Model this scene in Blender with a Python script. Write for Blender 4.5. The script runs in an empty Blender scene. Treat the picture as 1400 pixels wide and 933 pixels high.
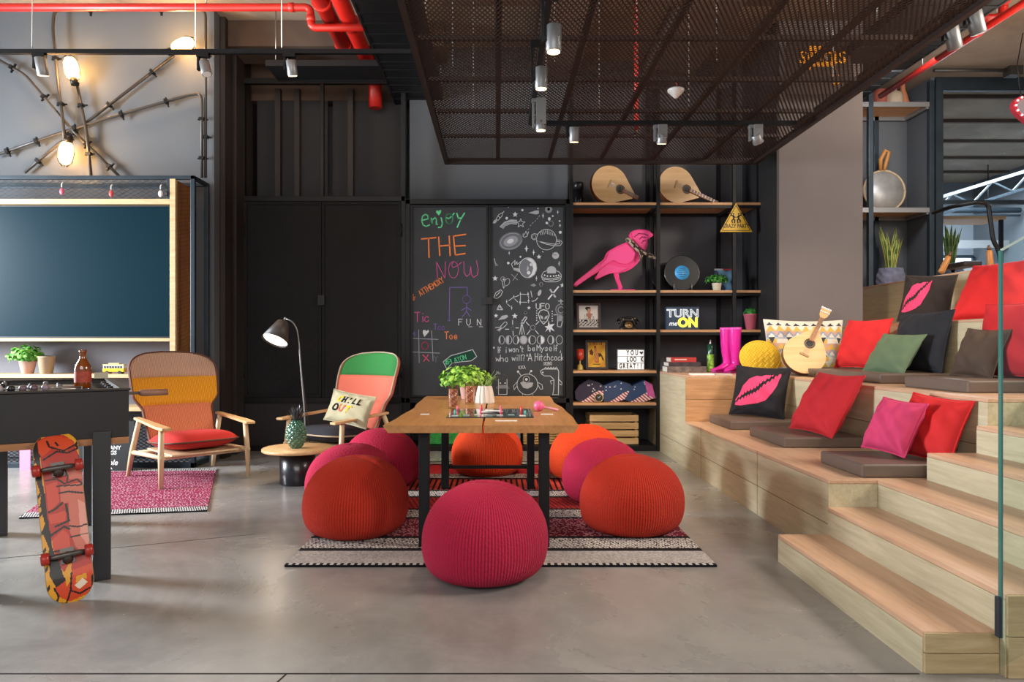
import bpy, math, random
from mathutils import Vector, Matrix
random.seed(7)
S = bpy.context.scene
COL = S.collection
F = 933.33
CX, CY, CH = 680.0, 472.0, 1.17          # horizon / vanishing point of the view and eye height
R = math.radians
pi = math.pi

def W(px, py, Y):
    return Vector(((px-CX)*Y/F, Y, CH-(py-CY)*Y/F))
def lin(c):
    return c/12.92 if c <= .04045 else ((c+.055)/1.055)**2.4
def hx(h):
    h = h.lstrip('#')
    return tuple(lin(int(h[i:i+2], 16)/255) for i in (0, 2, 4))
def lerp(a, b, t): return a+(b-a)*t
def sst(a, b, x):
    t = max(0., min(1., (x-a)/(b-a))); return t*t*(3-2*t)
def mixc(a, b, t): return tuple(lerp(a[i], b[i], t) for i in range(3))
def inpoly(x, y, P):
    c = False; j = len(P)-1
    for i in range(len(P)):
        xi, yi = P[i]; xj, yj = P[j]
        if (yi > y) != (yj > y) and x < (xj-xi)*(y-yi)/(yj-yi)+xi: c = not c
        j = i
    return c

# ------------------------------------------------------------------ mesh builder
class MB:
    def __init__(s):
        s.v = []; s.f = []; s.mi = []; s.sm = []; s.fc = []; s.hascol = False
    def add(s, V, Fs, m=0, sm=False, col=None):
        b = len(s.v); s.v += [Vector(p) for p in V]
        for i, f in enumerate(Fs):
            s.f.append([b+k for k in f]); s.mi.append(m); s.sm.append(sm)
            c = col[i] if isinstance(col, list) else col
            s.fc.append(c)
            if c is not None: s.hascol = True
        return s
    def box(s, x0, x1, y0, y1, z0, z1, m=0, col=None):
        V = [(x0,y0,z0),(x1,y0,z0),(x1,y1,z0),(x0,y1,z0),(x0,y0,z1),(x1,y0,z1),(x1,y1,z1),(x0,y1,z1)]
        return s.add(V, [(0,3,2,1),(4,5,6,7),(0,1,5,4),(1,2,6,5),(2,3,7,6),(3,0,4,7)], m, False, col)
    def mbox(s, sx, sy, sz, M, m=0, col=None):
        V = [M @ Vector((x*sx/2, y*sy/2, z*sz/2)) for z in (-1,1) for x, y in ((-1,-1),(1,-1),(1,1),(-1,1))]
        return s.add(V, [(0,3,2,1),(4,5,6,7),(0,1,5,4),(1,2,6,5),(2,3,7,6),(3,0,4,7)], m, False, col)
    def bar(s, p, q, w, h=None, m=0, col=None, up=(0,0,1)):
        p, q = Vector(p), Vector(q); h = h or w; d = (q-p); L = d.length; d.normalize()
        u = Vector(up)
        if abs(d.dot(u)) > .98: u = Vector((0,1,0))
        a = d.cross(u).normalized(); u = a.cross(d)
        M = Matrix((( a.x,d.x,u.x,0),(a.y,d.y,u.y,0),(a.z,d.z,u.z,0),(0,0,0,1))); M.translation = (p+q)/2
        return s.mbox(w, L, h, M, m, col)
    def tube(s, pts, r, n=8, m=0, caps=True, col=None, sq=None):
        pts = [Vector(p) for p in pts]; k = len(pts)
        rs = r if isinstance(r, (list, tuple)) else [r]*k
        T = []
        for i in range(k):
            a = pts[max(0,i-1)]; b = pts[min(k-1,i+1)]; T.append((b-a).normalized())
        N = T[0].orthogonal().normalized(); V = []
        for i in range(k):
            N = (N - T[i]*N.dot(T[i])); N = N.normalized() if N.length > 1e-6 else T[i].orthogonal().normalized()
            B = T[i].cross(N)
            for j in range(n):
                a = 2*pi*j/n; V.append(pts[i]+(N*math.cos(a)+B*math.sin(a))*rs[i])
        Fs = [(i*n+j, i*n+(j+1)%n, (i+1)*n+(j+1)%n, (i+1)*n+j) for i in range(k-1) for j in range(n)]
        s.add(V, Fs, m, True, col)
        if caps:
            b = len(s.v)-len(V)
            for idx, rev in ((0, True), (k-1, False)):
                f = [b+idx*n+j for j in range(n)]
                s.f.append(f[::-1] if rev else f); s.mi.append(m); s.sm.append(False); s.fc.append(col)
        return s
    def lathe(s, prof, n=24, m=0, M=None, col=None, close=True, sm=True):
        M = M or Matrix.Identity(4); V = []
        for r, z in prof:
            for j in range(n):
                a = 2*pi*j/n; V.append(M @ Vector((r*math.cos(a), r*math.sin(a), z)))
        k = len(prof)
        Fs = [(i*n+j, i*n+(j+1)%n, (i+1)*n+(j+1)%n, (i+1)*n+j) for i in range(k-1) for j in range(n)]
        if close:
            if prof[0][0] > 1e-5: Fs.append(tuple(range(n))[::-1])
            if prof[-1][0] > 1e-5: Fs.append(tuple((k-1)*n+j for j in range(n)))
        return s.add(V, Fs, m, sm, col)
    def ball(s, c, r, nu=16, nv=10, m=0, col=None, M=None):
        rx, ry, rz = r if isinstance(r, (tuple, list)) else (r, r, r)
        c = Vector(c); V = []
        for i in range(nv+1):
            t = pi*i/nv
            for j in range(nu):
                a = 2*pi*j/nu
                p = Vector((rx*math.sin(t)*math.cos(a), ry*math.sin(t)*math.sin(a), -rz*math.cos(t)))
                V.append(c + (M @ p if M else p))
        return s.add(V, [(i*nu+j, i*nu+(j+1)%nu, (i+1)*nu+(j+1)%nu, (i+1)*nu+j) for i in range(nv) for j in range(nu)], m, True, col)
    def prism(s, P, M, d, m=0, col=None, sm=False):
        """polygon P (x,y) extruded along local z from 0 to d"""
        n = len(P)
        ar = sum(P[i][0]*P[(i+1)%n][1]-P[(i+1)%n][0]*P[i][1] for i in range(n))
        if ar < 0: P = P[::-1]
        V = [M @ Vector((x,y,0)) for x,y in P]+[M @ Vector((x,y,d)) for x,y in P]
        s.add(V, [tuple(range(n))[::-1], tuple(range(n,2*n))], m, False, col)
        b = len(s.v)-2*n
        for i in range(n):
            j = (i+1)%n
            s.f.append([b+i,b+j,b+n+j,b+n+i]); s.mi.append(m); s.sm.append(sm); s.fc.append(col)
        return s
    def grid(s, fn, nu, nv, m=0, colf=None, sm=True, flip=False):
        V = [fn(i/nu, j/nv) for j in range(nv+1) for i in range(nu+1)]
        Fs = []; C = []
        for j in range(nv):
            for i in range(nu):
                a = j*(nu+1)+i; f = (a, a+1, a+nu+2, a+nu+1)
                Fs.append(f[::-1] if flip else f)
                if colf: C.append(colf((i+.5)/nu, (j+.5)/nv))
        return s.add(V, Fs, m, sm, C if colf else None)
    def stroke(s, pts, w, to3, m=0, col=None):
        """flat chalk line: pts are 2D in a plane, to3 maps them into the plane"""
        for a, b in zip(pts[:-1], pts[1:]):
            dx, dy = b[0]-a[0], b[1]-a[1]; L = math.hypot(dx, dy)
            if L < 1e-6: continue
            dx /= L; dy /= L; e = w*.35; nx, ny = -dy*w/2, dx*w/2
            q = [(a[0]-dx*e+nx, a[1]-dy*e+ny), (a[0]-dx*e-nx, a[1]-dy*e-ny), (b[0]+dx*e-nx, b[1]+dy*e-ny), (b[0]+dx*e+nx, b[1]+dy*e+ny)]
            s.add([to3(*p) for p in q], [(0,1,2,3)], m, False, col)
        return s
    def fill(s, P, to3, m=0, col=None):
        return s.add([to3(*p) for p in P], [tuple(range(len(P)))], m, False, col)
    def text(s, t, size, M, m=0, col=None, ext=.0015, off=0., align='CENTER', sx=1., shear=0., gap=1.):
        cu = bpy.data.curves.new('t', 'FONT'); cu.body = t; cu.size = size; cu.extrude = ext; cu.offset = off
        cu.align_x = align; cu.align_y = 'CENTER'; cu.resolution_u = 3; cu.shear = shear; cu.space_character = gap
        o = bpy.data.objects.new('t', cu); COL.objects.link(o)
        dg = bpy.context.evaluated_depsgraph_get(); dg.update()
        me = bpy.data.meshes.new_from_object(o.evaluated_get(dg))
        V = [M @ Vector((v.co.x*sx, v.co.y, v.co.z)) for v in me.vertices]; Fs = [tuple(p.vertices) for p in me.polygons]
        bpy.data.objects.remove(o); bpy.data.curves.remove(cu); bpy.data.meshes.remove(me)
        return s.add(V, Fs, m, False, col)

def frame_xz(o, rz=0., tilt=0.):
    """local x right, local y up, local z towards the viewer; placed at o (upright panel facing -Y)"""
    return Matrix.Translation(Vector(o)) @ Matrix.Rotation(rz,4,'Z') @ Matrix.Rotation(pi/2-tilt,4,'X')

def setp(o, label=None, cat=None, group=None, kind=None):
    if label: o['label'] = label
    if cat: o['category'] = cat
    if group: o['group'] = group
    if kind: o['kind'] = kind
    return o
def thing(name, label, cat, loc=(0,0,0), rz=0., group=None):
    o = bpy.data.objects.new(name, None); COL.objects.link(o)
    o.empty_display_size = .05
    o.location = loc; o.rotation_euler = (0,0,rz); o['_rz'] = rz
    return setp(o, label, cat, group)
def pmat(o):
    M = Matrix.Identity(4); ch = []
    while o: ch.append(o); o = o.parent
    for p in reversed(ch): M = M @ Matrix.Translation(p.location) @ Matrix.Rotation(p.rotation_euler[2],4,'Z')
    return M
def obj(name, mb, mat, parent=None, world=False, bevel=0., label=None, seg=2):
    """link a builder as ONE mesh object. Without parent the origin goes to the base centre."""
    me = bpy.data.meshes.new(name); o = bpy.data.objects.new(name, me)
    V = mb.v
    if parent is None:
        xs = [v.x for v in V]; ys = [v.y for v in V]; zs = [v.z for v in V]
        c = Vector(((min(xs)+max(xs))/2, (min(ys)+max(ys))/2, min(zs))); o.location = c
        V = [v-c for v in V]
    elif world:
        Mi = pmat(parent).inverted(); V = [Mi @ v for v in V]
    me.from_pydata([tuple(v) for v in V], [], mb.f)
    mats = mat if isinstance(mat, (list, tuple)) else [mat]
    for m in mats: me.materials.append(m)
    me.polygons.foreach_set('material_index', mb.mi); me.polygons.foreach_set('use_smooth', mb.sm)
    if mb.hascol:
        at = me.color_attributes.new('Col', 'FLOAT_COLOR', 'CORNER'); dat = []
        for p, c in zip(me.polygons, mb.fc):
            c = c or (.5,.5,.5); dat += [c[0],c[1],c[2],1.]*p.loop_total
        at.data.foreach_set('color', dat)
    me.update(); me.validate()
    COL.objects.link(o)
    if parent is not None: o.parent = parent
    if bevel > 0:
        b = o.modifiers.new('bevel', 'BEVEL'); b.width = bevel; b.segments = seg; b.limit_method = 'ANGLE'; b.angle_limit = R(40)
    if label: o['label'] = label
    return o
def struct(name, mb, mat, bevel=0., label=None, cat=None):
    o = obj(name, mb, mat, None, bevel=bevel); o['kind'] = 'structure'
    if label: o['label'] = label
    if cat: o['category'] = cat
    return o

# ------------------------------------------------------------------ materials
def nm(name):
    m = bpy.data.materials.new(name); m.use_nodes = True
    return m, m.node_tree.nodes, m.node_tree.links, m.node_tree.nodes['Principled BSDF']
def mat(name, c, rough=.6, metal=0., nscale=0., nvar=.0, bump=0., bscale=60., coat=0., spec=.5, stretch=(1,1,1), sheen=0.):
    m, N, L, P = nm(name); c = hx(c) if isinstance(c, str) else c
    P.inputs['Base Color'].default_value = (*c,1); P.inputs['Roughness'].default_value = rough; P.inputs['Metallic'].default_value = metal
    P.inputs['Specular IOR Level'].default_value = spec; P.inputs['Coat Weight'].default_value = coat
    P.inputs['Sheen Weight'].default_value = sheen
    if nvar or bump:
        tc = N.new('ShaderNodeTexCoord'); mp = N.new('ShaderNodeMapping'); L.new(tc.outputs['Object'], mp.inputs['Vector']); mp.inputs['Scale'].default_value = stretch
    if nvar:
        t = N.new('ShaderNodeTexNoise'); t.inputs['Scale'].default_value = nscale or 8; t.inputs['Detail'].default_value = 5
        L.new(mp.outputs[0], t.inputs['Vector'])
        r = N.new('ShaderNodeValToRGB'); r.color_ramp.elements[0].position = .3; r.color_ramp.elements[1].position = .7
        r.color_ramp.elements[0].color = (*[x*(1-nvar) for x in c],1); r.color_ramp.elements[1].color = (*[min(1,x*(1+nvar)) for x in c],1)
        L.new(t.outputs['Fac'], r.inputs[0]); L.new(r.outputs[0], P.inputs['Base Color'])
    if bump:
        t = N.new('ShaderNodeTexNoise'); t.inputs['Scale'].default_value = bscale; t.inputs['Detail'].default_value = 4
        L.new(mp.outputs[0], t.inputs['Vector'])
        b = N.new('ShaderNodeBump'); b.inputs['Strength'].default_value = bump; b.inputs['Distance'].default_value = .01
        L.new(t.outputs['Fac'], b.inputs['Height']); L.new(b.outputs[0], P.inputs['Normal'])
    return m
def wood(name, c1, c2, axis=1, scale=3., rough=.45, knots=True):
    m, N, L, P = nm(name); tc = N.new('ShaderNodeTexCoord'); mp = N.new('ShaderNodeMapping')
    sc = [14., 14., 14.]; sc[axis] = 1.2; mp.inputs['Scale'].default_value = sc
    L.new(tc.outputs['Object'], mp.inputs['Vector'])
    t = N.new('ShaderNodeTexNoise'); t.inputs['Scale'].default_value = scale; t.inputs['Detail'].default_value = 8; t.inputs['Roughness'].default_value = .65; t.inputs['Distortion'].default_value = .6
    L.new(mp.outputs[0], t.inputs['Vector'])
    r = N.new('ShaderNodeValToRGB'); r.color_ramp.elements[0].position = .32; r.color_ramp.elements[1].position = .68
    r.color_ramp.elements[0].color = (*hx(c1),1); r.color_ramp.elements[1].color = (*hx(c2),1)
    L.new(t.outputs['Fac'], r.inputs[0])
    # planks: slow tone change
    t2 = N.new('ShaderNodeTexNoise'); t2.inputs['Scale'].default_value = 1.1; t2.inputs['Detail'].default_value = 2
    L.new(tc.outputs['Object'], t2.inputs['Vector'])
    mx = N.new('ShaderNodeMix'); mx.data_type = 'RGBA'; mx.blend_type = 'MULTIPLY'; mx.inputs[0].default_value = .35
    L.new(r.outputs[0], mx.inputs[6])
    r2 = N.new('ShaderNodeValToRGB'); r2.color_ramp.elements[0].position = .3; r2.color_ramp.elements[1].position = .7
    r2.color_ramp.elements[0].color = (.7,.7,.7,1); r2.color_ramp.elements[1].color = (1,1,1,1)
    L.new(t2.outputs['Fac'], r2.inputs[0]); L.new(r2.outputs[0], mx.inputs[7])
    L.new(mx.outputs[2], P.inputs['Base Color']); P.inputs['Roughness'].default_value = rough
    b = N.new('ShaderNodeBump'); b.inputs['Strength'].default_value = .12; b.inputs['Distance'].default_value = .004
    L.new(t.outputs['Fac'], b.inputs['Height']); L.new(b.outputs[0], P.inputs['Normal'])
    return m
def painted(name, rough=.7, coat=0., bump=0., bscale=200., spec=.4):
    m, N, L, P = nm(name); a = N.new('ShaderNodeAttribute'); a.attribute_name = 'Col'
    L.new(a.outputs['Color'], P.inputs['Base Color']); P.inputs['Roughness'].default_value = rough; P.inputs['Coat Weight'].default_value = coat
    P.inputs['Specular IOR Level'].default_value = spec
    if bump:
        tc = N.new('ShaderNodeTexCoord'); t = N.new('ShaderNodeTexNoise'); t.inputs['Scale'].default_value = bscale
        L.new(tc.outputs['Object'], t.inputs['Vector']); b = N.new('ShaderNodeBump'); b.inputs['Strength'].default_value = bump; b.inputs['Distance'].default_value = .005
        L.new(t.outputs['Fac'], b.inputs['Height']); L.new(b.outputs[0], P.inputs['Normal'])
    return m
def emit(name, c, s):
    m, N, L, P = nm(name); c = hx(c) if isinstance(c, str) else c
    P.inputs['Base Color'].default_value = (*c,1); P.inputs['Emission Color'].default_value = (*c,1); P.inputs['Emission Strength'].default_value = s
    return m
def glass_thin(name, tint=(.92,.97,.95), refl=.12, rough=.0):
    m, N, L, P = nm(name); N.remove(P); out = N['Material Output']
    t = N.new('ShaderNodeBsdfTransparent'); t.inputs[0].default_value = (*tint,1)
    g = N.new('ShaderNodeBsdfGlossy'); g.inputs['Roughness'].default_value = rough
    lw = N.new('ShaderNodeLayerWeight'); lw.inputs[0].default_value = .5
    pw = N.new('ShaderNodeMath'); pw.operation = 'POWER'; pw.inputs[1].default_value = 3.5; L.new(lw.outputs['Facing'], pw.inputs[0])
    mr = N.new('ShaderNodeMapRange'); mr.inputs[3].default_value = .03; mr.inputs[4].default_value = min(1,refl*4); L.new(pw.outputs[0], mr.inputs[0])
    mx = N.new('ShaderNodeMixShader'); L.new(mr.outputs[0], mx.inputs[0]); L.new(t.outputs[0], mx.inputs[1]); L.new(g.outputs[0], mx.inputs[2])
    L.new(mx.outputs[0], out.inputs[0]); return m

M = {}
def concrete(name, c1, c2, rough=.4, sc=.9, cracks=False):
    m, N, L, P = nm(name); tc = N.new('ShaderNodeTexCoord')
    a = N.new('ShaderNodeTexNoise'); a.inputs['Scale'].default_value = sc; a.inputs['Detail'].default_value = 9; a.inputs['Roughness'].default_value = .62; a.inputs['Distortion'].default_value = .5
    L.new(tc.outputs['Object'], a.inputs['Vector'])
    r = N.new('ShaderNodeValToRGB'); r.color_ramp.elements[0].position = .33; r.color_ramp.elements[1].position = .68
    r.color_ramp.elements[0].color = (*hx(c1),1); r.color_ramp.elements[1].color = (*hx(c2),1)
    L.new(a.outputs['Fac'], r.inputs[0]); L.new(r.outputs[0], P.inputs['Base Color'])
    rr = N.new('ShaderNodeMapRange'); rr.inputs[3].default_value = rough-.1; rr.inputs[4].default_value = rough+.12
    L.new(a.outputs['Fac'], rr.inputs[0]); L.new(rr.outputs[0], P.inputs['Roughness'])
    b = N.new('ShaderNodeBump'); b.inputs['Strength'].default_value = .08; b.inputs['Distance'].default_value = .01
    L.new(a.outputs['Fac'], b.inputs['Height']); L.new(b.outputs[0], P.inputs['Normal'])
    return m
def mottle(m):
    N,L = m.node_tree.nodes,m.node_tree.links; P = N['Principled BSDF']; src = P.inputs['Base Color'].links[0].from_socket
    tc = N.new('ShaderNodeTexCoord'); t = N.new('ShaderNodeTexNoise'); t.inputs['Scale'].default_value = 3.2; t.inputs['Detail'].default_value = 10; t.inputs['Roughness'].default_value = .7; t.inputs['Distortion'].default_value = 1.2
    L.new(tc.outputs['Object'],t.inputs['Vector']); r = N.new('ShaderNodeValToRGB'); r.color_ramp.elements[0].position=.36; r.color_ramp.elements[1].position=.62
    r.color_ramp.elements[0].color=(.72,.71,.70,1); r.color_ramp.elements[1].color=(1,1,1,1); L.new(t.outputs['Fac'],r.inputs[0])
    mx = N.new('ShaderNodeMix'); mx.data_type='RGBA'; mx.blend_type='MULTIPLY'; mx.inputs[0].default_value=.5
    L.new(src,mx.inputs[6]); L.new(r.outputs[0],mx.inputs[7]); L.new(mx.outputs[2],P.inputs['Base Color']); return m
M['floor'] = concrete('polished concrete', '#7d7b79', '#aaa7a2', .26, .8)
mottle(M['floor'])
M['ceil'] = concrete('rough concrete', '#6d6053', '#8f8172', .85, 1.3)
M['ceildark'] = concrete('dark brown concrete', '#3a2d24', '#55443a', .85, 1.)
M['wallgrey'] = mat('grey plaster', '#54595e', .75, nscale=1.2, nvar=.07)
M['wallcol'] = mat('warm grey plaster', '#67605f', .7, nscale=1.5, nvar=.07)
M['walldark'] = mat('charcoal wall', '#505055', .7, nscale=2, nvar=.1)
M['wallblack'] = mat('black wall', '#19181a', .6, nscale=2, nvar=.15)
M['brownblack'] = mat('brown black wall', '#2a2321', .6, nscale=2, nvar=.15)
M['black'] = mat('black steel', '#0e0f11', .45, .0, spec=.3, nscale=6, nvar=.2)
M['blacksat'] = mat('black satin', '#0c0c0d', .5)
M['door'] = mat('black perforated steel', '#0f1114', .5, .0, spec=.3, nscale=3, nvar=.25, bump=.6, bscale=220)
M['frame'] = mat('blue grey steel', '#2f3a42', .4, .4, nscale=6, nvar=.15)
M['board'] = mat('blackboard paint', '#32363a', .75, nscale=2.4, nvar=.14)
M['oak_t'] = wood('oak tread warm light', '#bd9678', '#d6b192', 1, 2.4, .42)  # warm light falling on the tops is put into this tone
M['oak'] = wood('oak front cool light', '#b5aa8a', '#cfc4a4', 1, 2.4, .5)  # same oak, with the cool window light mixed into its colour
M['oak_x'] = wood('oak end', '#a9936a', '#c3ae84', 0, 2.4, .5)
M['shelfwood'] = wood('shelf oak', '#b07f54', '#cf9f70', 0, 3., .5)
M['tablewood'] = wood('table oak', '#a5703f', '#c48c52', 1, 2.2, .36)
M['chairwood'] = wood('ash', '#d0b086', '#e3c9a3', 2, 2.4, .45)
M['armwood'] = wood('ash arm', '#c69a68', '#dcb585', 1, 2.4, .45)
M['cabwood'] = wood('cabinet oak', '#c0a06f', '#dcc294', 0, 2.4, .5)
M['cabside'] = wood('cabinet oak side', '#86582f', '#a5713f', 2, 2.4, .5)
M['stripwood'] = wood('plywood strip', '#8d5c37', '#a9744a', 0, 2.4, .5)
M['rawwood'] = wood('raw crate wood', '#b9925f', '#dab987', 0, 1.6, .7)
M['red'] = mat('red pipe paint', '#ab1b13', .4, nscale=5, nvar=.08)
M['paint'] = painted('painted')
M['paintg'] = painted('painted gloss', .3, .3)
M['paintf'] = painted('printed fabric', .85, 0, .3, 300)
M['paintw'] = painted('woven rug', .95, 0, .6, 240, .15)
M['chalk'] = painted('chalk', .95, 0, 0, 100, .1)
M['steel'] = mat('brushed steel', '#9a9a98', .35, .9)
M['lampgrey'] = mat('aluminium grey', '#8b8c8c', .45, .6)
M['wire'] = mat('thin steel wire', '#b9b9b6', .4, .6)
M['white'] = mat('white enamel', '#e6e4df', .5)
M['padbrown'] = mat('brown vinyl', '#66574d', .5, nscale=6, nvar=.06, bump=.1, bscale=30)
M['terracotta'] = mat('pale pink pot', '#cfa294', .7, nscale=8, nvar=.06)
M['tanpot'] = mat('tan pot', '#b09678', .7, nscale=8, nvar=.06)
M['soil'] = mat('soil', '#2b1d14', .95, bump=.5, bscale=80)
# ================================================================== camera + light
cam = bpy.data.cameras.new('camera'); co = bpy.data.objects.new('camera', cam); COL.objects.link(co)
co.location = (0,0,CH); co.rotation_euler = (pi/2,0,0); cam.sensor_width = 36; cam.lens = 36*F/1400
cam.shift_x = (700-CX)/1400; cam.shift_y = -(466.5-CY)/1400; cam.clip_start = .05
S.camera = co
S.view_settings.view_transform = 'Standard'; S.view_settings.look = 'None'; S.view_settings.exposure = .36
wd = bpy.data.worlds.new('world'); S.world = wd; wd.use_nodes = True
bg = wd.node_tree.nodes['Background']; bg.inputs[0].default_value = (.80,.86,.95,1); bg.inputs[1].default_value = .36
def area(name, loc, aim, sx, sy, power, col):
    l = bpy.data.lights.new(name, 'AREA'); l.shape = 'RECTANGLE'; l.size = sx; l.size_y = sy; l.energy = power; l.color = col
    o = bpy.data.objects.new(name.replace(' ','_'), l); COL.objects.link(o); o.location = loc
    o.rotation_euler = (Vector(aim)-Vector(loc)).to_track_quat('-Z','Y').to_euler(); return o
def spot(name, loc, aim, power, col, ang=60, blend=.6, r=.04):
    l = bpy.data.lights.new(name, 'SPOT'); l.energy = power; l.color = col; l.spot_size = R(ang); l.spot_blend = blend; l.shadow_soft_size = r
    o = bpy.data.objects.new(name.replace(' ','_'), l); COL.objects.link(o); o.location = loc
    o.rotation_euler = (Vector(aim)-Vector(loc)).to_track_quat('-Z','Y').to_euler(); return o
def point(name, loc, power, col, r=.04):
    l = bpy.data.lights.new(name, 'POINT'); l.energy = power; l.color = col; l.shadow_soft_size = r
    o = bpy.data.objects.new(name.replace(' ','_'), l); COL.objects.link(o); o.location = loc; return o
WARM = (1.,.74,.5)
area('window light left', (-7.5,4.6,2.1), (0,2.6,.2), 1.5, 1.8, 820, (.86,.93,1.))
area('skylight right', (5.6,2.6,4.3), (1.5,3.6,0), 1.5, 2.4, 420, (1.,.88,.76))
area('front fill', (-.5,-2.5,3.6), (0,5,.8), 5, 2.5, 170, (1.,.95,.9))
area('hall fill', (8.0,11.2,4.3), (7.6,11.4,0), 3, 2.5, 800, (.9,.95,1.))  # added fill with no fixture, brightens the hall behind the glass
area('alcove fill', (4.3,7.2,4.0), (4.9,9.0,2.8), .6, .6, 26, (.95,.95,1.))  # extra fill lamp, not a fixture; lifts the alcove wall
area('ceiling fill left', (-2.2,5.2,3.7), (-2.2,5.6,4.6), 1.6, 1.6, 26, (1.,.86,.7))  # added uplight without a fixture, lifts the left ceiling
area('ceiling fill right', (4.6,5.6,3.6), (4.6,5.9,4.6), 1.4, 2, 30, (1.,.8,.6))  # same kind of added uplight for the right ceiling
area('ceiling fill', (.9,4.6,3.5), (.9,4.8,4.6), 2.4, 3.6, 36, (1.,.72,.5))  # added warm uplight above the mesh panel, no lamp there

# ================================================================== room shell
struct('floor', MB().box(-9,10,-3,14.5,-.1,0), M['floor'], label='polished grey concrete floor')
def lineson(): pass
mb = MB().box(-9,1.5,2.424,2.431,0,.0012); struct('trim_1', mb, M['blacksat'])
mb = MB().bar((-4.6,3.05,.0006),(-2.29,3.9,.0006),.006,.0012).bar((-2.29,3.9,.0006),(-1.5,4.22,.0006),.004,.0012)
struct('trim_2', mb, M['blacksat'])
mb = MB().bar((-.75,2.426,.0006),(-.98,1.4,.0006),.006,.0012); struct('trim_3', mb, M['blacksat'])
struct('ceiling', MB().box(-9,10,-3,14.5,4.55,4.7), M['ceil'], label='raw concrete ceiling')
struct('wall_left', MB().box(-9,-2.85,6.87,7.0,0,4.55), M['wallgrey'], label='grey wall behind the wall cabinet')
mb = MB().box(-2.9,-2.85,7.0,8.2,0,4.55).box(-2.85,-2.80,7.02,7.18,0,4.55).box(-2.85,-2.79,7.3,7.53,0,4.55)
struct('wall_side', mb, M['brownblack'], label='narrow dark return wall beside the black closets')
struct('wall_back', MB().box(-2.9,3.0,8.1,8.25,0,4.55), M['walldark'], label='charcoal back wall')
struct('wall_right', MB().box(2.93,3.8,7.1,9.2,0,4.55), M['wallcol'], label='warm grey wall block beside the seating')
mb = MB().box(2.905,2.93,7.1,8.1,.88,4.55); struct('trim_4', mb, M['wallblack'])
struct('wall_alcove', MB().box(3.8,5.55,9.12,9.25,1.3,4.55).box(5.47,5.52,8.62,9.12,1.3,4.55), M['wallgrey'], label='grey wall behind the tall shelf')
# downstand beams of the ceiling
mb = MB().box(-2.85,-.55,7.9,8.1,4.0,4.55).box(-2.85,-.55,7.1,7.55,4.28,4.55)
struct('trim_5', mb, M['ceildark'])
mb = MB()
for y in (3.2,4.6,6.0): mb.box(-.5,2.6,y,y+.3,4.3,4.55)
for x in (.4,1.7): mb.box(x,x+.5,2.2,8.0,4.2,4.5)
struct('trim_6', mb, M['ceildark'])
# hall beyond the glazing on the right
struct('wall_far', MB().box(3.9,10,14.2,14.4,0,4.55), mat('grey hall wall','#7a8087',.7), label='far grey wall of the hall beyond the glass')
struct('wall_end', MB().box(9.9,10,-3,14.2,0,4.55), M['wallgrey'])
win_m = emit('bright daylight', '#dfe9ff', 2.2)
for k,(x0,x1,z0,z1) in enumerate([(7.6,8.8,1.7,2.6),(9.0,9.85,1.6,3.0),(6.9,7.4,2.6,3.0)]):
    o = struct('window_%d'%(k+1), MB().box(x0,x1,14.15,14.2,z0,z1), win_m, label='bright window in the far hall wall')
    fr = MB()
    for x in (x0,(x0+x1)/2,x1): fr.box(x-.03,x+.03,14.1,14.15,z0,z1)
    for z in (z0,(z0+z1)/2,z1): fr.box(x0,x1,14.1,14.15,z-.03,z+.03)
    obj('window_frame', fr, M['frame'], o, world=True)
mb = MB()
for y in (9.2,10.2,11.2,12.2,13.2): mb.box(5.3,9.9,y,y+.05,4.50,4.55)
struct('trim_9', mb, M['ceildark'])
mb = MB().box(5.4,9.9,13.2,13.3,3.05,3.2); struct('trim_7', mb, M['lampgrey'])
mb = MB().box(5.4,9.9,12.3,12.4,2.45,2.57); struct('trim_8', mb, M['lampgrey'])
t = thing('roof_truss','pale steel roof truss with diagonal struts hanging in the hall beyond the glass','truss',(7.6,11,3.1))
a = Vector((5.7,11.,2.95)); b = Vector((9.6,11.,4.15))
obj('top_chord', MB().bar(a+Vector((0,0,.16)), b+Vector((0,0,.16)), .05,.05), mat('truss grey','#6f747a',.5), t, True)
obj('bottom_chord', MB().bar(a-Vector((0,0,.12)), b-Vector((0,0,.12)), .04,.04), M['frame'], t, True)
mb = MB()
for k in range(12):
    p = a.lerp(b,k/12); q = a.lerp(b,(k+1)/12); mb.bar(p+Vector((0,0,.15 if k%2 else -.1)), q+Vector((0,0,-.1 if k%2 else .15)), .025,.025)
obj('web_struts', mb, M['frame'], t, True)
t = thing('overhead_duct','long dark cable duct under the ceiling of the hall beyond the glass','duct',(7.7,12.8,3.58))
obj('duct', MB().tube([(5.6,12.8,3.7),(9.8,12.8,3.7)],.05,8), M['frame'], t, True)
obj('conduit', MB().tube([(5.6,12.8,3.6),(9.8,12.8,3.6)],.02,6), M['frame'], t, True)
for x in (6.2,7.7,9.2): obj('hanger', MB().tube([(x,12.8,3.6),(x,12.8,4.55)],.01,6), M['black'], t, True)
# glazing on Y = 8.6
gz = MB().box(5.53,9.9,8.60,8.66,4.38,4.55).box(5.53,9.9,8.60,8.66,2.95,3.0)
for x in (5.56,6.86,8.2): gz.box(x-.045,x+.045,8.58,8.68,1.3,4.45)
o = struct('window_4', gz, M['frame'], label='steel framed interior glazing above the seating')
obj('glass_pane', MB().box(5.6,9.9,8.62,8.63,1.3,4.4), glass_thin('clear glass', (.80,.85,.88), .18), o, True)

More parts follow.
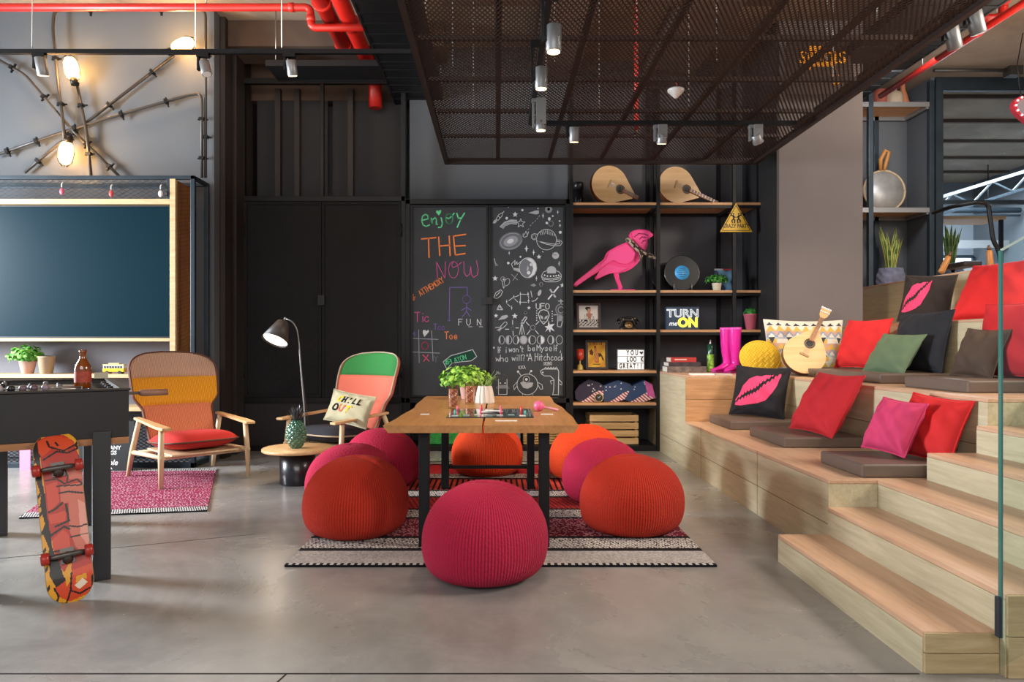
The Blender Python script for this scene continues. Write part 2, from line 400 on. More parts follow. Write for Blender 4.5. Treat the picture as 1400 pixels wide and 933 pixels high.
# ================================================================== closets (Y = 7.53)
YC = 7.53
def px0(px, Y=YC): return (px-CX)*Y/F
def pz(py, Y=YC): return CH-(py-CY)*Y/F
zt, zd, zb = pz(272), pz(545), 0.
zt2 = pz(107)
xa, xb_, xc, xd, xe = px0(329), px0(440), px0(554), px0(668), px0(779)
def fr_rect(mb, x0,x1,z0,z1,w,y0,y1):
    mb.box(x0,x0+w,y0,y1,z0,z1).box(x1-w,x1,y0,y1,z0,z1).box(x0+w,x1-w,y0,y1,z0,z0+w).box(x0+w,x1-w,y0,y1,z1-w,z1)
    return mb
t = thing('steel_closet','tall black closet with two mesh doors behind the floor lamp','closet',((xa+xc)/2,7.8,0))
mb = MB()
for x in (xa+.02, xc-.02): mb.box(x-.025,x+.025,YC-.01,YC+.06,0,zt2)
mb.box(xb_-.02,xb_+.02,YC,YC+.05,zt,zt2)
for z in (zt2-.06, zt-.03, zd-.05, .0): mb.box(xa,xc,YC-.01,YC+.05,z,z+.06)
mb.box(xa,xc,YC+.06,YC+.5,zt-.04,zt)
obj('frame', mb, M['black'], t, True, .004)
for a,b in ((xa+.045,xb_-.003),(xb_+.003,xc-.045)):
    d = obj('door', fr_rect(MB(),a,b,zd+.012,zt-.035,.03,YC-.012,YC+.03).box(a+.03,b-.03,YC,YC+.012,zd+.04,zt-.06), [M['door']], t, True, .002)
    hxp = b-.03 if a < xa+.1 else a
    obj('handle', MB().box(hxp-.005,hxp+.035,YC-.04,YC-.012,pz(418),pz(404)), M['blacksat'], d, True, .004)
    mb = MB()
    hx_ = a-.004 if a < xa+.1 else b+.004
    for z in (zd+.3,zt-.35): obj('hinge', MB().tube([(hx_,YC-.022,z-.07),(hx_,YC-.022,z+.07)],.01,8), M['black'], d, True)
obj('lower_panel', MB().box(xa,xc,YC+.01,YC+.03,.06,zd-.05), M['wallblack'], t, True)
mb = MB()
for a,b in ((xa+.05,xb_-.03),(xb_+.03,xc-.05)): mb.box(a,b,YC+.38,YC+.40,zt,zt2)
obj('upper_back', mb, mat('dark slate back','#1f2024',.7,nscale=3,nvar=.1), t, True)
mb = MB()
for x in (xa+.28,xa+.5,xb_+.22): mb.box(x,x+.06,YC+.3,YC+.38,zt,zt2)
obj('upper_post', mb, M['brownblack'], t, True)

t = thing('chalkboard_closet','tall black closet with two chalk drawn doors behind the table','closet',((xc+xe)/2,7.8,0))
mb = MB()
for x in (xc+.03,xe-.02): mb.box(x-.025,x+.025,YC-.01,YC+.06,0,zt)
for z in (zt-.06, zd-.05, .0): mb.box(xc+.005,xe,YC-.01,YC+.05,z,z+.055)
mb.box(xc+.01,xe,YC+.05,YC+.55,zd-.05,zd-.02).box(xc+.01,xe,YC+.05,YC+.55,0,.05).box(xc+.01,xe,YC+.05,YC+.55,zt-.03,zt)
obj('frame', mb, M['black'], t, True, .004)
obj('carcass_back', MB().box(xc+.03,xe,YC+.53,YC+.55,.05,zt-.03), M['blacksat'], t, True)
CD = []
for a,b in ((xc+.06,xd-.003),(xd+.003,xe-.05)):
    d = obj('door', fr_rect(MB(),a,b,zd+.012,zt-.07,.022,YC-.012,YC+.03), M['black'], t, True, .002)
    obj('chalk_panel', MB().box(a+.022,b-.022,YC,YC+.012,zd+.034,zt-.092), M['board'], d, True)
    hxp = b-.035 if a < xc+.1 else a
    obj('handle', MB().box(hxp-.003,hxp+.038,YC-.04,YC-.012,pz(417),pz(406)), M['blacksat'], d, True, .004)
    CD.append(d)
mb = MB().box(xc+.02,xe,7.75,7.85,zt,4.55); struct('wall_upper', mb, mat('slate wall','#4c5157',.7,nscale=2,nvar=.06), label='slate grey wall above the chalkboard closet and shelves')
# boxes inside its open lower bay
def crate(name,label,cat,x0,x1,y0,y1,z0,z1,m,slats=3,group=None,cols=None):
    t = thing(name,label,cat,((x0+x1)/2,(y0+y1)/2,z0),0,group)
    h = (z1-z0)
    for nme,(a0,a1,b0,b1) in (('front_slats',(x0,x1,y0,y0+.012)),('rear_slats',(x0,x1,y1-.012,y1)),('side_slats',(x0,x0+.012,y0+.012,y1-.012)),('side_slats',(x1-.012,x1,y0+.012,y1-.012))):
        mb = MB()
        for k in range(slats):
            a = z0+h*k/slats; mb.box(a0,a1,b0,b1,a+.004,a+h/slats*.86)
        obj(nme, mb, m, t, True, .002)
    obj('bottom', MB().box(x0+.012,x1-.012,y0+.012,y1-.012,z0+.005,z0+.017), m, t, True)
    mb = MB()
    for x in (x0+.014,x1-.04):
        for y in (y0+.014,y1-.04): obj('corner_post', MB().box(x,x+.026,y,y+.026,z0+.017,z1-.01), m, t, True)
    return t
GREEN = mat('green glaze','#2e8a3e',.35,nscale=25,nvar=.35)
mb = MB().box(px0(590),px0(634),YC+.1,YC+.4,.06,pz(590))
t = thing('green_box','bright green box with white lid in the open bay under the chalkboard','box',(px0(612),YC+.25,.055))
obj('body', MB().box(px0(583),px0(634),YC+.1,YC+.4,.056,pz(591)), GREEN, t, True,.01)
obj('lid', MB().box(px0(582),px0(635),YC+.09,YC+.41,pz(591),pz(585)), M['white'], t, True,.006)
crate('storage_basket','tan woven basket in the open bay under the chalkboard','basket',px0(716),px0(768),YC+.1,YC+.42,.056,pz(578),wood('wicker','#a07a45','#c7a468',0,6,.8),9)
obj_b = MB().box(px0(700),px0(712),YC+.12,YC+.4,.056,pz(584)); setp(obj('storage_binder', obj_b, M['lampgrey'],bevel=.006),'pale grey upright binder beside the woven basket','binder')

# ================================================================== shelf unit
t = thing('shelving_unit','tall black steel shelving with oak boards right of the chalkboard','shelf',(1.85,7.78,0))
XL, XM, XR, XE = px0(781), px0(900), px0(1004), 2.905
mb = MB(); 
for x,z0 in ((XL,0),(XM,0),(XR,.89)):
    obj('front_post', MB().box(x-.02,x+.02,YC-.01,YC+.03,z0,4.2), M['black'], t, True,.003)
mb = MB()
for x,z0 in ((XL,0),(XM,.89),(1.865,.89),(XR,.89)): obj('rear_post', MB().box(x-.02,x+.02,8.05,8.09,z0,4.2), M['black'], t, True)
SZ = [2.744,1.775,1.34,.888,.532]
for i,z in enumerate(SZ):
    segs = [(XL+.02,XM-.02)] + ([(XM+.02,XR-.02),(XR+.02,XE)] if i<3 else [])
    if i in (3,4): segs = [(XL+.02,XM-.02)]
    for a,b in segs:
        s = obj('shelf_board', MB().box(a,b,YC,8.05,z-.028,z), M['shelfwood'], t, True,.002)
    mb = MB()
    a,b = XL+.02, (XE if i<3 else XM-.02)
    mb.box(a,b,YC+.005,YC+.03,z-.06,z-.029).box(a,b,8.02,8.05,z-.06,z-.029)
    for x in ((XL,XM,XR) if i<3 else (XL,XM)): mb.box(x-.018,x+.018,YC+.03,8.05,z-.06,z-.029)
    obj('shelf_rail', mb, M['black'], t, True)
obj('bottom_panel', MB().box(XL+.02,XM-.02,YC,8.05,0,.06), M['black'], t, True,.002)
obj('back_panel', MB().box(XL,XM,8.06,8.09,0,.9), M['blacksat'], t, True)
# tall shelf in the alcove
t = thing('tall_shelf','narrow black and oak shelf in the right alcove','shelf',(5.07,8.85,1.36))
xl, xr = (1190-CX)*8.6/F, (1273-CX)*8.6/F
mb = MB()
for x in (xl,xr):
    obj('post', MB().box(x-.03,x+.03,8.58,8.64,1.36,4.5), M['frame'], t, True,.003)
obj('post', MB().box(xl+.3,xl+.36,9.05,9.11,1.36,4.5), M['frame'], t, True,.003)
for z in (4.23,2.90):
    obj('shelf_board', MB().box(3.82,xr-.03,8.6,9.1,z-.03,z), M['shelfwood'], t, True)
    obj('shelf_rail', MB().box(3.82,xr-.03,8.585,8.60,z-.06,z-.0).box(xr-.06,xr-.03,8.6,9.1,z-.08,z-.03).box(3.82,xr-.06,9.05,9.1,z-.08,z-.03), M['lampgrey'], t, True)
obj('base_cabinet', MB().box(3.82,xr-.03,8.65,9.1,1.36,1.86), M['shelfwood'], t, True)

# ================================================================== stepped seating
t = thing('stepped_seating','large pale oak stepped seating with stairs along the right side','seating',(3.8,5.2,0))
X = [1.79,2.65,3.5,4.35,6.6]; Z = [.44,.88,1.36,1.86]
def tier(name, parts, top, m_t=None):
    """solid block with riser, tread board and thin joint lines"""
    mb = MB()
    for (x0,x1,y0,y1,z0,z1) in parts: mb.box(x0,x1,y0,y1,z0,z1-.022)
    o = obj(name, mb, M['oak'], t, True)
    tr = MB()
    for (x0,x1,y0,y1,z0,z1) in parts: tr.box(x0,x1,y0,y1,z1-.0215,z1)
    obj('tread_board', tr, M['oak_t'], o, True, .003)
    return o
tier('seat_tier', [(X[0],X[1]-.001,3.69,6.5,0,Z[0])], 0)
o = tier('seat_tier', [(X[1],X[2]-.001,3.69,7.09,0,Z[1]),(X[0],X[1]-.001,6.502,7.09,0,Z[1]),(X[0],2.9,7.092,8.05,0,Z[1])], 0)
obj('front_panel', MB().box(X[0]+.002,X[1]-.002,6.49,6.501,Z[0]+.002,.65).box(X[0]+.002,X[1]-.002,6.49,6.501,.654,Z[1]-.024), M['shelfwood'], o, True)
tier('seat_tier', [(X[2],X[3]-.001,3.69,7.09,0,Z[2]),(3.82,X[3]-.001,7.09,8.56,0,Z[2])], 0)
tier('seat_tier', [(X[3],X[4],3.69,8.56,0,Z[3])], 0)
xs = 1.517
for k in range(1,13):
    x0 = xs+.268*(k-1); x1 = x0+.268 if k < 12 else 6.6
    z = .1467*k; y0 = 2.437 if k == 1 else 2.40
    y1 = 3.689
    mb = MB().box(x0,x1-.001,y0,y1,0,z-.022)
    o = obj('stair_step', mb, [M['oak']], t, True)
    obj('tread_board', MB().box(x0,x1-.001,y0,y1,z-.0215,z), M['oak_t'], o, True,.003)
    if k <= 2:
        obj('end_panel', MB().box(x0+.003,x1-.003 if k==1 else 6.6,y0-.012,y0-.001,.002,z*.5-.002).box(x0+.003,x1-.003 if k==1 else 6.6,y0-.012,y0-.001,z*.5+.002,z-.003), M['oak_x'], o, True)
# joint lines on risers
mb = MB()
for z in (.2,): mb.box(1.7885,1.79,3.69,7.5,z-.002,z+.002)
mb.box(2.6485,2.65,3.69,6.4,.62,.624)
mb.box(1.7885,1.79,6.0,6.004,0,.44).box(1.7885,1.79,4.7,4.704,0,.44)
obj('joint_line', mb, mat('dark joint','#7a6a4c',.8), t, True)
obj('power_socket', MB().box(2.63,2.65,3.93,4.06,.56,.68), M['blacksat'], t, True,.003)
# glass balustrade
t = thing('glass_balustrade','clear glass balustrade panel with sloping top beside the stair','balustrade',(3.2,2.39,0))
P = [(1.763,.15),(1.763,1.50),(5.6,3.65),(5.6,2.1),(1.80,.34)]
Mx = Matrix.Translation((0,2.392,0)) @ Matrix.Rotation(pi/2,4,'X')
P = [(1.763,.05),(1.763,1.50),(5.2,3.42),(5.2,1.9)]
obj('pane', MB().prism(P, Mx, .012), glass_thin('balustrade glass',(.93,.97,.96),.06), t, True)
obj('front_edge', MB().box(1.7555,1.7625,2.379,2.393,.147,1.50), mat('green glass edge','#3f6f66',.15,0,coat=.5), t, True)
mb = MB().bar((1.763,2.386,1.503),(5.2,2.386,3.423),.012,.006); obj('top_edge', mb, mat('pale glass edge','#b9cabf',.2), t, True)
obj('clamp', MB().box(1.745,1.755,2.374,2.396,.15,.29), M['frame'], t, True)
# ================================================================== left wall cabinet
YF = 6.5
def qx(px): return (px-CX)*YF/F
def qz(py): return CH-(py-CY)*YF/F
XO = qx(266)
t = thing('wall_cabinet','large steel framed media cabinet with oak shelves at left','cabinet',(-5.0,6.68,0))
mb = MB()
for x in (XO-.02,): mb.box(x-.02,x+.02,YF,YF+.04,0,qz(240)).box(x-.02,x+.02,6.8,6.84,0,qz(240))
mb.box(-8,XO,YF,YF+.04,qz(245),qz(240)).box(XO-.04,XO,YF+.04,6.8,qz(245),qz(240)).box(-8,XO-.04,6.8,6.84,qz(245),qz(240))
mb.box(qx(230)-.015,qx(230)+.015,YF,YF+.03,qz(272),qz(245)).box(-8,qx(231),YF+.02,YF+.035,qz(257),qz(254.5))
mb.box(-8,XO,YF,YF+.04,0.0,.05).box(XO-.04,XO,YF+.04,6.8,0,.05)
obj('steel_frame', mb, M['frame'], t, True,.003)
xw0, xw1 = qx(232), qx(240)
mb = MB().box(-8,xw0,YF,6.85,qz(279),qz(272)).box(-8,xw0,YF,6.85,qz(467),qz(462.5)).box(xw0,xw1-.002,YF,YF+.035,qz(560),qz(244))
obj('oak_surround', mb, M['cabwood'], t, True,.002)
obj('side_panel', MB().box(xw0,xw1,YF+.036,6.85,qz(560),qz(246)), M['cabside'], t, True)
# side mesh
mb = MB()
for k in range(70):
    z = .1+k*.038
    mb.bar((xw1+.004,6.54,z),(xw1+.004,6.8,z+.06),.002,.004)
obj('side_mesh', mb, mat('mesh wire','#6d5237',.6), t, True)
for z0,z1 in ((qz(517),qz(512)),(qz(563),qz(557))):
    obj('shelf_board', MB().box(-8,xw0,YF+.02,6.85,z0,z1), M['cabwood'], t, True,.002)
obj('back_panel', MB().box(-8,xw0,6.845,6.865,.05,qz(467)), mat('grey lilac panel','#6b6a72',.7,nscale=3,nvar=.05), t, True)
# perforated top strip + base mesh : diagonal wire lattice
def lattice(x0,x1,z0,z1,y,step,w,slope):
    mb = MB(); h = z1-z0; n = int((x1-x0+h*slope)/step)
    for sgn in (1,-1):
        for k in range(n):
            a = x0-h*slope+k*step
            xa_, xb2, za, zb2 = a, a+h*slope, z0, z1
            if xa_ < x0: za = z0+(x0-xa_)/slope; xa_ = x0
            if xb2 > x1: zb2 = z0+(x1-a)/slope; xb2 = x1
            if za >= z1 or zb2 <= z0 or xa_ >= xb2: continue
            if sgn < 0: za, zb2 = z1-(za-z0), z1-(zb2-z0)
            mb.bar((xa_,y,za),(xb2,y,zb2),.003,w)
    return mb
obj('top_mesh', lattice(-5.2,qx(230),qz(272),qz(245),YF+.02,.075,.004,1.9), M['frame'], t, True)
obj('base_mesh', lattice(-5.4,XO-.04,.05,qz(566),YF+.02,.055,.006,1.7), M['black'], t, True)
# screen
sc_m = mat('dark teal screen','#082530',.3,spec=.15)
t2 = thing('wall_screen','large dark teal screen in the oak surround of the left cabinet','screen',(-5.2,6.6,qz(462)))
obj('display', MB().box(-7.5,xw0-.012,YF+.06,YF+.075,qz(461),qz(281)), sc_m, t2, True)
obj('bezel', fr_rect(MB(),-7.51,xw0-.004,qz(462),qz(279.5),.012,YF+.05,YF+.09), M['blacksat'], t2, True)
for px,py,c,lab in ((84.5,259,'#c9556a','pink and white key tag hanging left on the cabinet mesh'),(152,262,'#c23a3a','red key tag hanging in the middle of the cabinet mesh'),(219.5,262,'#e9e6e0','white key tag hanging right on the cabinet mesh')):
    p = W(px,py,YF-.02); t2 = thing('key_tag',lab,'tag',p)
    obj('cord', MB().tube([p+Vector((0,.02,.07)),p+Vector((0,0,.05)),p+Vector((0,0,.02))],.006,6), M['white'], t2, True)
    obj('fob', MB().ball(p-Vector((0,0,.02)),(.022,.012,.032)), mat('tag '+c,c,.5), t2, True)

# conduits, cage lamps on the left wall
YW = 6.845
def wl(px,py,d=0.): return W(px,py,YW-d)
M['conduit'] = mat('grey brown conduit','#3d3a37',.45,.3)
def roundpath(pts, r=.05, n=4):
    P = [Vector(p) for p in pts]; out = [P[0]]
    for i in range(1,len(P)-1):
        a = (P[i-1]-P[i]); b = (P[i+1]-P[i]); d = min(r,a.length*.45,b.length*.45); a.normalize(); b.normalize()
        s0 = P[i]+a*d; s1 = P[i]+b*d
        for k in range(n+1):
            u = k/n; out.append(s0*(1-u)**2+P[i]*2*u*(1-u)+s1*u*u)
    out.append(P[-1]); return out
CON = [([(-40,60),(35,103),(85,162),(103,182),(165,243)],.03,'grey conduit running diagonally down from the left edge of the wall'),
 ([(268,13),(74,14),(72,40),(80,120),(86,165),(88,196)],.055,'grey conduit bending from the ceiling line down to the lower wall lamp'),
 ([(104,110),(118,178),(125,243)],.045,'grey conduit running down from the upper left wall lamp'),
 ([(238,76),(120,166),(70,205),(34,236)],.02,'grey conduit slanting from the lamp at the top right to the left'),
 ([(-10,214),(70,186),(135,165),(258,130),(273,128),(276,136),(276,243)],.035,'grey conduit rising to the right and bending down along the wall edge'),
 ([(276,11),(281,20),(281,243)],.02,'straight grey conduit along the right edge of the wall')]
for pts,d,lab in CON:
    P3 = [wl(x,y,d) for x,y in pts]
    t2 = thing('conduit_pipe',lab,'conduit',P3[-1])
    obj('tube', MB().tube(roundpath(P3,.06),.0145,8), M['conduit'], t2, True)
    for a,b in zip(P3[:-1],P3[1:]):
        L = (b-a).length
        if L < .25: continue
        for u in ((.25,.75) if L > .6 else (.5,)):
            p = a.lerp(b,u); q = (b-a).normalized(); mb = MB()
            mb.bar(p-q*.014,p+q*.014,.05,.044)
            pe = Vector((-q.z,0,q.x)); mb.bar(p-pe*.05+Vector((0,.02,0)),p+pe*.05+Vector((0,.02,0)),.02,.01)
            obj('clamp', mb, M['black'], t2, True)
bulb_m = emit('warm bulb','#ffb866',30)
for px,py,dx,dy,lab in ((97.5,93,.05,.24,'upper left glowing cage lamp on the grey wall'),(90,210,.03,.24,'lower glowing cage lamp above the cabinet'),(250,62,.25,.12,'glowing cage lamp at the top right of the grey wall')):
    p = wl(px,py,.09); d = Vector((dx,0,dy)).normalized()*(1 if px>200 else -1)
    if px < 200: d = Vector((-dx,0,dy)).normalized() if py < 150 else Vector((-dx,0,-dy)).normalized()
    t2 = thing('cage_lamp',lab,'lamp',p)
    q = Vector((0,1,0)).cross(d)
    obj('bulb', MB().tube([p-d*.11,p-d*.09,p-d*.03,p+d*.05,p+d*.095,p+d*.11],[.03,.055,.066,.062,.04,.012],14), bulb_m, t2, True)
    obj('socket', MB().tube([p-d*.17,p-d*.105],.036,12).bar(p+Vector((0,.06,0))-d*.14,p-d*.14,.03,.03), M['black'], t2, True)
    mb = MB()
    for k in range(6):
        a = 2*pi*k/6; o_ = (q*math.cos(a)+Vector((0,1,0))*math.sin(a))
        mb.tube([p-d*.11+o_*.05,p-d*.03+o_*.08,p+d*.08+o_*.07,p+d*.13+o_*.02],.003,5)
    obj('cage', mb, M['black'], t2, True)
    point('lamp_glow', p-Vector((0,.14,0)), 14, (1.,.58,.24), .06)

# objects on the left cabinet shelves
def leafball(mb, c, r, n, ls, cols, up=.35, seed=1):
    rd = random.Random(seed); c = Vector(c)
    for _ in range(n):
        th = rd.uniform(0,2*pi); u = rd.uniform(-.4,1); k = rd.uniform(.45,1.)
        s = math.sqrt(max(0,1-u*u)); d = Vector((s*math.cos(th), s*math.sin(th), u))
        p = c+Vector((d.x*r[0],d.y*r[1],d.z*r[2]))*k
        n_ = (d+Vector((rd.uniform(-.6,.6),rd.uniform(-.6,.6),rd.uniform(0,.8)))).normalized()
        a = n_.orthogonal().normalized(); a = (Matrix.Rotation(rd.uniform(0,6.3),3,n_) @ a); b = n_.cross(a)
        L = ls*rd.uniform(.7,1.3); w = L*.55
        col = mixc(hx(cols[0]),hx(cols[1]),rd.random())
        mb.add([p-a*L*.5, p-a*.1*L+b*w*.5-n_*L*.08, p+a*L*.5-n_*L*.18, p-a*.1*L-b*w*.5-n_*L*.08, p+n_*L*.06],[(0,1,4),(1,2,4),(2,3,4),(3,0,4)],0,True,col)
    return mb
def pot(t, c, r0, r1, h, m, soil=True):
    Mt = Matrix.Translation(Vector(c))
    obj('pot', MB().lathe([(r0*.9,0),(r0,.004),(r1,h-.015),(r1*1.04,h-.012),(r1*1.04,h),(r1*.93,h),(r1*.9,h-.02)],24,0,Mt,close=True), m, t, True)
zs = qz(512)
p = Vector((qx(26),6.62,zs))
t2 = thing('potted_herb','bushy green plant in a pale pink pot on the left cabinet shelf','plant',p)
pot(t2,p,.05,.075,.13,M['terracotta'])
obj('foliage', leafball(MB(),p+Vector((-.01,0,.17)),(.17,.15,.12),420,.05,('#2c7a22','#8fcf5a'),seed=3), M['paint'], t2, True)
p = Vector((qx(54),6.60,zs)); t2 = thing('plant_pot','tan pot with soil beside the bushy plant on the left shelf','pot',p)
pot(t2,p,.055,.075,.17,M['tanpot']); obj('soil', MB().ball(p+Vector((0,0,.165)),(.068,.068,.012)), M['soil'], t2, True)
# yellow toy tram
p = Vector((qx(149),6.6,zs)); YEL = mat('yellow tram paint','#e0b21c',.4)
t2 = thing('toy_tram','small yellow and white toy tram on the left cabinet shelf','toy',p)
w = .105
obj('body', MB().box(p.x-w,p.x+w,6.57,6.63,zs+.018,zs+.052), YEL, t2, True,.006)
obj('cabin', MB().box(p.x-w*.95,p.x+w*.95,6.573,6.627,zs+.052,zs+.082), M['white'], t2, True,.004)
mb = MB()
for k in range(7): mb.box(p.x-w*.85+k*.026,p.x-w*.85+k*.026+.016,6.570,6.575,zs+.056,zs+.076)
obj('window', mb, M['blacksat'], t2, True)
obj('roof', MB().box(p.x-w*.98,p.x+w*.98,6.57,6.63,zs+.082,zs+.092).box(p.x-w*.5,p.x+w*.5,6.58,6.62,zs+.092,zs+.105), mat('tram roof','#d8c78a',.5), t2, True,.003)
for s in (-1,1):
    for y in (6.572,6.628): obj('wheel', MB().tube([(p.x+s*.06,y-.004,zs+.0155),(p.x+s*.06,y+.004,zs+.0155)],.0155,12), M['blacksat'], t2, True)
# chalk sign on the floor
t2 = thing('letterboard_sign','black chalk sign with white lettering leaning behind the foosball table','sign',(qx(170),6.3,0))
Ms = frame_xz((qx(158),6.30,.003),0,R(6))
obj('board', MB().prism([(-.27,0),(.27,0),(.27,.46),(-.27,.46)],Ms,.012), M['blacksat'], t2, True,.003)
mb = MB(); wc = hx('#e8e8e6')
for tx,y,sz,sh,x in (('FALL IN',.395,.05,0,0.01),('Love',.325,.10,.25,0.03),('with',.26,.03,.2,.05),('AS MANY',.215,.05,0,.03),('THINGS',.17,.05,0,.01),('AS',.128,.05,0,-.02),('Possible',.08,.07,.25,-.0)):
    mb.text(tx,sz,Ms @ Matrix.Translation((x+.02,y,.0135)),0,wc,.0006,.0012,shear=sh)
mb.fill([(.05,.02),(.09,.02),(.07,.05)],lambda a,b: Ms @ Vector((a,b,.0142)),0,wc)
obj('lettering', mb, M['chalk'], t2, True)
p = Vector((qx(46),6.35,0)); setp(obj('pink_folder', MB().box(p.x-.05,p.x+.05,6.38,6.39,.0,.24), mat('pink card','#e08ab0',.6)),'pink card standing at the cabinet base behind the skateboard','card')

# ================================================================== foosball table (turned 33 degrees)
th = R(33); dv = Vector((math.cos(th),math.sin(th),0)); bv = Vector((-math.sin(th),math.cos(th),0))
C0 = Vector((-1.87,3.465,0))                      # near right corner
t = thing('foosball_table','black foosball table with rods and handles at the left edge','table',C0-dv*.36+bv*.65,th)
# local coords: x along dv, y along bv; origin at centre of plan
hw, hl = .36, .65
mb = MB()
mb.box(-hw,hw,-hl,-hl+.035,.705,.94).box(-hw,hw,hl-.035,hl,.705,.94).box(-hw,-hw+.035,-hl+.035,hl-.035,.705,.94).box(hw-.035,hw,-hl+.035,hl-.035,.705,.94).box(-hw+.03,hw-.03,-hl+.03,hl-.03,.705,.72)
obj('case', mb, mat('black laminate','#1d1a19',.45,nscale=8,nvar=.1), t, False,.004)
obj('playfield', MB().box(-hw+.036,hw-.036,-hl+.036,hl-.036,.80,.815), mat('dark green field','#25483a',.4), t)
obj('top_rim', MB().box(-hw-.008,hw+.008,-hl-.008,-hl+.04,.9405,.952).box(-hw-.008,hw+.008,hl-.04,hl+.008,.9405,.952).box(-hw-.008,-hw+.04,-hl+.04,hl-.04,.9405,.952).box(hw-.04,hw+.008,-hl+.04,hl-.04,.9405,.952), mat('dark rim','#2b2725',.35), t, False,.003)
obj('bottom_trim', MB().box(-hw+.0,hw-.0,-hl+.004,-hl+.03,.672,.7045).box(-hw,hw,hl-.03,hl-.004,.672,.7045).box(-hw,-hw+.03,-hl+.03,hl-.03,.672,.7045).box(hw-.03,hw,-hl+.03,hl-.03,.672,.7045), M['stripwood'], t)
legm = mat('black leg','#2c2b2e',.45)
for sx in (-1,1):
    for sy in (-1,1):
        x = sx*(hw-.12); y = sy*(hl-.03)
        obj('leg', MB().box(x-.04,x+.04,y-.045,y+.045,0,.74), legm, t, False,.004)
for k in range(6):
    y = -hl+.16+k*.2; s = 1 if k==0 else -1
    r = obj('rod', MB().tube([(-hw-(.02 if s>0 else .12),y,.915),(hw+(.12 if s>0 else .005),y,.915)],.008,10), M['steel'], t)
    obj('handle', MB().tube([(s*(hw+.06),y,.915),(s*(hw+.075),y,.915),(s*(hw+.20),y,.915)],[.012,.019,.017],12), mat('wood handle','#8d6552',.45), r)
    mb = MB()
    for j in range(3 if k in (1,4) else 2 if k in (0,5) else 4):
        x = -.2+j*.4/max(1,(2 if k in (1,4) else 1 if k in (0,5) else 3))
        mb.box(x-.012,x+.012,y-.012,y+.012,.835,.93).ball((x,y,.942),.014,10,8)
    obj('player', mb, M['blacksat'] if k%2 else mat('grey player','#6d6a70',.5), r)
    mb = MB()
    for x in (-hw+.05,hw-.05): mb.tube([(x-.015,y,.915),(x+.015,y,.915)],.02,12)
    obj('bumper', mb, M['blacksat'], r)
cols = ['#5d4a52','#8a7a86','#1d1c20','#a59aa3','#1d1c20','#6d5d66']
bw = obj('score_wire', MB().tube([(-hw+.02,-hl+.05,.962),(hw-.2,-hl+.05,.962)],.003,6).box(-hw+.018,-hw+.024,-hl+.047,-hl+.053,.95,.965).box(hw-.206,hw-.2,-hl+.047,-hl+.053,.95,.965), M['steel'], t)
for k in range(8):
    obj('score_bead', MB().ball((-hw+.05+k*.045,-hl+.05,.962),.017,12,8), mat('bead %d'%k,cols[k%6],.35), bw)
obj('score_plate', MB().box(hw-.10,hw-.02,hl-.06,hl-.056,.952,.99), mat('score plate','#bfb8a0',.5), t)
# bottle
p = C0-dv*.14+bv*.10; p.z = .9525
p = W(110,535,3.42); p = Vector((p.x,3.44,.9525))
t = thing('beer_bottle','brown glass bottle with red label standing on the foosball table','bottle',p)
g = mat('amber glass','#7a3a08',.08,spec=.6,coat=.6)
obj('glass', MB().lathe([(.034,0),(.038,.006),(.038,.095),(.034,.115),(.018,.145),(.0145,.155),(.0145,.178),(.017,.181),(.017,.19),(.013,.192)],24,0,Matrix.Translation(p)), g, t, True)
obj('label', MB().lathe([(.0385,.03),(.0385,.085)],24,0,Matrix.Translation(p),close=False), mat('red label','#9c3a26',.6,nscale=60,nvar=.3), t, True)

# ================================================================== skateboard
pb = Vector((-1.925,3.09,.03)); pt = Vector((-2.125,3.275,.735))
u = (pt-pb).normalized(); nrm = (bv*-1); nrm = (nrm-u*nrm.dot(u)).normalized(); lat = u.cross(nrm).normalized()*1
if lat.x < 0: lat = -lat
LEN = (pt-pb).length+.05; HWD = .093
def sk_pos(s,tt,d=0.):
    """s 0 top .. 1 bottom ; tt -1..1 left to right"""
    x = (s-.5)*LEN; e = LEN/2-HWD
    w = HWD if abs(x) < e else math.sqrt(max(0,HWD**2-(abs(x)-e)**2))
    kick = max(0,abs(x)-(e-.04)); off = -kick*kick*1.9 - .004*(1-tt*tt)*0
    return (pb+pt)/2 - u*x + lat*tt*w + nrm*(off+d)
OR,RD,YL,BK,PK = hx('#c4421c'),hx('#a82a1c'),hx('#cf921e'),hx('#17100e'),hx('#bd6450')
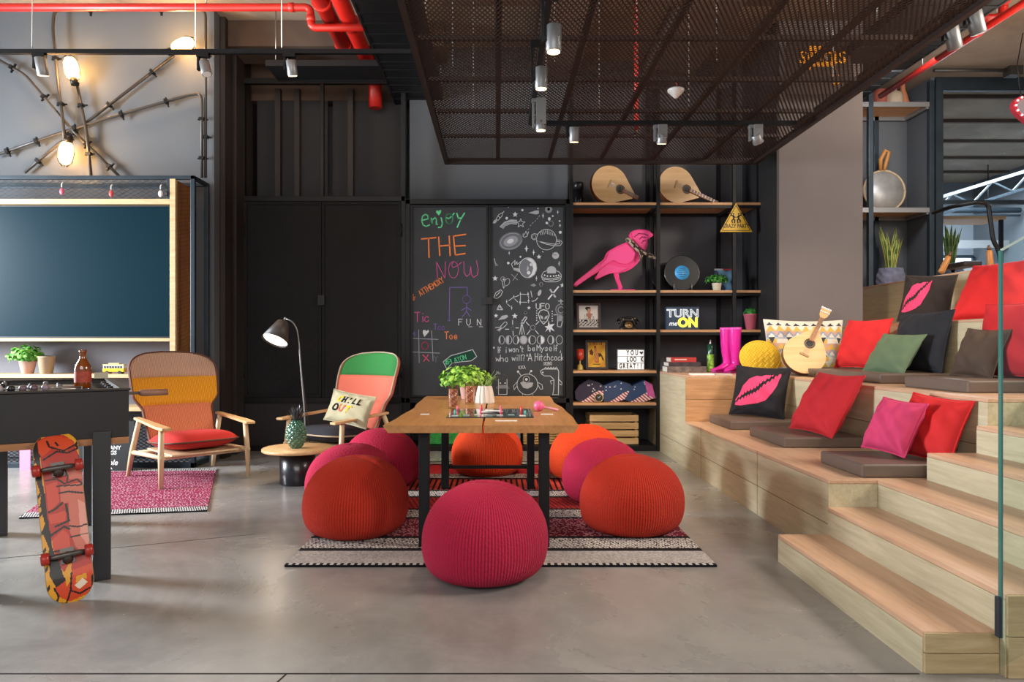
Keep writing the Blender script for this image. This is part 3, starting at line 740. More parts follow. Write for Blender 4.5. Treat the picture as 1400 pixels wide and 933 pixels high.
# graphic in photo-crop coordinates (crop 634x933), board axis from (290,60) to (352,905)
polys = [
 (BK,[(200,110),(232,78),(250,110),(228,200),(240,330),(262,470),(275,640),(300,720),(268,770),(255,690),(262,640),(235,560),(246,520),(228,430),(232,380),(212,300),(222,250),(205,190)]),
 (RD,[(222,105),(280,72),(330,80),(370,120),(395,200),(402,300),(420,350),(440,480),(462,640),(455,720),(430,780),(330,780),(290,700),(272,600),(255,470),(245,330),(232,200)]),
 (OR,[(225,110),(280,75),(345,95),(380,140),(330,178),(280,150),(240,190),(225,170)]),
 (PK,[(330,260),(402,240),(408,320),(350,315)]),
 (PK,[(310,345),(405,335),(428,480),(440,640),(455,690),(400,680),(370,650),(345,560),(345,430),(315,430)]),
 (hx('#d08c7c'),[(385,420),(425,450),(436,600),(420,650),(392,600)]),
 (hx('#c2452f'),[(252,335),(300,320),(308,420),(262,470)]),(hx('#c2452f'),[(262,480),(335,470),(330,520),(268,525)]),(hx('#c2452f'),[(275,600),(320,560),(345,590),(350,650),(278,650)]),
 (BK,[(262,690),(300,700),(318,780),(330,800),(290,830),(262,770)]),
 (OR,[(280,830),(330,800),(350,760),(430,740),(470,720),(465,800),(420,870),(340,900),(300,870)]),
 (YL,[(320,765),(352,700),(348,800),(330,830)]),
 (BK,[(430,800),(465,760),(455,840),(425,860)]),
 (hx('#d8c7b0'),[(360,830),(395,800),(412,825),(380,850)]),
 (YL,[(370,790),(410,780),(412,810),(395,800),(365,822)]),
]
lines = [([(262,110),(270,140),(300,155),(330,168),(380,138),(392,160),(345,180),(300,168),(280,182),(245,205)],6),([(295,120),(305,135)],6),
 ([(250,312),(300,308),(330,335),(385,318),(405,345)],5),([(300,345),(335,345),(400,350)],5),([(308,380),(345,376),(412,392)],6),([(318,430),(290,455),(262,468)],7),([(335,440),(345,520),(290,540)],7),
 ([(262,585),(325,545),(345,560)],7),([(345,545),(380,555),(440,545)],5),([(350,600),(440,590)],4),([(395,200),(412,330),(430,430),(452,560),(462,650)],5),([(345,650),(400,690),(455,690)],6),([(275,660),(345,655)],6),
 ([(350,770),(345,850),(330,905)],5),([(345,850),(380,870),(420,850)],5),([(282,830),(300,870),(295,890)],5),([(215,440),(240,430)],6),([(330,260),(345,300),(340,330)],5)]
def sdist(x,y,P):
    d = 1e9
    for (x0,y0),(x1,y1) in zip(P[:-1],P[1:]):
        dx,dy = x1-x0,y1-y0; t_ = max(0,min(1,((x-x0)*dx+(y-y0)*dy)/(dx*dx+dy*dy))); d = min(d,math.hypot(x-x0-dx*t_,y-y0-dy*t_))
    return d
def sk_col(s,tt):
    ax = Vector((290,60)).lerp(Vector((352,905)),s); hwp = 98
    e = .135; k = 1.
    if s < e: k = math.sqrt(max(0,1-((e-s)/e)**2))
    if s > 1-e: k = math.sqrt(max(0,1-((s-1+e)/e)**2))
    x = ax.x+tt*hwp*k; y = ax.y - tt*8
    c = YL
    if .84 < abs(tt) and math.sin(s*60+tt*9) > .75: c = BK
    for cc,P in polys:
        if inpoly(x,y,P): c = cc
    for P,w in lines:
        if sdist(x,y,P) < w*.75: c = BK
    if abs(tt) > .965: c = hx('#8a6a40')
    return c
t = thing('skateboard','graffiti printed skateboard leaning upright on the foosball table','skateboard',pb)
mb = MB(); mb.grid(lambda a,b: sk_pos(.002+.996*b,a*2-1,.004),64,220,0,lambda a,b: sk_col(b,a*2-1))
mb.grid(lambda a,b: sk_pos(.002+.996*b,a*2-1,-.006),12,60,0,lambda a,b: hx('#2a2a2a'),flip=True)
# edge
N_=120; ring = []
for k in range(N_+1): ring.append((.002+.996*k/N_,-1))
for k in range(N_+1): ring.append((.998-.996*k/N_,1))
V = []; 
for s,tt in ring: V += [sk_pos(s,tt,.004),sk_pos(s,tt,-.006)]
n = len(ring); mb.add(V,[(2*i,2*i+1,2*((i+1)%n)+1,2*((i+1)%n)) for i in range(n)],0,False,hx('#c9a36a'))
obj('deck', mb, painted('deck print',.45,.1), t, True)
for s in (.24,.74):
    c0 = sk_pos(s,0,.004)
    tr = obj('truck', MB().bar(c0-u*.035+nrm*.004,c0+u*.035+nrm*.004,.055,.008,up=nrm).tube([c0+nrm*.005-u*.02,c0+nrm*.03-u*.005,c0+nrm*.045+u*.005],[.022,.018,.013],10).tube([c0+nrm*.045-lat*.085,c0+nrm*.045-lat*.045,c0+nrm*.045+lat*.045,c0+nrm*.045+lat*.085],[.005,.012,.012,.005],8), mat('truck metal %d'%int(s*100),'#5b5754',.4,.7), t, True)
    for q in (-1,1):
        w0 = c0+nrm*.045+lat*q*.085
        obj('wheel', MB().tube([w0-lat*.017,w0-lat*.013,w0+lat*.013,w0+lat*.017],[.022,.027,.027,.02],18), mat('red wheel','#a3281f',.35), tr, True)
# ================================================================== rugs
def quadmap(A,B,C,D):
    A,B,C,D = map(Vector,(A,B,C,D))
    return lambda u,v: A.lerp(B,u).lerp(D.lerp(C,u),v)
rd = random.Random(4)
def fl(px,py):
    Y = F*CH/(py-CY); return Vector(((px-CX)*Y/F,Y,0))
q = quadmap(fl(26,710),fl(283,700),fl(296,642),fl(118,643))
pk1,pk2,wh,bk = hx('#7d1e3e'),hx('#9c345a'),hx('#b3929b'),hx('#191a20')
def rugc(u,v):
    if v < .075 or v > .925:
        return bk if (int(u*150+v*30) % 2) else hx('#c9c7c4')
    r = int(v*44); k = (u*46 + (r%2)*.5 + rd.random()*.25) % 1
    if r%3 == 0: return pk1 if rd.random()<.8 else wh
    if k > .62: return wh if rd.random()<.65 else pk2
    return mixc(pk1,pk2,rd.random())
mb = MB(); mb.grid(lambda u,v: q(u,v)+Vector((0,0,.011)),230,110,0,rugc,False)
n_=len(mb.v); E=[q(0,0),q(1,0),q(1,1),q(0,1)]
for a,b in zip(E,E[1:]+E[:1]): mb.add([a+Vector((0,0,.001)),b+Vector((0,0,.001)),b+Vector((0,0,.011)),a+Vector((0,0,.011))],[(0,1,2,3)],0,False,bk)
setp(obj('fringed_rug', mb, M['paintw']),'pink woven rug with black and white fringed ends under the yellow armchair','rug')
# main striped rug
RX0,RX1,RY0,RY1 = -1.12,1.155,3.59,6.78
def y2(py): return F*CH/(py-CY)
bands = [(777,773.5,'edge'),(773.5,757,'lg'),(757,753,'bk'),(753,739,'wp'),(739,736,'bk'),(736,712,'pkp'),(712,710,'bk'),(710,700,'wp'),(700,698,'bk'),(698,683,'rd'),(683,681,'bk'),(681,674,'wp'),(674,672,'bk'),(672,658,'rb'),(658,656,'bk'),(656,650,'wp'),(650,638,'red'),(638,636.5,'bk'),(636.5,634,'lg'),(634,600,'bk')]
bY = [(y2(a),y2(b),k) for a,b,k in bands]
NU,NV = 250,300
def bigrug(u,v):
    y = lerp(RY0,RY1,v); i = int(u*NU); j = int(v*NV); r = rd.random()
    for a,b,k in bY:
        if a <= y < b:
            if k == 'edge': return bk if i%4<2 else hx('#b9b4b0')
            if k == 'lg': return mixc(hx('#8f8a88'),hx('#b5afac'),r)
            if k == 'bk': return hx('#1c191b')
            if k == 'wp': return hx('#2a272a') if ((i*2+j*3)%7<2 or r<.12) else mixc(hx('#a59e9a'),hx('#d3cdc6'),r)
            if k == 'pkp': return mixc(hx('#6d1f33'),hx('#8d2f44'),r) if (i//2+j)%3 else (hx('#c7a3a0') if r<.5 else hx('#3a1a22'))
            if k == 'rd': return mixc(hx('#7d1a1e'),hx('#a5302f'),r) if (i+j//3)%4 else hx('#3a1416')
            if k == 'rb': return hx('#1f1214') if i%5<2 else mixc(hx('#a5302b'),hx('#bd4a3a'),r)
            if k == 'red': return mixc(hx('#97202a'),hx('#ad2c34'),r)
    return hx('#1c191b')
mb = MB(); mb.grid(lambda u,v: Vector((lerp(RX0,RX1,u),lerp(RY0,RY1,v),.013)),NU,NV,0,bigrug,False)
for a,b in (((RX0,RY0),(RX1,RY0)),((RX1,RY0),(RX1,RY1)),((RX1,RY1),(RX0,RY1)),((RX0,RY1),(RX0,RY0))):
    mb.add([(a[0],a[1],.001),(b[0],b[1],.001),(b[0],b[1],.013),(a[0],a[1],.013)],[(0,1,2,3)],0,False,bk)
setp(obj('striped_rug', mb, M['paintw']),'large red, grey and black striped rug under the table and poufs','rug')
RZ = .0135
# ================================================================== armchairs
WEAVE = {}
def weave(name,c,ribs=True):
    m = mat(name,c,.9); 
    if ribs:
        N,L = m.node_tree.nodes, m.node_tree.links; P = N['Principled BSDF']
        tc = N.new('ShaderNodeTexCoord'); w = N.new('ShaderNodeTexWave'); w.bands_direction = 'X'; w.inputs['Scale'].default_value = 22; w.inputs['Distortion'].default_value = 1.2; w.inputs['Detail Scale'].default_value = .6
        L.new(tc.outputs['Object'],w.inputs['Vector'])
        b = N.new('ShaderNodeBump'); b.inputs['Strength'].default_value = .7; b.inputs['Distance'].default_value = .006; L.new(w.outputs['Fac'],b.inputs['Height']); L.new(b.outputs[0],P.inputs['Normal'])
        mx = N.new('ShaderNodeMix'); mx.data_type='RGBA'; c_ = hx(c); mx.inputs[6].default_value = (*[x*.76 for x in c_],1); mx.inputs[7].default_value = (*[min(1,x*1.1) for x in c_],1)  # rib grooves also shaded by mixing a darker tone into the colour
        L.new(w.outputs['Fac'],mx.inputs[0]); L.new(mx.outputs[2],P.inputs['Base Color'])
    return m
def armchair(label, loc, rz, cols, ribs):
    t = thing('lounge_armchair',label,'armchair',loc,rz)
    def halfw(v):
        if v < .34: return lerp(.29,.305,sst(0,.34,v))
        if v < .52: return lerp(.305,.378,sst(.34,.52,v))
        w = .378+.01*math.sin((v-.52)/.48*pi)
        if v > .78: w *= (max(0,1-((v-.78)/.22)**2.8))**(1/2.8)
        return w
    Hs = .82
    def surf(x,v,d):
        # recline: z up the back, y away
        z = .30+Hs*v*.96; y = .20+.44*v - .06*v*v
        wg = x*x*(.45+.3*sst(.3,.8,v)); y -= wg
        return Vector((x, y-d, z+d*.35))
    def band(v0,v1,d,u): pass
    def panel(v0,v1,nu=28,nv=22,d=.035):
        mb = MB()
        def f(a,b,back=False):
            v = lerp(v0,v1,b); v = min(v,.9995); x = (a*2-1)*halfw(v)*.965
            e = (1-abs(a*2-1)**8); eb = 1.
            q_ = min((v-v0)/.02,(v1-v)/.02 ,1.) if v1-v0 < .9 else 1.
            pf = d*(.55+.45*e*max(0,min(1,q_)))
            return surf(x,v,pf)
        mb.grid(lambda a,b: f(a,b),nu,nv,0,None,True)
        return mb
    names = ('lumbar_panel','back_panel','head_panel')
    for nme,(v0,v1),c in zip(names,((.0,.40),(.40,.71),(.71,.999)),cols[:3]):
        obj(nme, panel(v0,v1), weave(label[:5]+nme,c,ribs), t)
    # wooden shell with piping
    mb = MB()
    mb.grid(lambda a,b: surf((a*2-1)*halfw(min(b*.9995,.9995)),b*.9995,.012),28,50,0,None,True)
    mb.grid(lambda a,b: surf((a*2-1)*halfw(min(b*.9995,.9995)),b*.9995,-.004),28,50,0,None,True,flip=True)
    ring = [(-1,k/60*.9995) for k in range(61)]+[(1,(60-k)/60*.9995) for k in range(61)]
    V=[]
    for s,v in ring: V += [surf(s*halfw(v),v,.012),surf(s*halfw(v),v,-.004)]
    n=len(ring); mb.add(V,[(2*i,2*i+1,2*((i+1)%n)+1,2*((i+1)%n)) for i in range(n)],0,True)
    sh = obj('back_shell', mb, mat(label[:5]+'shell',cols[4],.5), t)
    pts = [surf(s*halfw(v)*.985,v,.028) for s,v in ring]
    obj('piping', MB().tube(pts,.007,6), mat(label[:5]+'piping',cols[5],.7), sh)
    # seat cushion
    def seat(a,b,top):
        th_ = a*2*pi; r = b
        cx = math.cos(th_); sy = math.sin(th_)
        k = (abs(cx)**4+abs(sy)**4)**(-.25)*r
        x = cx*k*.32; y = sy*k*.33-.06
        h = .078*(1-b**5)
        z = .335+.02*(-y) + (h+.0 if top else -h*.9)
        return Vector((x,y,z-.04*(y+.05)))
    mb = MB(); mb.grid(lambda a,b: seat(a,b,True),48,12,0,None,True); mb.grid(lambda a,b: seat(a,b,False),48,12,0,None,True,flip=True)
    sc = obj('seat_cushion', mb, weave(label[:5]+'seat',cols[3],False), t)
    obj('piping', MB().tube([seat(k/48,1.,True) for k in range(49)],.008,6), mat(label[:5]+'seat piping',cols[5],.7), sc)
    # wooden frame
    for s in (-1,1):
        obj('leg', MB().tube([(s*.365,-.34,.0),(s*.36,-.33,.25),(s*.35,-.31,.48)],[.017,.023,.021],12), M['chairwood'], t)
        obj('leg', MB().tube([(s*.375,.44,.0),(s*.365,.36,.22),(s*.35,.22,.515)],[.017,.024,.021],12), M['chairwood'], t)
        P = [(-.042,-.42),(.035,-.43),(.05,-.30),(.038,.0),(.03,.27),(-.022,.28),(-.03,.0)]
        Mx = Matrix(((1,0,0,s*.352),(0,1,0,0),(0,0,1,.495),(0,0,0,1))) @ Matrix.Rotation(R(3.2),4,'X')
        obj('armrest', MB().prism([(x*s,y) for x,y in P],Mx,.022), M['armwood'], t, False,.005)
        obj('side_rail', MB().tube([(s*.355,-.36,.245),(s*.36,.0,.235),(s*.36,.39,.215)],.019,12), M['chairwood'], t)
    for y,z in ((-.27,.235),(.20,.23)):
        obj('cross_rail', MB().tube([(-.36,y,z),(.36,y,z)],.02,12), M['chairwood'], t)
    obj('seat_board', MB().box(-.28,.28,-.34,.24,.245,.26), M['chairwood'], t, False,.004)
    return t
armchair('wooden armchair with orange, yellow and beige striped back and red seat on the pink rug',(-2.69,5.99,.012),R(45),('#d9805a','#e8a020','#c7a48c','#b3211b','#6a3c28','#5a3426'),True)
armchair('wooden armchair with green and coral back and navy seat behind the poufs',(-1.50,6.5,0),R(-33),('#e0725c','#e0725c','#2f7f3c','#2a2c36','#b8604a','#b9a58e'),False)
# ------------------------------------------------------------------ pillow builder
def pillow_fn(w,h,t,Mx,pinch=.07,dimple=0.,seed=0):
    rd_ = random.Random(seed); ph = [rd_.uniform(0,6.28) for _ in range(6)]
    def f(a,b,side):
        x = a*2-1; y = b*2-1
        # edges pulled in between the four corners
        ex = 1-pinch*(1-y*y); ey = 1-pinch*(1-x*x)
        X_ = x*w/2*ex; Y_ = y*h/2*ey
        z = t*.6*((1-abs(x)**2.6)*(1-abs(y)**2.6))**.55
        z += .009*math.sin(7*x+ph[0]+3*y)*math.sin(5*y+ph[1])*(1-x**4)*(1-y**4)*(t/.12)
        z += .006*math.sin(13*x*y+ph[2]+4*x)*(1-x**4)*(1-y**4)
        rc = min(math.hypot(1-abs(x),1-abs(y)),1.2); z += .012*(t/.15)*math.sin(math.atan2(1-abs(y)+1e-4,1-abs(x)+1e-4)*7+ph[3])*math.exp(-(rc/.45)**2)*min(1,(1-abs(x))*(1-abs(y))*25)
        if dimple: z -= dimple*math.exp(-((x-.0)**2*9+(y-.95)**2*6))
        return Mx @ Vector((X_,Y_,side*z))
    return f
def pillow(label, c, w, h, t, rz, tilt, roll, m, colf=None, n=34, group=None, seed=0, seam=None, name='throw_pillow', cat='pillow', dimple=0.):
    """c = centre; rz turns about z (0 faces the camera), tilt leans back, roll turns in its own plane"""
    Mx = Matrix.Translation(Vector(c)) @ Matrix.Rotation(rz,4,'Z') @ Matrix.Rotation(pi/2-tilt,4,'X') @ Matrix.Rotation(roll,4,'Z')
    f = pillow_fn(w,h,t,Mx,seed=seed,dimple=dimple)
    zmin = min(f(a/10,b/10,s).z for a in range(11) for b in range(11) for s in (1,-1))
    T = thing(name,label,cat,(c[0],c[1],zmin),rz,group)
    mb = MB(); mb.grid(lambda a,b: f(a,b,1),n,n,0,colf,True); mb.grid(lambda a,b: f(a,b,-1),max(20,n//3),max(20,n//3),0,(lambda a,b: colf(-1,-1)) if colf else None,True,flip=True)
    obj('cover', mb, m, T, True)
    ring = [f(k/24,0,1) for k in range(24)]+[f(1,k/24,1) for k in range(24)]+[f(1-k/24,1,1) for k in range(24)]+[f(0,1-k/24,1) for k in range(25)]
    obj('seam', MB().tube(ring,.005,6), seam or m, T, True)
    return T
LIN = hx('#b9b08f')
c = Vector(((478-CX)*6.28/F,6.28,.585))
T = pillow('beige CHILL OUT cushion on the green backed armchair',c,.52,.30,.11,R(-28),R(20),R(-7),mat('beige linen','#b3ab8b',.9,bump=.3,bscale=250),seed=3,name='lumbar_pillow')
Mx = Matrix.Translation(c) @ Matrix.Rotation(R(-28),4,'Z') @ Matrix.Rotation(pi/2-R(20),4,'X') @ Matrix.Rotation(R(-7),4,'Z')
f_ = pillow_fn(.52,.30,.11,Matrix.Identity(4),seed=3)
mb = MB()
def wrap_text(s,x0,y0,size,cols,step):
    for i,chh in enumerate(s):
        sub = MB().text(chh,size,Matrix.Identity(4),0,None,.0004,.0035,shear=.3)
        V=[]
        for v in sub.v:
            X_=x0+i*step+v.x; Y_=y0+v.y
            a=(X_/.26+1)/2; b=(Y_/.15+1)/2
            z=f_(min(max(a,0),1),min(max(b,0),1),1).z+.0035
            V.append(Mx @ Vector((X_,Y_,z+v.z)))
        mb.add(V,sub.f,0,False,hx(cols[i]))
wrap_text('CHILL',-.10,.062,.075,('#d8b62a','#1d1c20','#1d1c20','#1d1c20','#1d1c20'),.058)
wrap_text('OUT',-.12,-.022,.092,('#1d1c20','#c9694a','#d8b62a'),.075)
obj('lettering', mb, M['chalk'], T, True)
# ================================================================== side table, pineapple, lamp
ct = Vector((-1.69,5.78,0))
t = thing('side_table','low round side table with oak top and black drum base','table',ct)
Mt = Matrix.Translation(ct)
obj('table_top', MB().lathe([(.0,.275),(.285,.275),(.293,.281),(.293,.297),(.288,.302),(0,.302)],48,0,Mt,close=False), M['armwood'], t, True)
obj('drum_base', MB().lathe([(.0,.001),(.145,.001),(.147,.004),(.147,.274),(0,.274)],40,0,Mt,close=False), mat('black lacquered drum','#1b1b20',.3,coat=.3), t, True)
pp = Vector(((405-CX)*5.75/F,5.75,.3025))
t = thing('ceramic_pineapple','green glazed ceramic pineapple on the round side table','ornament',pp)
mb = MB()
def pine(a,b):
    ang = a*2*pi; z = b*.235; r = .078*math.sin(pi*min(1,max(.0,b*.93+.05)))**.5
    k = abs(math.sin(ang*5+b*16))*abs(math.sin(ang*5-b*16))
    r = r+.011*k
    return pp+Vector((r*math.cos(ang),r*math.sin(ang),z))
mb.grid(pine,100,60,0,None,True)
obj('body', mb, mat('green ceramic glaze','#2f5f49',.15,coat=.8,nscale=12,nvar=.2), t, True)
mb = MB(); rdp = random.Random(5)
for k in range(26):
    a = k*2.4; lv = k/26; L = lerp(.075,.13,lv); d = Vector((math.cos(a),math.sin(a),0)); out = lerp(.07,.015,lv)
    b0 = pp+Vector((0,0,.225+.02*lv))+d*.018
    pts = [b0, b0+d*out*.55+Vector((0,0,L*.55)), b0+d*out*1.1+Vector((0,0,L*.95))]
    s = Vector((0,0,1)).cross(d)*.011
    mb.add([pts[0]-s,pts[0]+s,pts[1]+s*.9,pts[1]-s*.9,pts[2],pts[1]+d*.004,pts[0]+d*.004],[(0,6,5,3),(6,1,2,5),(3,5,4),(5,2,4)],0,True)
obj('crown', mb, mat('dark crown','#2a3138',.35,coat=.4), t, True)
# floor lamp
lx,ly = (417-CX)*6.35/F,6.35
t = thing('floor_lamp','black arched floor lamp with lit cone shade beside the side table','lamp',(lx,ly,0))
obj('base', MB().lathe([(0,.0),(.13,.0),(.135,.006),(.135,.018),(.02,.026),(.012,.04)],32,0,Matrix.Translation((lx,ly,0)),close=False), M['blacksat'], t, True)
top = W(391,436,6.3); sh0 = top
pth = [(lx,ly,.02),Vector((lx-.0,ly,.5)),W(411,500,6.34),W(409,470,6.33),W(406,450,6.32),W(400,440,6.31),top]
obj('stem', MB().tube(roundpath(pth,.15,5),.007,8), M['lampgrey'], t, True)
sd = (W(376,466,6.20)-W(388,440,6.3)).normalized()
sp0 = W(387,442,6.3)
def cone(mb,pts,n=32):
    nx = Vector((0,1,0)); ny = sd.cross(nx).normalized(); nx = ny.cross(sd).normalized()
    Mx = Matrix(((nx.x,ny.x,sd.x,sp0.x),(nx.y,ny.y,sd.y,sp0.y),(nx.z,ny.z,sd.z,sp0.z),(0,0,0,1)))
    return mb.lathe(pts,n,0,Mx,close=False)
obj('shade', cone(MB(),[(.0,-.012),(.05,-.01),(.058,.0),(.122,.195),(.119,.195),(.055,.004)]), mat('dark grey shade','#3a3431',.5), t, True)
obj('bulb', cone(MB(),[(0,.175),(.112,.176),(.112,.18),(0,.181)]), emit('lamp disc','#fff1e0',5), t, True)
obj('knob', MB().tube([sp0-sd*.005,sp0-sd*.05],.01,10).ball(sp0-sd*.052,.012,10,8), M['lampgrey'], t, True)
obj('cord', MB().tube([W(409,470,6.35),W(414,520,6.36),Vector((lx+.03,ly+.02,.4)),Vector((lx+.05,ly+.03,.03))],.003,5), M['blacksat'], t, True)
spot('floor lamp light', sp0+sd*.21, sp0+sd*1., 14, (1.,.78,.55), 120,.9,.05)
# ================================================================== table
TX0,TX1,TY0,TY1,TZ = -.61,.458,3.80,5.98,.722
t = thing('dining_table','rectangular live edge oak table on black steel legs','table',(-.075,4.75,RZ))
rt = random.Random(12)
def edge(side):
    n = 24; out = []
    for k in range(n+1):
        y = lerp(TY0,TY1,k/n); wob = .012*math.sin(k*.33+side*2)+.005*math.sin(k*.8+side)-.012*math.exp(-((y-TY0)/.25)**2)
        out.append((wob,y))
    return out
gp = -.08
for s in (-1,1):
    e = edge(s); xb = TX0 if s<0 else TX1; g0 = gp+s*.006
    top = [(xb - s*w if True else xb, y) for w,y in e]; 
    mb = MB(); n=len(top); V=[]
    for (x,y) in top: V += [(x,y,TZ),(x-s*.006,y,TZ-.015),(x-s*.03,y,TZ-.042),(g0,y,TZ-.042),(g0,y,TZ)]
    Fs=[]
    for i in range(n-1):
        for j in range(5):
            Fs.append((i*5+j,i*5+(j+1)%5,(i+1)*5+(j+1)%5,(i+1)*5+j))
    Fs += [tuple(range(5)),tuple((n-1)*5+j for j in range(4,-1,-1))]
    mb.add(V,Fs)
    obj('tabletop_slab', mb, M['tablewood'], t, True)
for x in (-.42,.268):
    for y in (3.925,5.50):
        obj('leg', MB().box(x-.03,x+.03,y-.025,y+.025,RZ,TZ-.043), M['black'], t, True,.003)
mb = MB()
mb.box(-.39,.238,5.475,5.525,TZ-.083,TZ-.043)
for x in (-.42,.268): mb.box(x-.02,x+.02,3.951,5.474,TZ-.083,TZ-.043)
obj('top_rail', mb, M['black'], t, True)
obj('stretcher', MB().box(-.39,.238,5.485,5.515,.175,.20), M['black'], t, True)
# ---- things on the table
def tp(px,py,z=TZ):
    Y = (CH-z)*F/(py-CY); return Vector(((px-CX)*Y/F,Y,z))
def tumbler(label,px,py,h):
    p = tp(px,py); T = thing('tumbler',label,'glass',p,0,'iced drinks'); Mt = Matrix.Translation(p)
    obj('glass', MB().lathe([(0,.0005),(.03,.0005),(.034,.004),(.037,h),(.0345,h),(.0315,.014),(0,.012)],28,0,Mt,close=False), glass_thin('tumbler glass %s'%px,(.93,.9,.88),.25,.03), T, True)
    def dr(a,b):
        an=a*2*pi; r=.0305+.003*b; r += .0012*math.sin(an*9+b*20)*math.sin(b*24)
        return p+Vector((r*math.cos(an),r*math.sin(an),.015+b*(h*.83-.015)))
    mb = MB().grid(dr,48,30,0,lambda a,b: mixc(hx('#8d3a1c'),hx('#f0b898'),max(0,min(1,.42+.45*math.sin(a*30+b*9)*math.sin(b*26+a*8)))))
    mb.lathe([(0,h*.83),(.0335,h*.83)],24,0,Mt,hx('#c98060'),False)
    obj('iced_drink', mb, M['paintg'], T, True)
    mb = MB(); 
    return T
tumbler('left tumbler of iced tea at the front of the herb plant',619.5,559,.165)
tumbler('right tumbler of iced tea between the other glass and the ribbed pot',642,553,.165)
p = tp(663,551)
t = thing('ribbed_planter','white ribbed pot with a thin leaved spider plant on the table','plant',p)
def rib(a,b):
    an=a*2*pi; r=lerp(.072,.05,b**1.5)+.004*math.cos(an*14+b*1.2)
    return p+Vector((r*math.cos(an),r*math.sin(an),.001+b*.13))
mb = MB().grid(rib,112,16); mb.lathe([(.046,.131),(0,.12)],24,0,Matrix.Translation(p),close=False)
obj('pot', mb, mat('white ribbed ceramic','#d8cdc0',.6), t, True)
mb = MB(); rs = random.Random(8)
for k in range(26):
    a = rs.uniform(0,6.28); L = rs.uniform(.10,.24); d = Vector((math.cos(a),math.sin(a)*.8,0)); s = Vector((-d.y,d.x,0))*.004
    b0 = p+Vector((0,0,.125))+d*.02; hgt = rs.uniform(.05,.13); cc = mixc(hx('#4b6a2c'),hx('#a5b26a'),rs.random())
    pts = [b0+d*L*u+Vector((0,0,hgt*math.sin(min(1,u*1.15)*pi*.75))) for u in (0,.25,.5,.75,1)]
    for i in range(4): 
        w0=1-i/4*.8; w1=1-(i+1)/4*.8; mb.add([pts[i]-s*w0,pts[i]+s*w0,pts[i+1]+s*w1,pts[i+1]-s*w1],[(0,1,2,3)],0,True,cc)
obj('leaves', mb, M['paint'], t, True)
p = Vector(((640-CX)*5.66/F,5.66,TZ))
t = thing('potted_basil','bushy bright green herb in a pale pot behind the glasses','plant',p)
pot(t,p,.055,.07,.11,M['terracotta'])
obj('foliage', leafball(MB(),p+Vector((-.02,0,.16)),(.23,.16,.125),620,.055,('#3d7d1c','#a5d04f'),seed=9), M['paint'], t, True)
# game board
t = thing('board_game','dark board game with clear top, cards and coloured pegs set into the table','game',(-.03,4.05,TZ))
a0,a1 = tp(610,572),tp(730,572); y0,y1 = a0.y, tp(620,561).y
obj('board', MB().box(a0.x,a1.x,y0,y1,TZ+.0005,TZ+.008), mat('dark glossy board','#23302e',.12,coat=.5,nscale=25,nvar=.5), t, True,.001)
mb = MB()
for k in range(7):
    x = a0.x+.03+k*.07; mb.box(x,x+.04,y0+.04+.03*(k%3),y0+.07+.03*(k%3),TZ+.0082,TZ+.011,0,hx(('#b9c9c4','#8fb0aa','#d8d5cc','#6d8a86')[k%4]))
obj('printed_field', mb, M['paint'], t, True)
for px,py,c,h in ((622,569,'#3aa79a',.03),(625.5,563,'#e0507a',.03),(657,569,'#e0507a',.04),(685,569,'#e0485a',.04),(684,563,'#d96a8a',.03),(712.5,566,'#d8342a',.04),(718,568,'#5ab0a0',.02),(658.5,562,'#d8342a',.03)):
    q_ = tp(px,py); obj('peg', MB().lathe([(.006,0),(.007,.002),(.0055,h),(.0,h+.003)],10,0,Matrix.Translation((q_.x,q_.y,TZ+.0085)),close=False), mat('peg %s %s'%(px,c),c,.35), t, True)
q_ = tp(671,566); 
t2 = thing('card_stack','white folded cards lying on the game board','cards',(q_.x,q_.y,TZ+.008)); mb = MB()
for k,(dx,dy,rz) in enumerate(((-.02,0,.2),(.01,.012,-.15),(.025,-.008,.1))): mb.mbox(.10,.062,.003,Matrix.Translation((q_.x+dx,q_.y+dy,TZ+.0135+k*.0035)) @ Matrix.Rotation(rz,4,'Z') @ Matrix.Rotation(.03*k,4,'Y'))
obj('card', mb, M['white'], t2, True)
for px,py,w,lab in ((581,567,.055,'white card lying at the left end of the table'),(692,576,.13,'white strip of paper at the front edge of the table'),(748,567,.075,'white card at the right end of the table below the maraca')):
    q_ = tp(px,py); setp(obj('paper_card', MB().box(q_.x-w/2,q_.x+w/2,q_.y-.022,q_.y+.022,TZ+.0004,TZ+.003), M['white']),lab,'card')
q_ = tp(737,563); PKM = mat('pink plastic','#e8628c',.35)
t = thing('maraca','pink maraca lying on the right side of the table','maraca',(q_.x,q_.y,TZ))
obj('head', MB().ball((q_.x,q_.y+.02,TZ+.0365),.0355,20,14), PKM, t, True)
obj('handle', MB().tube([(q_.x+.03,q_.y+.015,TZ+.03),(q_.x+.13,q_.y-.0,TZ+.011)],[.007,.0075],8), mat('light pink plastic','#f0a3b8',.35), t, True)
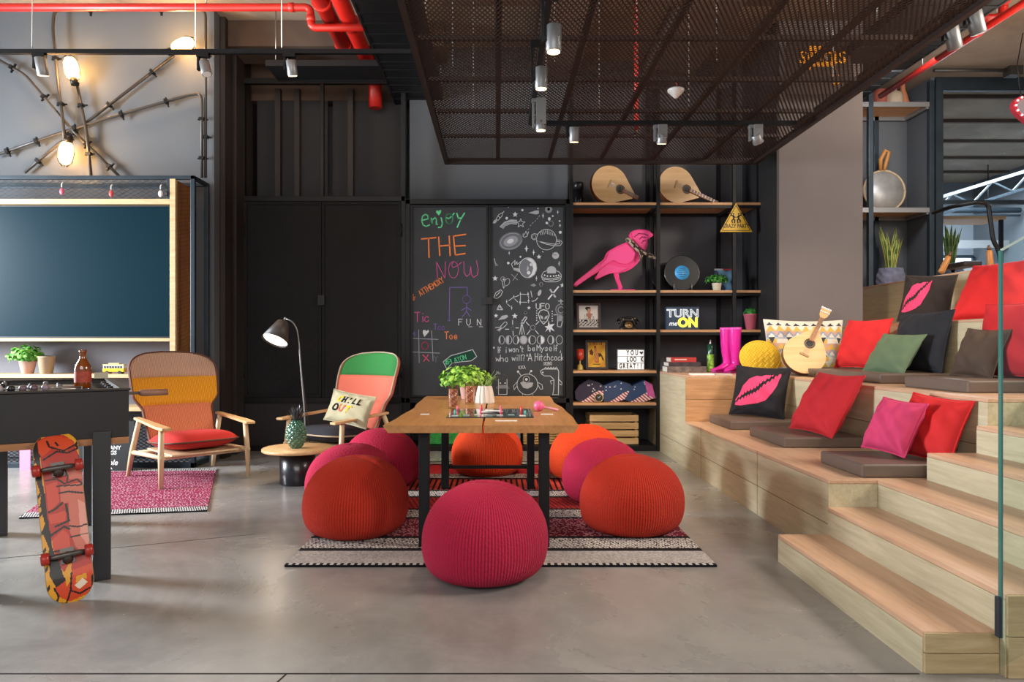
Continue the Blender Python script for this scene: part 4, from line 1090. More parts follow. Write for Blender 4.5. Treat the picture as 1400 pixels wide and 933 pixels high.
# ================================================================== poufs
def knit(name,c):
    m = mat(name,c,.95); N,L = m.node_tree.nodes,m.node_tree.links; P = N['Principled BSDF']
    tc = N.new('ShaderNodeTexCoord'); v = N.new('ShaderNodeTexVoronoi'); v.inputs['Scale'].default_value = 75
    L.new(tc.outputs['Object'],v.inputs['Vector'])
    b = N.new('ShaderNodeBump'); b.inputs['Strength'].default_value = .45; b.inputs['Distance'].default_value = .006; b.invert = True
    L.new(v.outputs['Distance'],b.inputs['Height']); L.new(b.outputs[0],P.inputs['Normal'])
    g = N.new('ShaderNodeAttribute'); g.attribute_name = 'Col'; mx = N.new('ShaderNodeMix'); mx.data_type='RGBA'; mx.blend_type='MULTIPLY'; mx.inputs[0].default_value=1
    mx.inputs[6].default_value = (*hx(c),1); L.new(g.outputs['Color'],mx.inputs[7]); L.new(mx.outputs[2],P.inputs['Base Color'])
    return m
KM = knit('magenta knit','#ad123c'); KO = knit('burnt orange knit','#b3260b'); KB = knit('bright orange knit','#e04410')
def pouf(label,x,y,r,h,m,seed,z0=RZ):
    rs = random.Random(seed); ph = rs.uniform(0,6.28); lean = (rs.uniform(-.015,.015),rs.uniform(-.015,.015)); sa = rs.uniform(-.6,.6)
    prof = [(.0,.004),(.55,.004),(.70,.0),(.84,.045),(.94,.13),(.99,.25),(1.0,.36),(.98,.50),(.91,.64),(.785,.775),(.61,.88),(.42,.95),(.25,.985),(.12,.99),(.03,.975)]
    # smooth resample of the profile
    def P(u):
        k = u*(len(prof)-1); i = min(int(k),len(prof)-2); f = k-i
        p0,p1,p2,p3 = prof[max(0,i-1)],prof[i],prof[i+1],prof[min(len(prof)-1,i+2)]
        cr = lambda a,b,c,d: .5*((2*b)+(-a+c)*f+(2*a-5*b+4*c-d)*f*f+(-a+3*b-3*c+d)*f**3)
        return max(0,cr(p0[0],p1[0],p2[0],p3[0])),cr(p0[1],p1[1],p2[1],p3[1])
    NR = 124
    def f(a,b):
        an = a*2*pi; rr,zz = P(b)
        R_ = rr*r*(1+.018*math.sin(2*an+ph)*(zz)+.012*math.sin(3*an+ph*2))
        R_ += .0026*math.cos(an*NR+1.0)*min(1,rr*1.6)*(zz>.03)
        X_ = R_*math.cos(an); Y_ = R_*math.sin(an); Z_ = zz*h
        # seam crease over the crown
        d = -X_*math.sin(sa)+Y_*math.cos(sa)
        Z_ -= .018*math.exp(-(d/.018)**2)*sst(.80,.98,zz)
        return Vector((x+X_+lean[0]*zz,y+Y_+lean[1]*zz,z0+max(Z_,.0)))
    def c(a,b):
        k = .82+.18*math.cos(a*2*pi*NR); return (k,k,k)
    T = thing('knitted_pouf',label,'pouf',(x,y,z0),0)
    mb = MB().grid(f,NR*3,46,0,lambda a,b: (1,1,1) if (int(a*NR*3)%3 != 1) else (.55,.55,.55))
    obj('knit_cover', mb, m, T, True)
    mb = MB(); pts = []
    for k in range(9):
        s = lerp(-.28,.28,k/8)*r*1.6; X_=s*math.cos(sa); Y_=s*math.sin(sa); rr=abs(s)/r
        zz = .975-.55*max(0,rr-.1)**2
        pts.append(Vector((x+X_+lean[0]*zz,y+Y_+lean[1]*zz,z0+zz*h-.012)))
    obj('seam', MB().tube(pts,.004,6), m, T, True)
    return T
pouf('magenta knitted pouf nearest the camera at the head of the table',-.07,3.475,.318,.462,KM,1,.0135)
pouf('dark orange knitted pouf at the front left of the rug',-.885,4.26,.325,.468,KO,2)
pouf('magenta knitted pouf half hidden behind the front left orange pouf',-1.03,4.84,.32,.46,KM,3)
pouf('magenta knitted pouf at the left corner in front of the green backed armchair',-.96,5.72,.318,.46,KM,4)
pouf('bright orange knitted pouf at the far end under the table',-.10,6.2,.325,.46,KB,5)
pouf('bright orange knitted pouf at the back right of the table',.77,5.98,.32,.462,KB,6)
pouf('magenta knitted pouf on the right between two orange poufs',.80,5.12,.305,.455,KM,7)
pouf('dark orange knitted pouf at the front right of the rug',.84,4.32,.322,.465,KO,8)
# ================================================================== shelf objects
SX = YC/F
def sy(px,Y=7.75): return (px-CX)*Y/F
z1,z2,z3,z4,z5 = SZ
# row 1
p = Vector((sy(790),7.7,z1+.0005))
t = thing('vacuum_flask','dark steel flask on the top shelf at its left end','flask',p)
obj('body', MB().lathe([(0,0),(.055,0),(.058,.005),(.058,.175),(0,.176)],24,0,Matrix.Translation(p),close=False), mat('dark steel','#26282b',.25,.8), t, True)
obj('lid', MB().lathe([(0,.177),(.058,.177),(.058,.25),(.05,.258),(0,.258)],24,0,Matrix.Translation(p),close=False), mat('black lid','#101113',.35), t, True)
GTR = wood('spruce top','#c99f68','#dcb984',0,1.5,.4); GDK = mat('dark guitar side','#5a2f18',.4)
def guitar(label,c,ang,rz,tilt,rb,neck,headed,depth=.07,topm=None,sc=1.):
    """teardrop bodied lute-guitar; body plane faces local -y, axis turned by ang in that plane"""
    T = thing('portuguese_guitar',label,'guitar',(c[0],c[1],c[2]-rb),rz)
    Mx = Matrix.Translation(Vector(c)) @ Matrix.Rotation(rz,4,'Z') @ Matrix.Rotation(pi/2-tilt,4,'X') @ Matrix.Rotation(ang,4,'Z')
    P = []
    n = 40
    for k in range(n+1):
        a = R(52)+(2*pi-2*R(52))*k/n; P.append((rb*math.cos(a),rb*math.sin(a)*1.0))
    P.append((rb*1.42,-rb*.16)); P.append((rb*1.42,rb*.16))
    P2 = []
    for (x,y) in P: P2.append((x,y))
    obj('body', MB().prism(P2, Mx @ Matrix.Translation((0,0,-depth)), depth-.004), GDK, T, True)
    obj('soundboard', MB().prism([(x*.995,y*.995) for x,y in P2], Mx @ Matrix.Translation((0,0,-.004)), .006), topm or GTR, T, True)
    Mh = Mx @ Matrix.Translation((rb*.62,0,.0025))
    obj('sound_hole', MB().lathe([(0,.0),(rb*.17,.0)],24,0,Mh,close=False), M['blacksat'], T, True)
    obj('rosette', MB().lathe([(rb*.18,.0),(rb*.18,.001),(rb*.26,.001),(rb*.26,.0)],32,0,Mh,close=False), mat('rosette inlay %s'%label[:9],'#5b4a3a',.4,nscale=90,nvar=.5), T, True)
    obj('bridge', MB().mbox(rb*.08,rb*.45,.012,Mx @ Matrix.Translation((-rb*.05,0,.006))), mat('bridge wood','#b08a5a',.5), T, True)
    L = neck
    nk = obj('neck', MB().mbox(L,rb*.2,.02,Mx @ Matrix.Translation((rb*.75+L/2,0,.011))), mat('neck wood','#7d4a28',.4) if not headed else mat('neck wood light','#a8754a',.4), T, True,.003)
    mb = MB()
    for k in range(9): mb.mbox(.003,rb*.2,.003,Mx @ Matrix.Translation((rb*.85+L*k/10,0,.0225)))
    obj('fret', mb, M['steel'], nk, True)
    mb = MB()
    for k in range(6): mb.tube([Mx @ Vector((-rb*.05,(k-2.5)*rb*.045,.012)),Mx @ Vector((rb*.75+L,(k-2.5)*rb*.026,.0245))],.0008,4)
    obj('strings', mb, M['steel'], T, True)
    if headed:
        x0 = rb*.75+L
        hd = obj('headstock', MB().prism([(x0,-rb*.1),(x0+.03,-rb*.2),(x0+.09,-rb*.24),(x0+.10,0),(x0+.09,rb*.24),(x0+.03,rb*.2),(x0,rb*.1)],Mx @ Matrix.Translation((0,0,.002)),.016), mat('pale head','#c9a06a',.4), T, True,.003)
        for k in range(5):
            y = (k-2)*rb*.1; obj('tuning_peg', MB().ball(Mx @ Vector((x0+.105,y,.012)),.011,8,6).ball(Mx @ Vector((x0+.06,y,.022)),.008,8,6), M['white'], hd, True)
    return T
guitar('round guitar with short brown neck on the top shelf, left one',(sy(834,7.62),7.62,z1+.222),R(-24),R(12),R(4),.212,.20,False,.08)
guitar('round guitar with silver fretted neck on the top shelf, right one',(sy(925,7.62),7.62,z1+.217),R(-22),R(10),R(4),.207,.36,False,.08)
# row 2 : pink bird (layered board), coordinates from its outline
BP = mat('pink lacquered board','#e8337c',.45); BP2 = mat('pink lacquered board light','#f0468c',.45)
Yb = 7.72
def b2(x,y): return ((770+x/4.911-CX)*Yb/F, pz(210+y/4.911,Yb))
def poly(P): return [b2(*p) for p in P]
zoff = z2+.001 - min(q[1] for q in poly([(320,905)]))
MB_ = lambda y: Matrix(((1,0,0,0),(0,0,-1,y),(0,1,0,zoff),(0,0,0,1)))
body = [(62,868),(75,845),(230,722),(268,690),(282,655),(300,636),(360,603),(420,578),(445,552),(438,532),(448,512),(470,499),(500,493),(545,493),(570,502),(598,525),(598,535),(575,550),(562,562),(560,600),(545,645),(515,690),(490,725),(455,755),(415,775),(368,785),(372,820),(388,868),(395,875),(385,900),(368,900),(366,875),(350,835),(332,780),(290,795),(215,830),(207,815),(245,768),(170,815),(85,875)]
t = thing('bird_ornament','bright pink layered cut-out bird standing on the shelf with a scarf','ornament',((sy(845)),Yb,z2))
obj('body', MB().prism(poly(body),MB_(Yb),.05), BP, t, True,.003)
obj('wing', MB().prism(poly([(285,690),(300,650),(355,618),(420,592),(462,618),(478,655),(460,700),(425,725),(380,722),(330,700),(300,715),(255,745),(240,735),(275,700)]),MB_(Yb-.0505),.012), BP2, t, True,.002)
obj('wing', MB().prism(poly([(240,765),(300,725),(380,745),(430,750),(370,780),(300,790),(225,822),(215,812)]),MB_(Yb-.0505),.008), BP2, t, True,.002)
obj('tail', MB().prism(poly([(66,862),(80,845),(200,752),(240,728),(265,735),(220,775),(90,868)]),MB_(Yb-.0505),.010), BP2, t, True,.002)
obj('head', MB().prism(poly([(455,520),(480,503),(540,500),(570,512),(590,530),(560,545),(550,585),(535,630),(500,600),(465,560)]),MB_(Yb-.0505),.010), BP2, t, True,.002)
mb = MB()
for P in ([(470,545),(500,522),(540,525),(560,535)],[(505,560),(520,545),(545,548)],[(520,585),(530,570),(545,568)]):
    mb.stroke([b2(*p) for p in P],.012,lambda a,b: Vector((a,Yb-.0612,b+zoff)))
obj('face_line', mb, mat('dark pink line','#8d1546',.6), t, True)
obj('foot', MB().box(sy(833,Yb),sy(866,Yb),Yb-.11,Yb+.05,z2+.0005,z2+.016), BP, t, True,.006)
mb = MB(); rs = random.Random(3)
def sp(x,y,d): q = b2(x,y); return Vector((q[0],Yb-d,q[1]+zoff))
pth = [sp(432,565,-.02),sp(432,560,.05),sp(462,598,.075),(sp(500,635,.08)),sp(540,658,.085),sp(580,672,.085),sp(612,690,.09)]
pts = roundpath(pth,.05,3)
def scarf(mb,pts,r,n=10):
    V=[];k=len(pts);cols=[]
    tmp = MB().tube(pts,r,n); 
    for i,f in enumerate(tmp.f): cols.append(hx('#2a2220') if rs.random()<.42 else mixc(hx('#b9a58a'),hx('#8a7a68'),rs.random()))
    mb.add(tmp.v,tmp.f,0,True,cols)
scarf(mb,pts,[.02,.03]+[.027]*(len(pts)-4)+[.024,.012])
pts2=[sp(505,640,.09),sp(512,670,.1),sp(500,705,.1)]; scarf(mb,pts2,[.02,.022,.008])
obj('scarf', mb, M['paintf'], t, True)
# records on stands
def record(label,px,py,Y,r,lab):
    c = W(px,py,Y); c.z = z2+r+.012
    t = thing('vinyl_record',label,'record',(c.x,c.y,z2))
    Mx = frame_xz(c,0,R(7))
    prof = [(0,.0)]+[(r*k/26,.0 if k%2 else -.0012) for k in range(9,26)]+[(r,0),(r,-.004),(0,-.004)]
    obj('disc', MB().lathe(prof,64,0,Mx,close=False), mat('black vinyl','#17181b',.3,coat=.3), t, True)
    if lab:
        obj('label', MB().lathe([(0,.001),(r*.41,.001),(r*.41,0)],40,0,Mx,close=False), mat('blue record label','#3f9bd6',.5), t, True)
        mb = MB()
        for i,(w,y) in enumerate(((.05,.045),(.08,.025),(.11,.005),(.08,-.02),(.05,-.045))): mb.mbox(w,.006,.0008,Mx @ Matrix.Translation((0,y,.0017)))
        obj('label_print', mb, mat('label print','#1c4a70',.6), t, True)
    mb = MB()
    for s in (-1,1):
        mb.tube([c+Vector((s*.10,-.04,-r-.0)),c+Vector((s*.10,-.035,-r+.07))],.003,6).tube([c+Vector((s*.10,-.04,-r-.004)),c+Vector((s*.10,.06,-r-.004))],.003,6)
    obj('stand', mb, M['wire'], t, True)
record('black vinyl record with blue label on a wire stand','931','',7.7,.2,True) if False else record('black vinyl record with blue label on a wire stand',932.5,366,7.7,.2,True)
record('plain dark record standing behind the shelf post left of the blue labelled one',911,375,7.9,.17,False)
# plant + magazine
c = W(990,378,7.8); 
t = thing('magazine','blue and red magazine standing behind the small plant','magazine',(c.x,7.82,z2))
Mx = frame_xz((c.x,7.80,z2+.001),0,R(6))
mb = MB(); w=.10
def magc(a,b):
    if b>.93: return hx('#cfd8e2') if a<.5 else hx('#c43a4a')
    k = math.sin(a*9+b*5)*math.cos(b*8-a*3)
    return mixc(hx('#2f6aa8'),hx('#8fc4e0'),.5+.5*k) if k>-.3 else hx('#1d3a68')
mb.grid(lambda a,b: Mx @ Vector(((a-.5)*.21,b*.27,.004)),21,27,0,magc,False)
mb.add([Mx @ Vector((x,y,z)) for x,y,z in ((-.105,0,.004),(.105,0,.004),(.105,.27,.004),(-.105,.27,.004),(-.105,0,0),(.105,0,0),(.105,.27,0),(-.105,.27,0))],[(4,7,6,5),(0,4,5,1),(1,5,6,2),(2,6,7,3),(3,7,4,0)],0,False,hx('#d8dde2'))
obj('cover', mb, M['paintg'], t, True)
p = Vector((sy(980,7.62),7.62,z2+.0005)); t = thing('potted_herb','small green plant in a cream pot in front of the magazine','plant',p)
pot(t,p,.04,.05,.085,mat('cream pot','#cfc6ad',.6)); obj('foliage', leafball(MB(),p+Vector((0,0,.12)),(.13,.1,.075),340,.035,('#1f5c1c','#4f9a3a'),seed=5), M['paint'], t, True)
# triangular warning sign
t = thing('warning_sign','yellow triangular CRAZY PARTY sign hung on the shelf post','sign',(sy(1006,7.5),7.5,pz(318,7.5)))
Ys = 7.505
def tri(k):
    cx_,cy_ = 1006,303
    return [((cx_+(x-cx_)*k-CX)*Ys/F, pz(cy_+(y-cy_)*k,Ys)) for x,y in ((984,317.5),(1028.5,317.5),(1006,277.5))]
Mt = Matrix(((1,0,0,0),(0,0,-1,Ys),(0,1,0,0),(0,0,0,1)))
obj('plate', MB().prism(tri(1.),Mt,.008), mat('yellow sign','#d8aa22',.45), t, True,.004)
mb = MB(); T0 = [Vector((x,Ys-.0088,z)) for x,z in tri(.86)]
for a,b in zip(T0,T0[1:]+T0[:1]): mb.bar(a,b,.0012,.006)
for cx_,fl_ in ((1002.5,1),(1009.5,-1)):
    def q(x,y): return ((cx_+fl_*x-CX)*Ys/F,pz(y,Ys))
    to = lambda a,b: Vector((a,Ys-.0090,b))
    for P in ([(-.2,295),(0,299.5)],[(0,299.5),(-2.2,302),(-1.6,304.5)],[(0,299.5),(1.8,301.5),(1.2,305)],[(-.2,296),(-3,294.5),(-3.6,292)],[(-.2,296),(2.2,297.5)]):
        mb.stroke([q(*p) for p in P],.014,to)
    mb.fill([q(1.2*math.cos(k*.7),292.8+1.2*math.sin(k*.7)) for k in range(9)],to)
mb.text('CRAZY PARTY',.062,Matrix(((1,0,0,(1006-CX)*Ys/F),(0,0,-1,Ys-.0088),(0,1,0,pz(309.5,Ys)),(0,0,0,1))),ext=.0004,off=.001,sx=.72)
obj('print', mb, M['blacksat'], t, True)
# row 3
def framed(label,px,zb,w,h,fw,fcol,colf,Y=7.78,tilt=8,nu=40,nv=50,x0=None):
    x = sy(px,Y); t = thing('picture_frame',label,'picture',(x,Y,zb)); Mx = frame_xz((x,Y,zb+.001),0,R(tilt))
    mb = MB()
    for a,b,c_,d in ((-w/2,-w/2+fw,0,h),(w/2-fw,w/2,0,h),(-w/2+fw,w/2-fw,0,fw),(-w/2+fw,w/2-fw,h-fw,h)): mb.prism([(a,c_),(b,c_),(b,d),(a,d)],Mx,.018)
    obj('frame', mb, mat('frame %s'%px,fcol,.4), t, True,.002)
    obj('backing', MB().prism([(-w/2+.004,.004),(w/2-.004,.004),(w/2-.004,h-.004),(-w/2+.004,h-.004)],Mx @ Matrix.Translation((0,0,-.004)),.006), M['blacksat'], t, True)
    mb = MB().grid(lambda a,b: Mx @ Vector((lerp(-w/2+fw,w/2-fw,a),lerp(fw,h-fw,b),.008)),nu,nv,0,colf,False)
    obj('print', mb, M['paint'], t, True)
    return t
def portrait(a,b):
    y = 1-b
    if y > .62:
        if .66<y<.72 and .05<a<.95: return hx('#1b1a1a') if math.sin(a*40+3*math.sin(a*9))>-.2 else hx('#d8d4d0')
        return hx('#2a2928') if (int(a*16)+int(y*20))%3==0 and y<.95 else hx('#c3beba')
    if (a-.52)**2/.012+(y-.2)**2/.013 < 1: return hx('#3a2a26') if y<.15 or a<.44 else hx('#c69a84')
    if (a-.47)**2/.02+(y-.13)**2/.006 < 1: return hx('#33231f')
    if .46<a<.6 and .28<y<.36: return hx('#b98a76')
    if inpoly(a,y,[(.38,.36),(.68,.36),(.62,.6),(.5,.62),(.42,.5)]): return hx('#b07a68')
    if inpoly(a,y,[(.30,.4),(.40,.33),(.48,.62),(.26,.62)]) or inpoly(a,y,[(.66,.34),(.76,.45),(.78,.62),(.58,.62)]): return hx('#e9e6e2') if (int(a*40)%3) else hx('#5a5654')
    return hx('#dcd9d4')
framed('white portrait print in a dark brown frame left of the telephone',805,z3,.275,.31,.028,'#3a241a',portrait)
def poster(a,b):
    y = 1-b
    if y < .09: return hx('#7d2a18') if int(a*22)%2 and .08<a<.92 else hx('#d8a632')
    if (a-.42)**2/.004+(y-.17)**2/.002 < 1: return hx('#8a2a1c')
    if inpoly(a,y,[(.35,.2),(.5,.2),(.58,.48),(.6,.78),(.36,.78),(.34,.5)]): return hx('#c98a4a') if int(a*30+y*20)%3 else hx('#8d5a2a')
    if inpoly(a,y,[(.38,.62),(.62,.6),(.62,.82),(.4,.82)]): return hx('#b53a28')
    if inpoly(a,y,[(.08,.35),(.22,.26),(.32,.4),(.28,.52),(.12,.5)]) : return hx('#5a2a18')
    if inpoly(a,y,[(.58,.45),(.75,.44),(.88,.62),(.92,.76),(.82,.72),(.75,.55),(.62,.6)]): return hx('#3a1f14')
    if .28<a<.7 and .86<y<.9: return hx('#6b4a1a')
    return mixc(hx('#e0b43a'),hx('#c98f2c'),.5+.5*math.sin(a*7+y*9))
framed('yellow vintage poster in a dark frame left of the white letter lightbox',816,z4,.255,.34,.028,'#24150f',poster)
# telephone
p = Vector((sy(857),7.7,z3+.0005)); BL = mat('black bakelite','#131212',.2,coat=.5); GD = mat('aged brass','#9a7a52',.35,.8)
t = thing('rotary_telephone','black and brass rotary telephone on the shelf','telephone',p)
Mx = Matrix.Translation(p)
mb = MB(); V=[]
for z,w,d in ((.012,.085,.075),(.03,.085,.075),(.06,.068,.06),(.095,.055,.045),(.105,.05,.03)): V += [p+Vector((sx_*w,sy_*d,z)) for sx_,sy_ in ((-1,-1),(1,-1),(1,1),(-1,1))]
mb.add(V,[(i*4+j,i*4+(j+1)%4,(i+1)*4+(j+1)%4,(i+1)*4+j) for i in range(4) for j in range(4)]+[(3,2,1,0),(16,17,18,19)])
obj('body', mb, BL, t, True,.008)
obj('dial', MB().lathe([(.0,.01),(.018,.01),(.02,.004),(.042,.004),(.044,0),(.0,0)],28,0,Matrix.Translation(p+Vector((0,-.07,.055))) @ Matrix.Rotation(R(65),4,'X'),close=False), GD, t, True)
mb = MB().tube([p+Vector((-.105,0,.105)),p+Vector((-.07,0,.132)),p+Vector((0,0,.14)),p+Vector((.07,0,.132)),p+Vector((.105,0,.105))],[.016,.014,.012,.014,.016],12)
for s in (-1,1): mb.tube([p+Vector((s*.095,0,.125)),p+Vector((s*.105,0,.09)),p+Vector((s*.115,0,.075))],[.018,.024,.032],14)
obj('handset', mb, BL, t, True)
for s in (-.05,.05): obj('cradle', MB().bar(p+Vector((s,0,.11)),p+Vector((s,0,.128)),.012,.03), GD, t, True)
for s in (-1,1):
    for q in (-1,1): obj('foot', MB().tube([p+Vector((s*.075,q*.06,0)),p+Vector((s*.07,q*.055,.02))],[.011,.009],10), GD, t, True)
# TURN me ON lightbox
def sgn(label,px,zb,w,h,Y,bodym,build,tilt=0,cat='sign',name='light_box'):
    x = sy(px,Y); t = thing(name,label,cat,(x,Y,zb)); Mx = frame_xz((x,Y,zb+.0005),0,R(tilt))
    obj('case', MB().prism([(-w/2,0),(w/2,0),(w/2,h),(-w/2,h)],Mx @ Matrix.Translation((0,0,-.05)),.05), bodym, t, True,.004)
    build(t,Mx,w,h); return t
def turn(t,Mx,w,h):
    yl = emit('yellow neon','#ffe23a',1.6); wl_ = emit('white neon','#cfd6da',.55); dk = mat('navy panel','#2c4058',.4,nscale=5,nvar=.1)
    obj('face_panel', MB().prism([(-w/2+.01,.01),(w/2-.01,.01),(w/2-.01,h-.01),(-w/2+.01,h-.01)],Mx,.002), dk, t, True)
    k = MB().text('TURN',.125,Mx @ Matrix.Translation((0,h*.70,.003)),0,None,.001,.004,sx=1.08)
    obj('lettering', k, wl_, t, True)
    k = MB().text('TURN',.125,Mx @ Matrix.Translation((0,h*.70,.0055)),0,None,.0004,-.0035,sx=1.08)
    obj('lettering', k, dk, t, True)
    obj('lettering', MB().text('me',.075,Mx @ Matrix.Translation((-w*.30,h*.27,.003)),0,None,.001,.001,shear=.3), wl_, t, True)
    obj('lettering', MB().text('ON',.14,Mx @ Matrix.Translation((w*.15,h*.30,.003)),0,None,.001,.007), yl, t, True)
sgn('navy TURN me ON sign with yellow glowing letters on the shelf',933.5,z3,.375,.262,7.7,mat('navy case','#2a3a4e',.4),turn)
def great(t,Mx,w,h):
    wm = emit('lightbox white','#f3f3f0',.3); dk = M['blacksat']
    for k in range(3):
        obj('light_panel', MB().prism([(-w/2+.008,.008+k*(h-.012)/3),(w/2-.008,.008+k*(h-.012)/3),(w/2-.008,(k+1)*(h-.012)/3),(-w/2+.008,(k+1)*(h-.012)/3)],Mx,.002), wm, t, True)
    r = (h-.012)/3
    mb = MB()
    for i,chh in enumerate('YOU'): mb.text(chh,.075,Mx @ Matrix.Translation((-.035+i*.05,r*2.5+.006,.003)),0,None,.0004,.003,sx=.62)
    for i,chh in enumerate('LOO K'): mb.text(chh,.075,Mx @ Matrix.Translation((-.035+i*.04,r*1.5+.006,.003)),0,None,.0004,.003,sx=.62)
    for i,chh in enumerate('GREAT!!'): mb.text(chh,.075,Mx @ Matrix.Translation((-.115+i*.0385,r*.5+.005,.003)),0,None,.0004,.003,sx=.62)
    hp = [(0,-.018),(.022,.006),(.018,.016),(.008,.017),(0,.009),(-.008,.017),(-.018,.016),(-.022,.006)]
    mb.prism([(x+.118,y+r*2.5+.006) for x,y in hp],Mx @ Matrix.Translation((0,0,.002)),.0015)
    obj('lettering', mb, dk, t, True)
sgn('white letter lightbox reading YOU LOOK GREAT on the shelf',862.5,z4,.31,.235,7.7,M['lampgrey'],great)
# small pot right
p = Vector((sy(1026.5,7.72),7.72,z3+.0005)); t = thing('potted_succulent','small green plant in a dusty pink pot at the right shelf end','plant',p)
pot(t,p,.05,.078,.18,mat('dusty pink pot','#b5596a',.45)); obj('foliage', leafball(MB(),p+Vector((0,0,.19)),(.085,.075,.07),200,.045,('#1d5a2a','#4a9a45'),seed=6), M['paint'], t, True)
# row 4 red glass
p = Vector((sy(793,7.66),7.66,z4+.0005)); t = thing('goblet','red glass goblet at the left end of the shelf beside the poster','goblet',p)
obj('bowl', MB().lathe([(.006,.105),(.03,.115),(.042,.14),(.042,.235),(.039,.235),(.036,.14),(0,.12)],24,0,Matrix.Translation(p),close=False), mat('red glass','#b5382a',.15,coat=.5), t, True)
obj('stem', MB().lathe([(0,0),(.036,0),(.036,.008),(.03,.05),(.008,.07),(.006,.108)],20,0,Matrix.Translation(p),close=False), mat('amber glass foot','#b79a4a',.2,coat=.5), t, True)
# row 5 hexagonal star boxes (three) + medal
Yh = 7.62
def c5(x,y): return ((790+x/7.774-CX)*Yh/F, pz(500+y/7.774,Yh))
HX = [('dark star printed hexagonal box at the left of the low shelf',[(-30,250),(20,180),(120,118),(215,150),(275,185),(275,330),(200,362),(20,362),(-25,330)],'#2a2038'),
      ('blue star printed hexagonal box in the middle of the low shelf',[(280,190),(430,132),(560,175),(585,200),(500,340),(420,366),(280,362),(272,300)],'#263a5e'),
      ('blue star printed hexagonal box with pink side on the right of the low shelf',[(590,190),(712,135),(795,180),(828,325),(700,368),(560,366),(490,345)],'#24406a')]
zh0 = z5+.001-pz(500+366/7.774,Yh)
rs = random.Random(2)
for i,(lab,P,cc) in enumerate(HX):
    P3 = [(a,b+zh0) for a,b in (c5(*p) for p in P)]
    mn = min(b for a,b in P3); P3 = [(a,b-mn+z5+.001) for a,b in P3]
    Mx = Matrix(((1,0,0,0),(0,0,-1,Yh+.22),(0,1,0,0),(0,0,0,1)))
    t = thing('hexagonal_box',lab,'box',(sum(a for a,b in P3)/len(P3),Yh+.1,z5+.001),0,'star printed boxes')
    obj('case', MB().prism(P3,Mx,.20), mat('star navy %d'%i,cc,.6), t, True,.004)
    xs_ = [a for a,b in P3]; zs_ = [b for a,b in P3]; mb = MB()
    to = lambda a,b: Vector((a,Yh+.0185,b))
    for k in range(60):
        a = rs.uniform(min(xs_),max(xs_)); b = rs.uniform(lerp(min(zs_),max(zs_),.42),max(zs_))
        if inpoly(a,b,[(sum(xs_)/len(xs_)+(x-sum(xs_)/len(xs_))*.86, (sum(zs_)/len(zs_))+(y-sum(zs_)/len(zs_))*.86) for x,y in P3]) and k%4==0:
            mb.fill([(a+.011*(1 if j%2==0 else .45)*math.cos(j*pi/5+pi/2),b+.011*(1 if j%2==0 else .45)*math.sin(j*pi/5+pi/2)) for j in range(10)],to,0,hx('#d8d8dc'))
    # diagonal stripes clipped to the lower part of the face
    x0_,x1_ = min(xs_),max(xs_); zc = lerp(min(zs_),max(zs_),.30)
    nx_=110; nz_=22
    for ii in range(nx_):
        for jj in range(nz_):
            a = lerp(x0_,x1_,(ii+.5)/nx_); b = lerp(min(zs_),zc+.06,(jj+.5)/nz_)
            lim = lerp(min(zs_), zc+.05, sst(x0_+.04,x1_-.03,a))
            if b < lim and inpoly(a,b,P3):
                st = ((a+(b-min(zs_))*1.2)*22)%1
                col = hx('#e2dcdc') if st<.5 else hx('#a5343f')
                da=(x1_-x0_)/nx_/2; db=(zc+.06-min(zs_))/nz_/2
                mb.add([to(a-da,b-db),to(a+da,b-db),to(a+da,b+db),to(a-da,b+db)],[(0,1,2,3)],0,False,col)
    obj('star_print', mb, M['paintf'], t, True)
    if i == 2:
        P4 = [c5(*p) for p in [(712,137),(795,180),(826,325),(745,298)]]
        obj('side_print', MB().fill([(a,b+zh0) for a,b in P4],lambda a,b: Vector((a,Yh+.0182,b))), mat('pink satin','#c95a9a',.6,nscale=14,nvar=.1), t, True)
c = c5(221,330); t = thing('round_clock','small round black clock with brass rim in front of the star boxes','clock',(c[0],Yh-.02,z5))
Mx = frame_xz((c[0],Yh-.02,z5+.05),0,R(8))
obj('rim', MB().lathe([(.040,0),(.042,.012),(.048,.014),(.049,0),(.048,-.012),(0,-.012)],32,0,Mx,close=False), mat('brass rim','#c9a86a',.3,.8), t, True)
obj('face', MB().lathe([(0,.004),(.041,.004)],32,0,Mx,close=False), M['blacksat'], t, True)
obj('hand', MB().mbox(.004,.03,.001,Mx @ Matrix.Translation((.006,.008,.006)) @ Matrix.Rotation(-.7,4,'Z')).mbox(.004,.02,.001,Mx @ Matrix.Translation((-.005,.004,.006)) @ Matrix.Rotation(.9,4,'Z')), M['white'], t, True)
crate('wooden_crate','slatted raw wood crate on the floor of the shelving unit','crate',sy(806,7.6),sy(873,7.6),7.6,7.95,.0605,.40,M['rawwood'],4)
# ------------------------------------------------------------------ upper bench block (z .88): books, bottle, boots, disc, paper
ZB = .8805
def bk_(label,px0_,px1_,z,h,Y,c,d=.22,rz=0.,c2='#d8d2c4',spine=None):
    x0,x1 = sy(px0_,Y),sy(px1_,Y); t = thing('book',label,'book',((x0+x1)/2,Y+d/2,z),0,'books stacked on the upper bench block')
    cm = mat('cover %s'%label[:12],c,.4,nscale=30,nvar=.5 if spine is None else .05)
    mb = MB().box(x0,x1,Y,Y+d,z,z+.004).box(x0,x1,Y,Y+d,z+h-.004,z+h).box(x0,x1,Y-.004,Y,z,z+h)
    obj('cover', mb, cm, t, True,.0015)
    obj('pages', MB().box(x0+.004,x1-.004,Y+.0005,Y+d-.004,z+.0042,z+h-.0042), mat('paper',c2,.8), t, True)
    if spine: obj('spine_print', MB().box(lerp(x0,x1,.15),lerp(x0,x1,.62),Y-.0052,Y-.0042,z+h*.42,z+h*.68), mat('spine print',spine,.6), t, True)
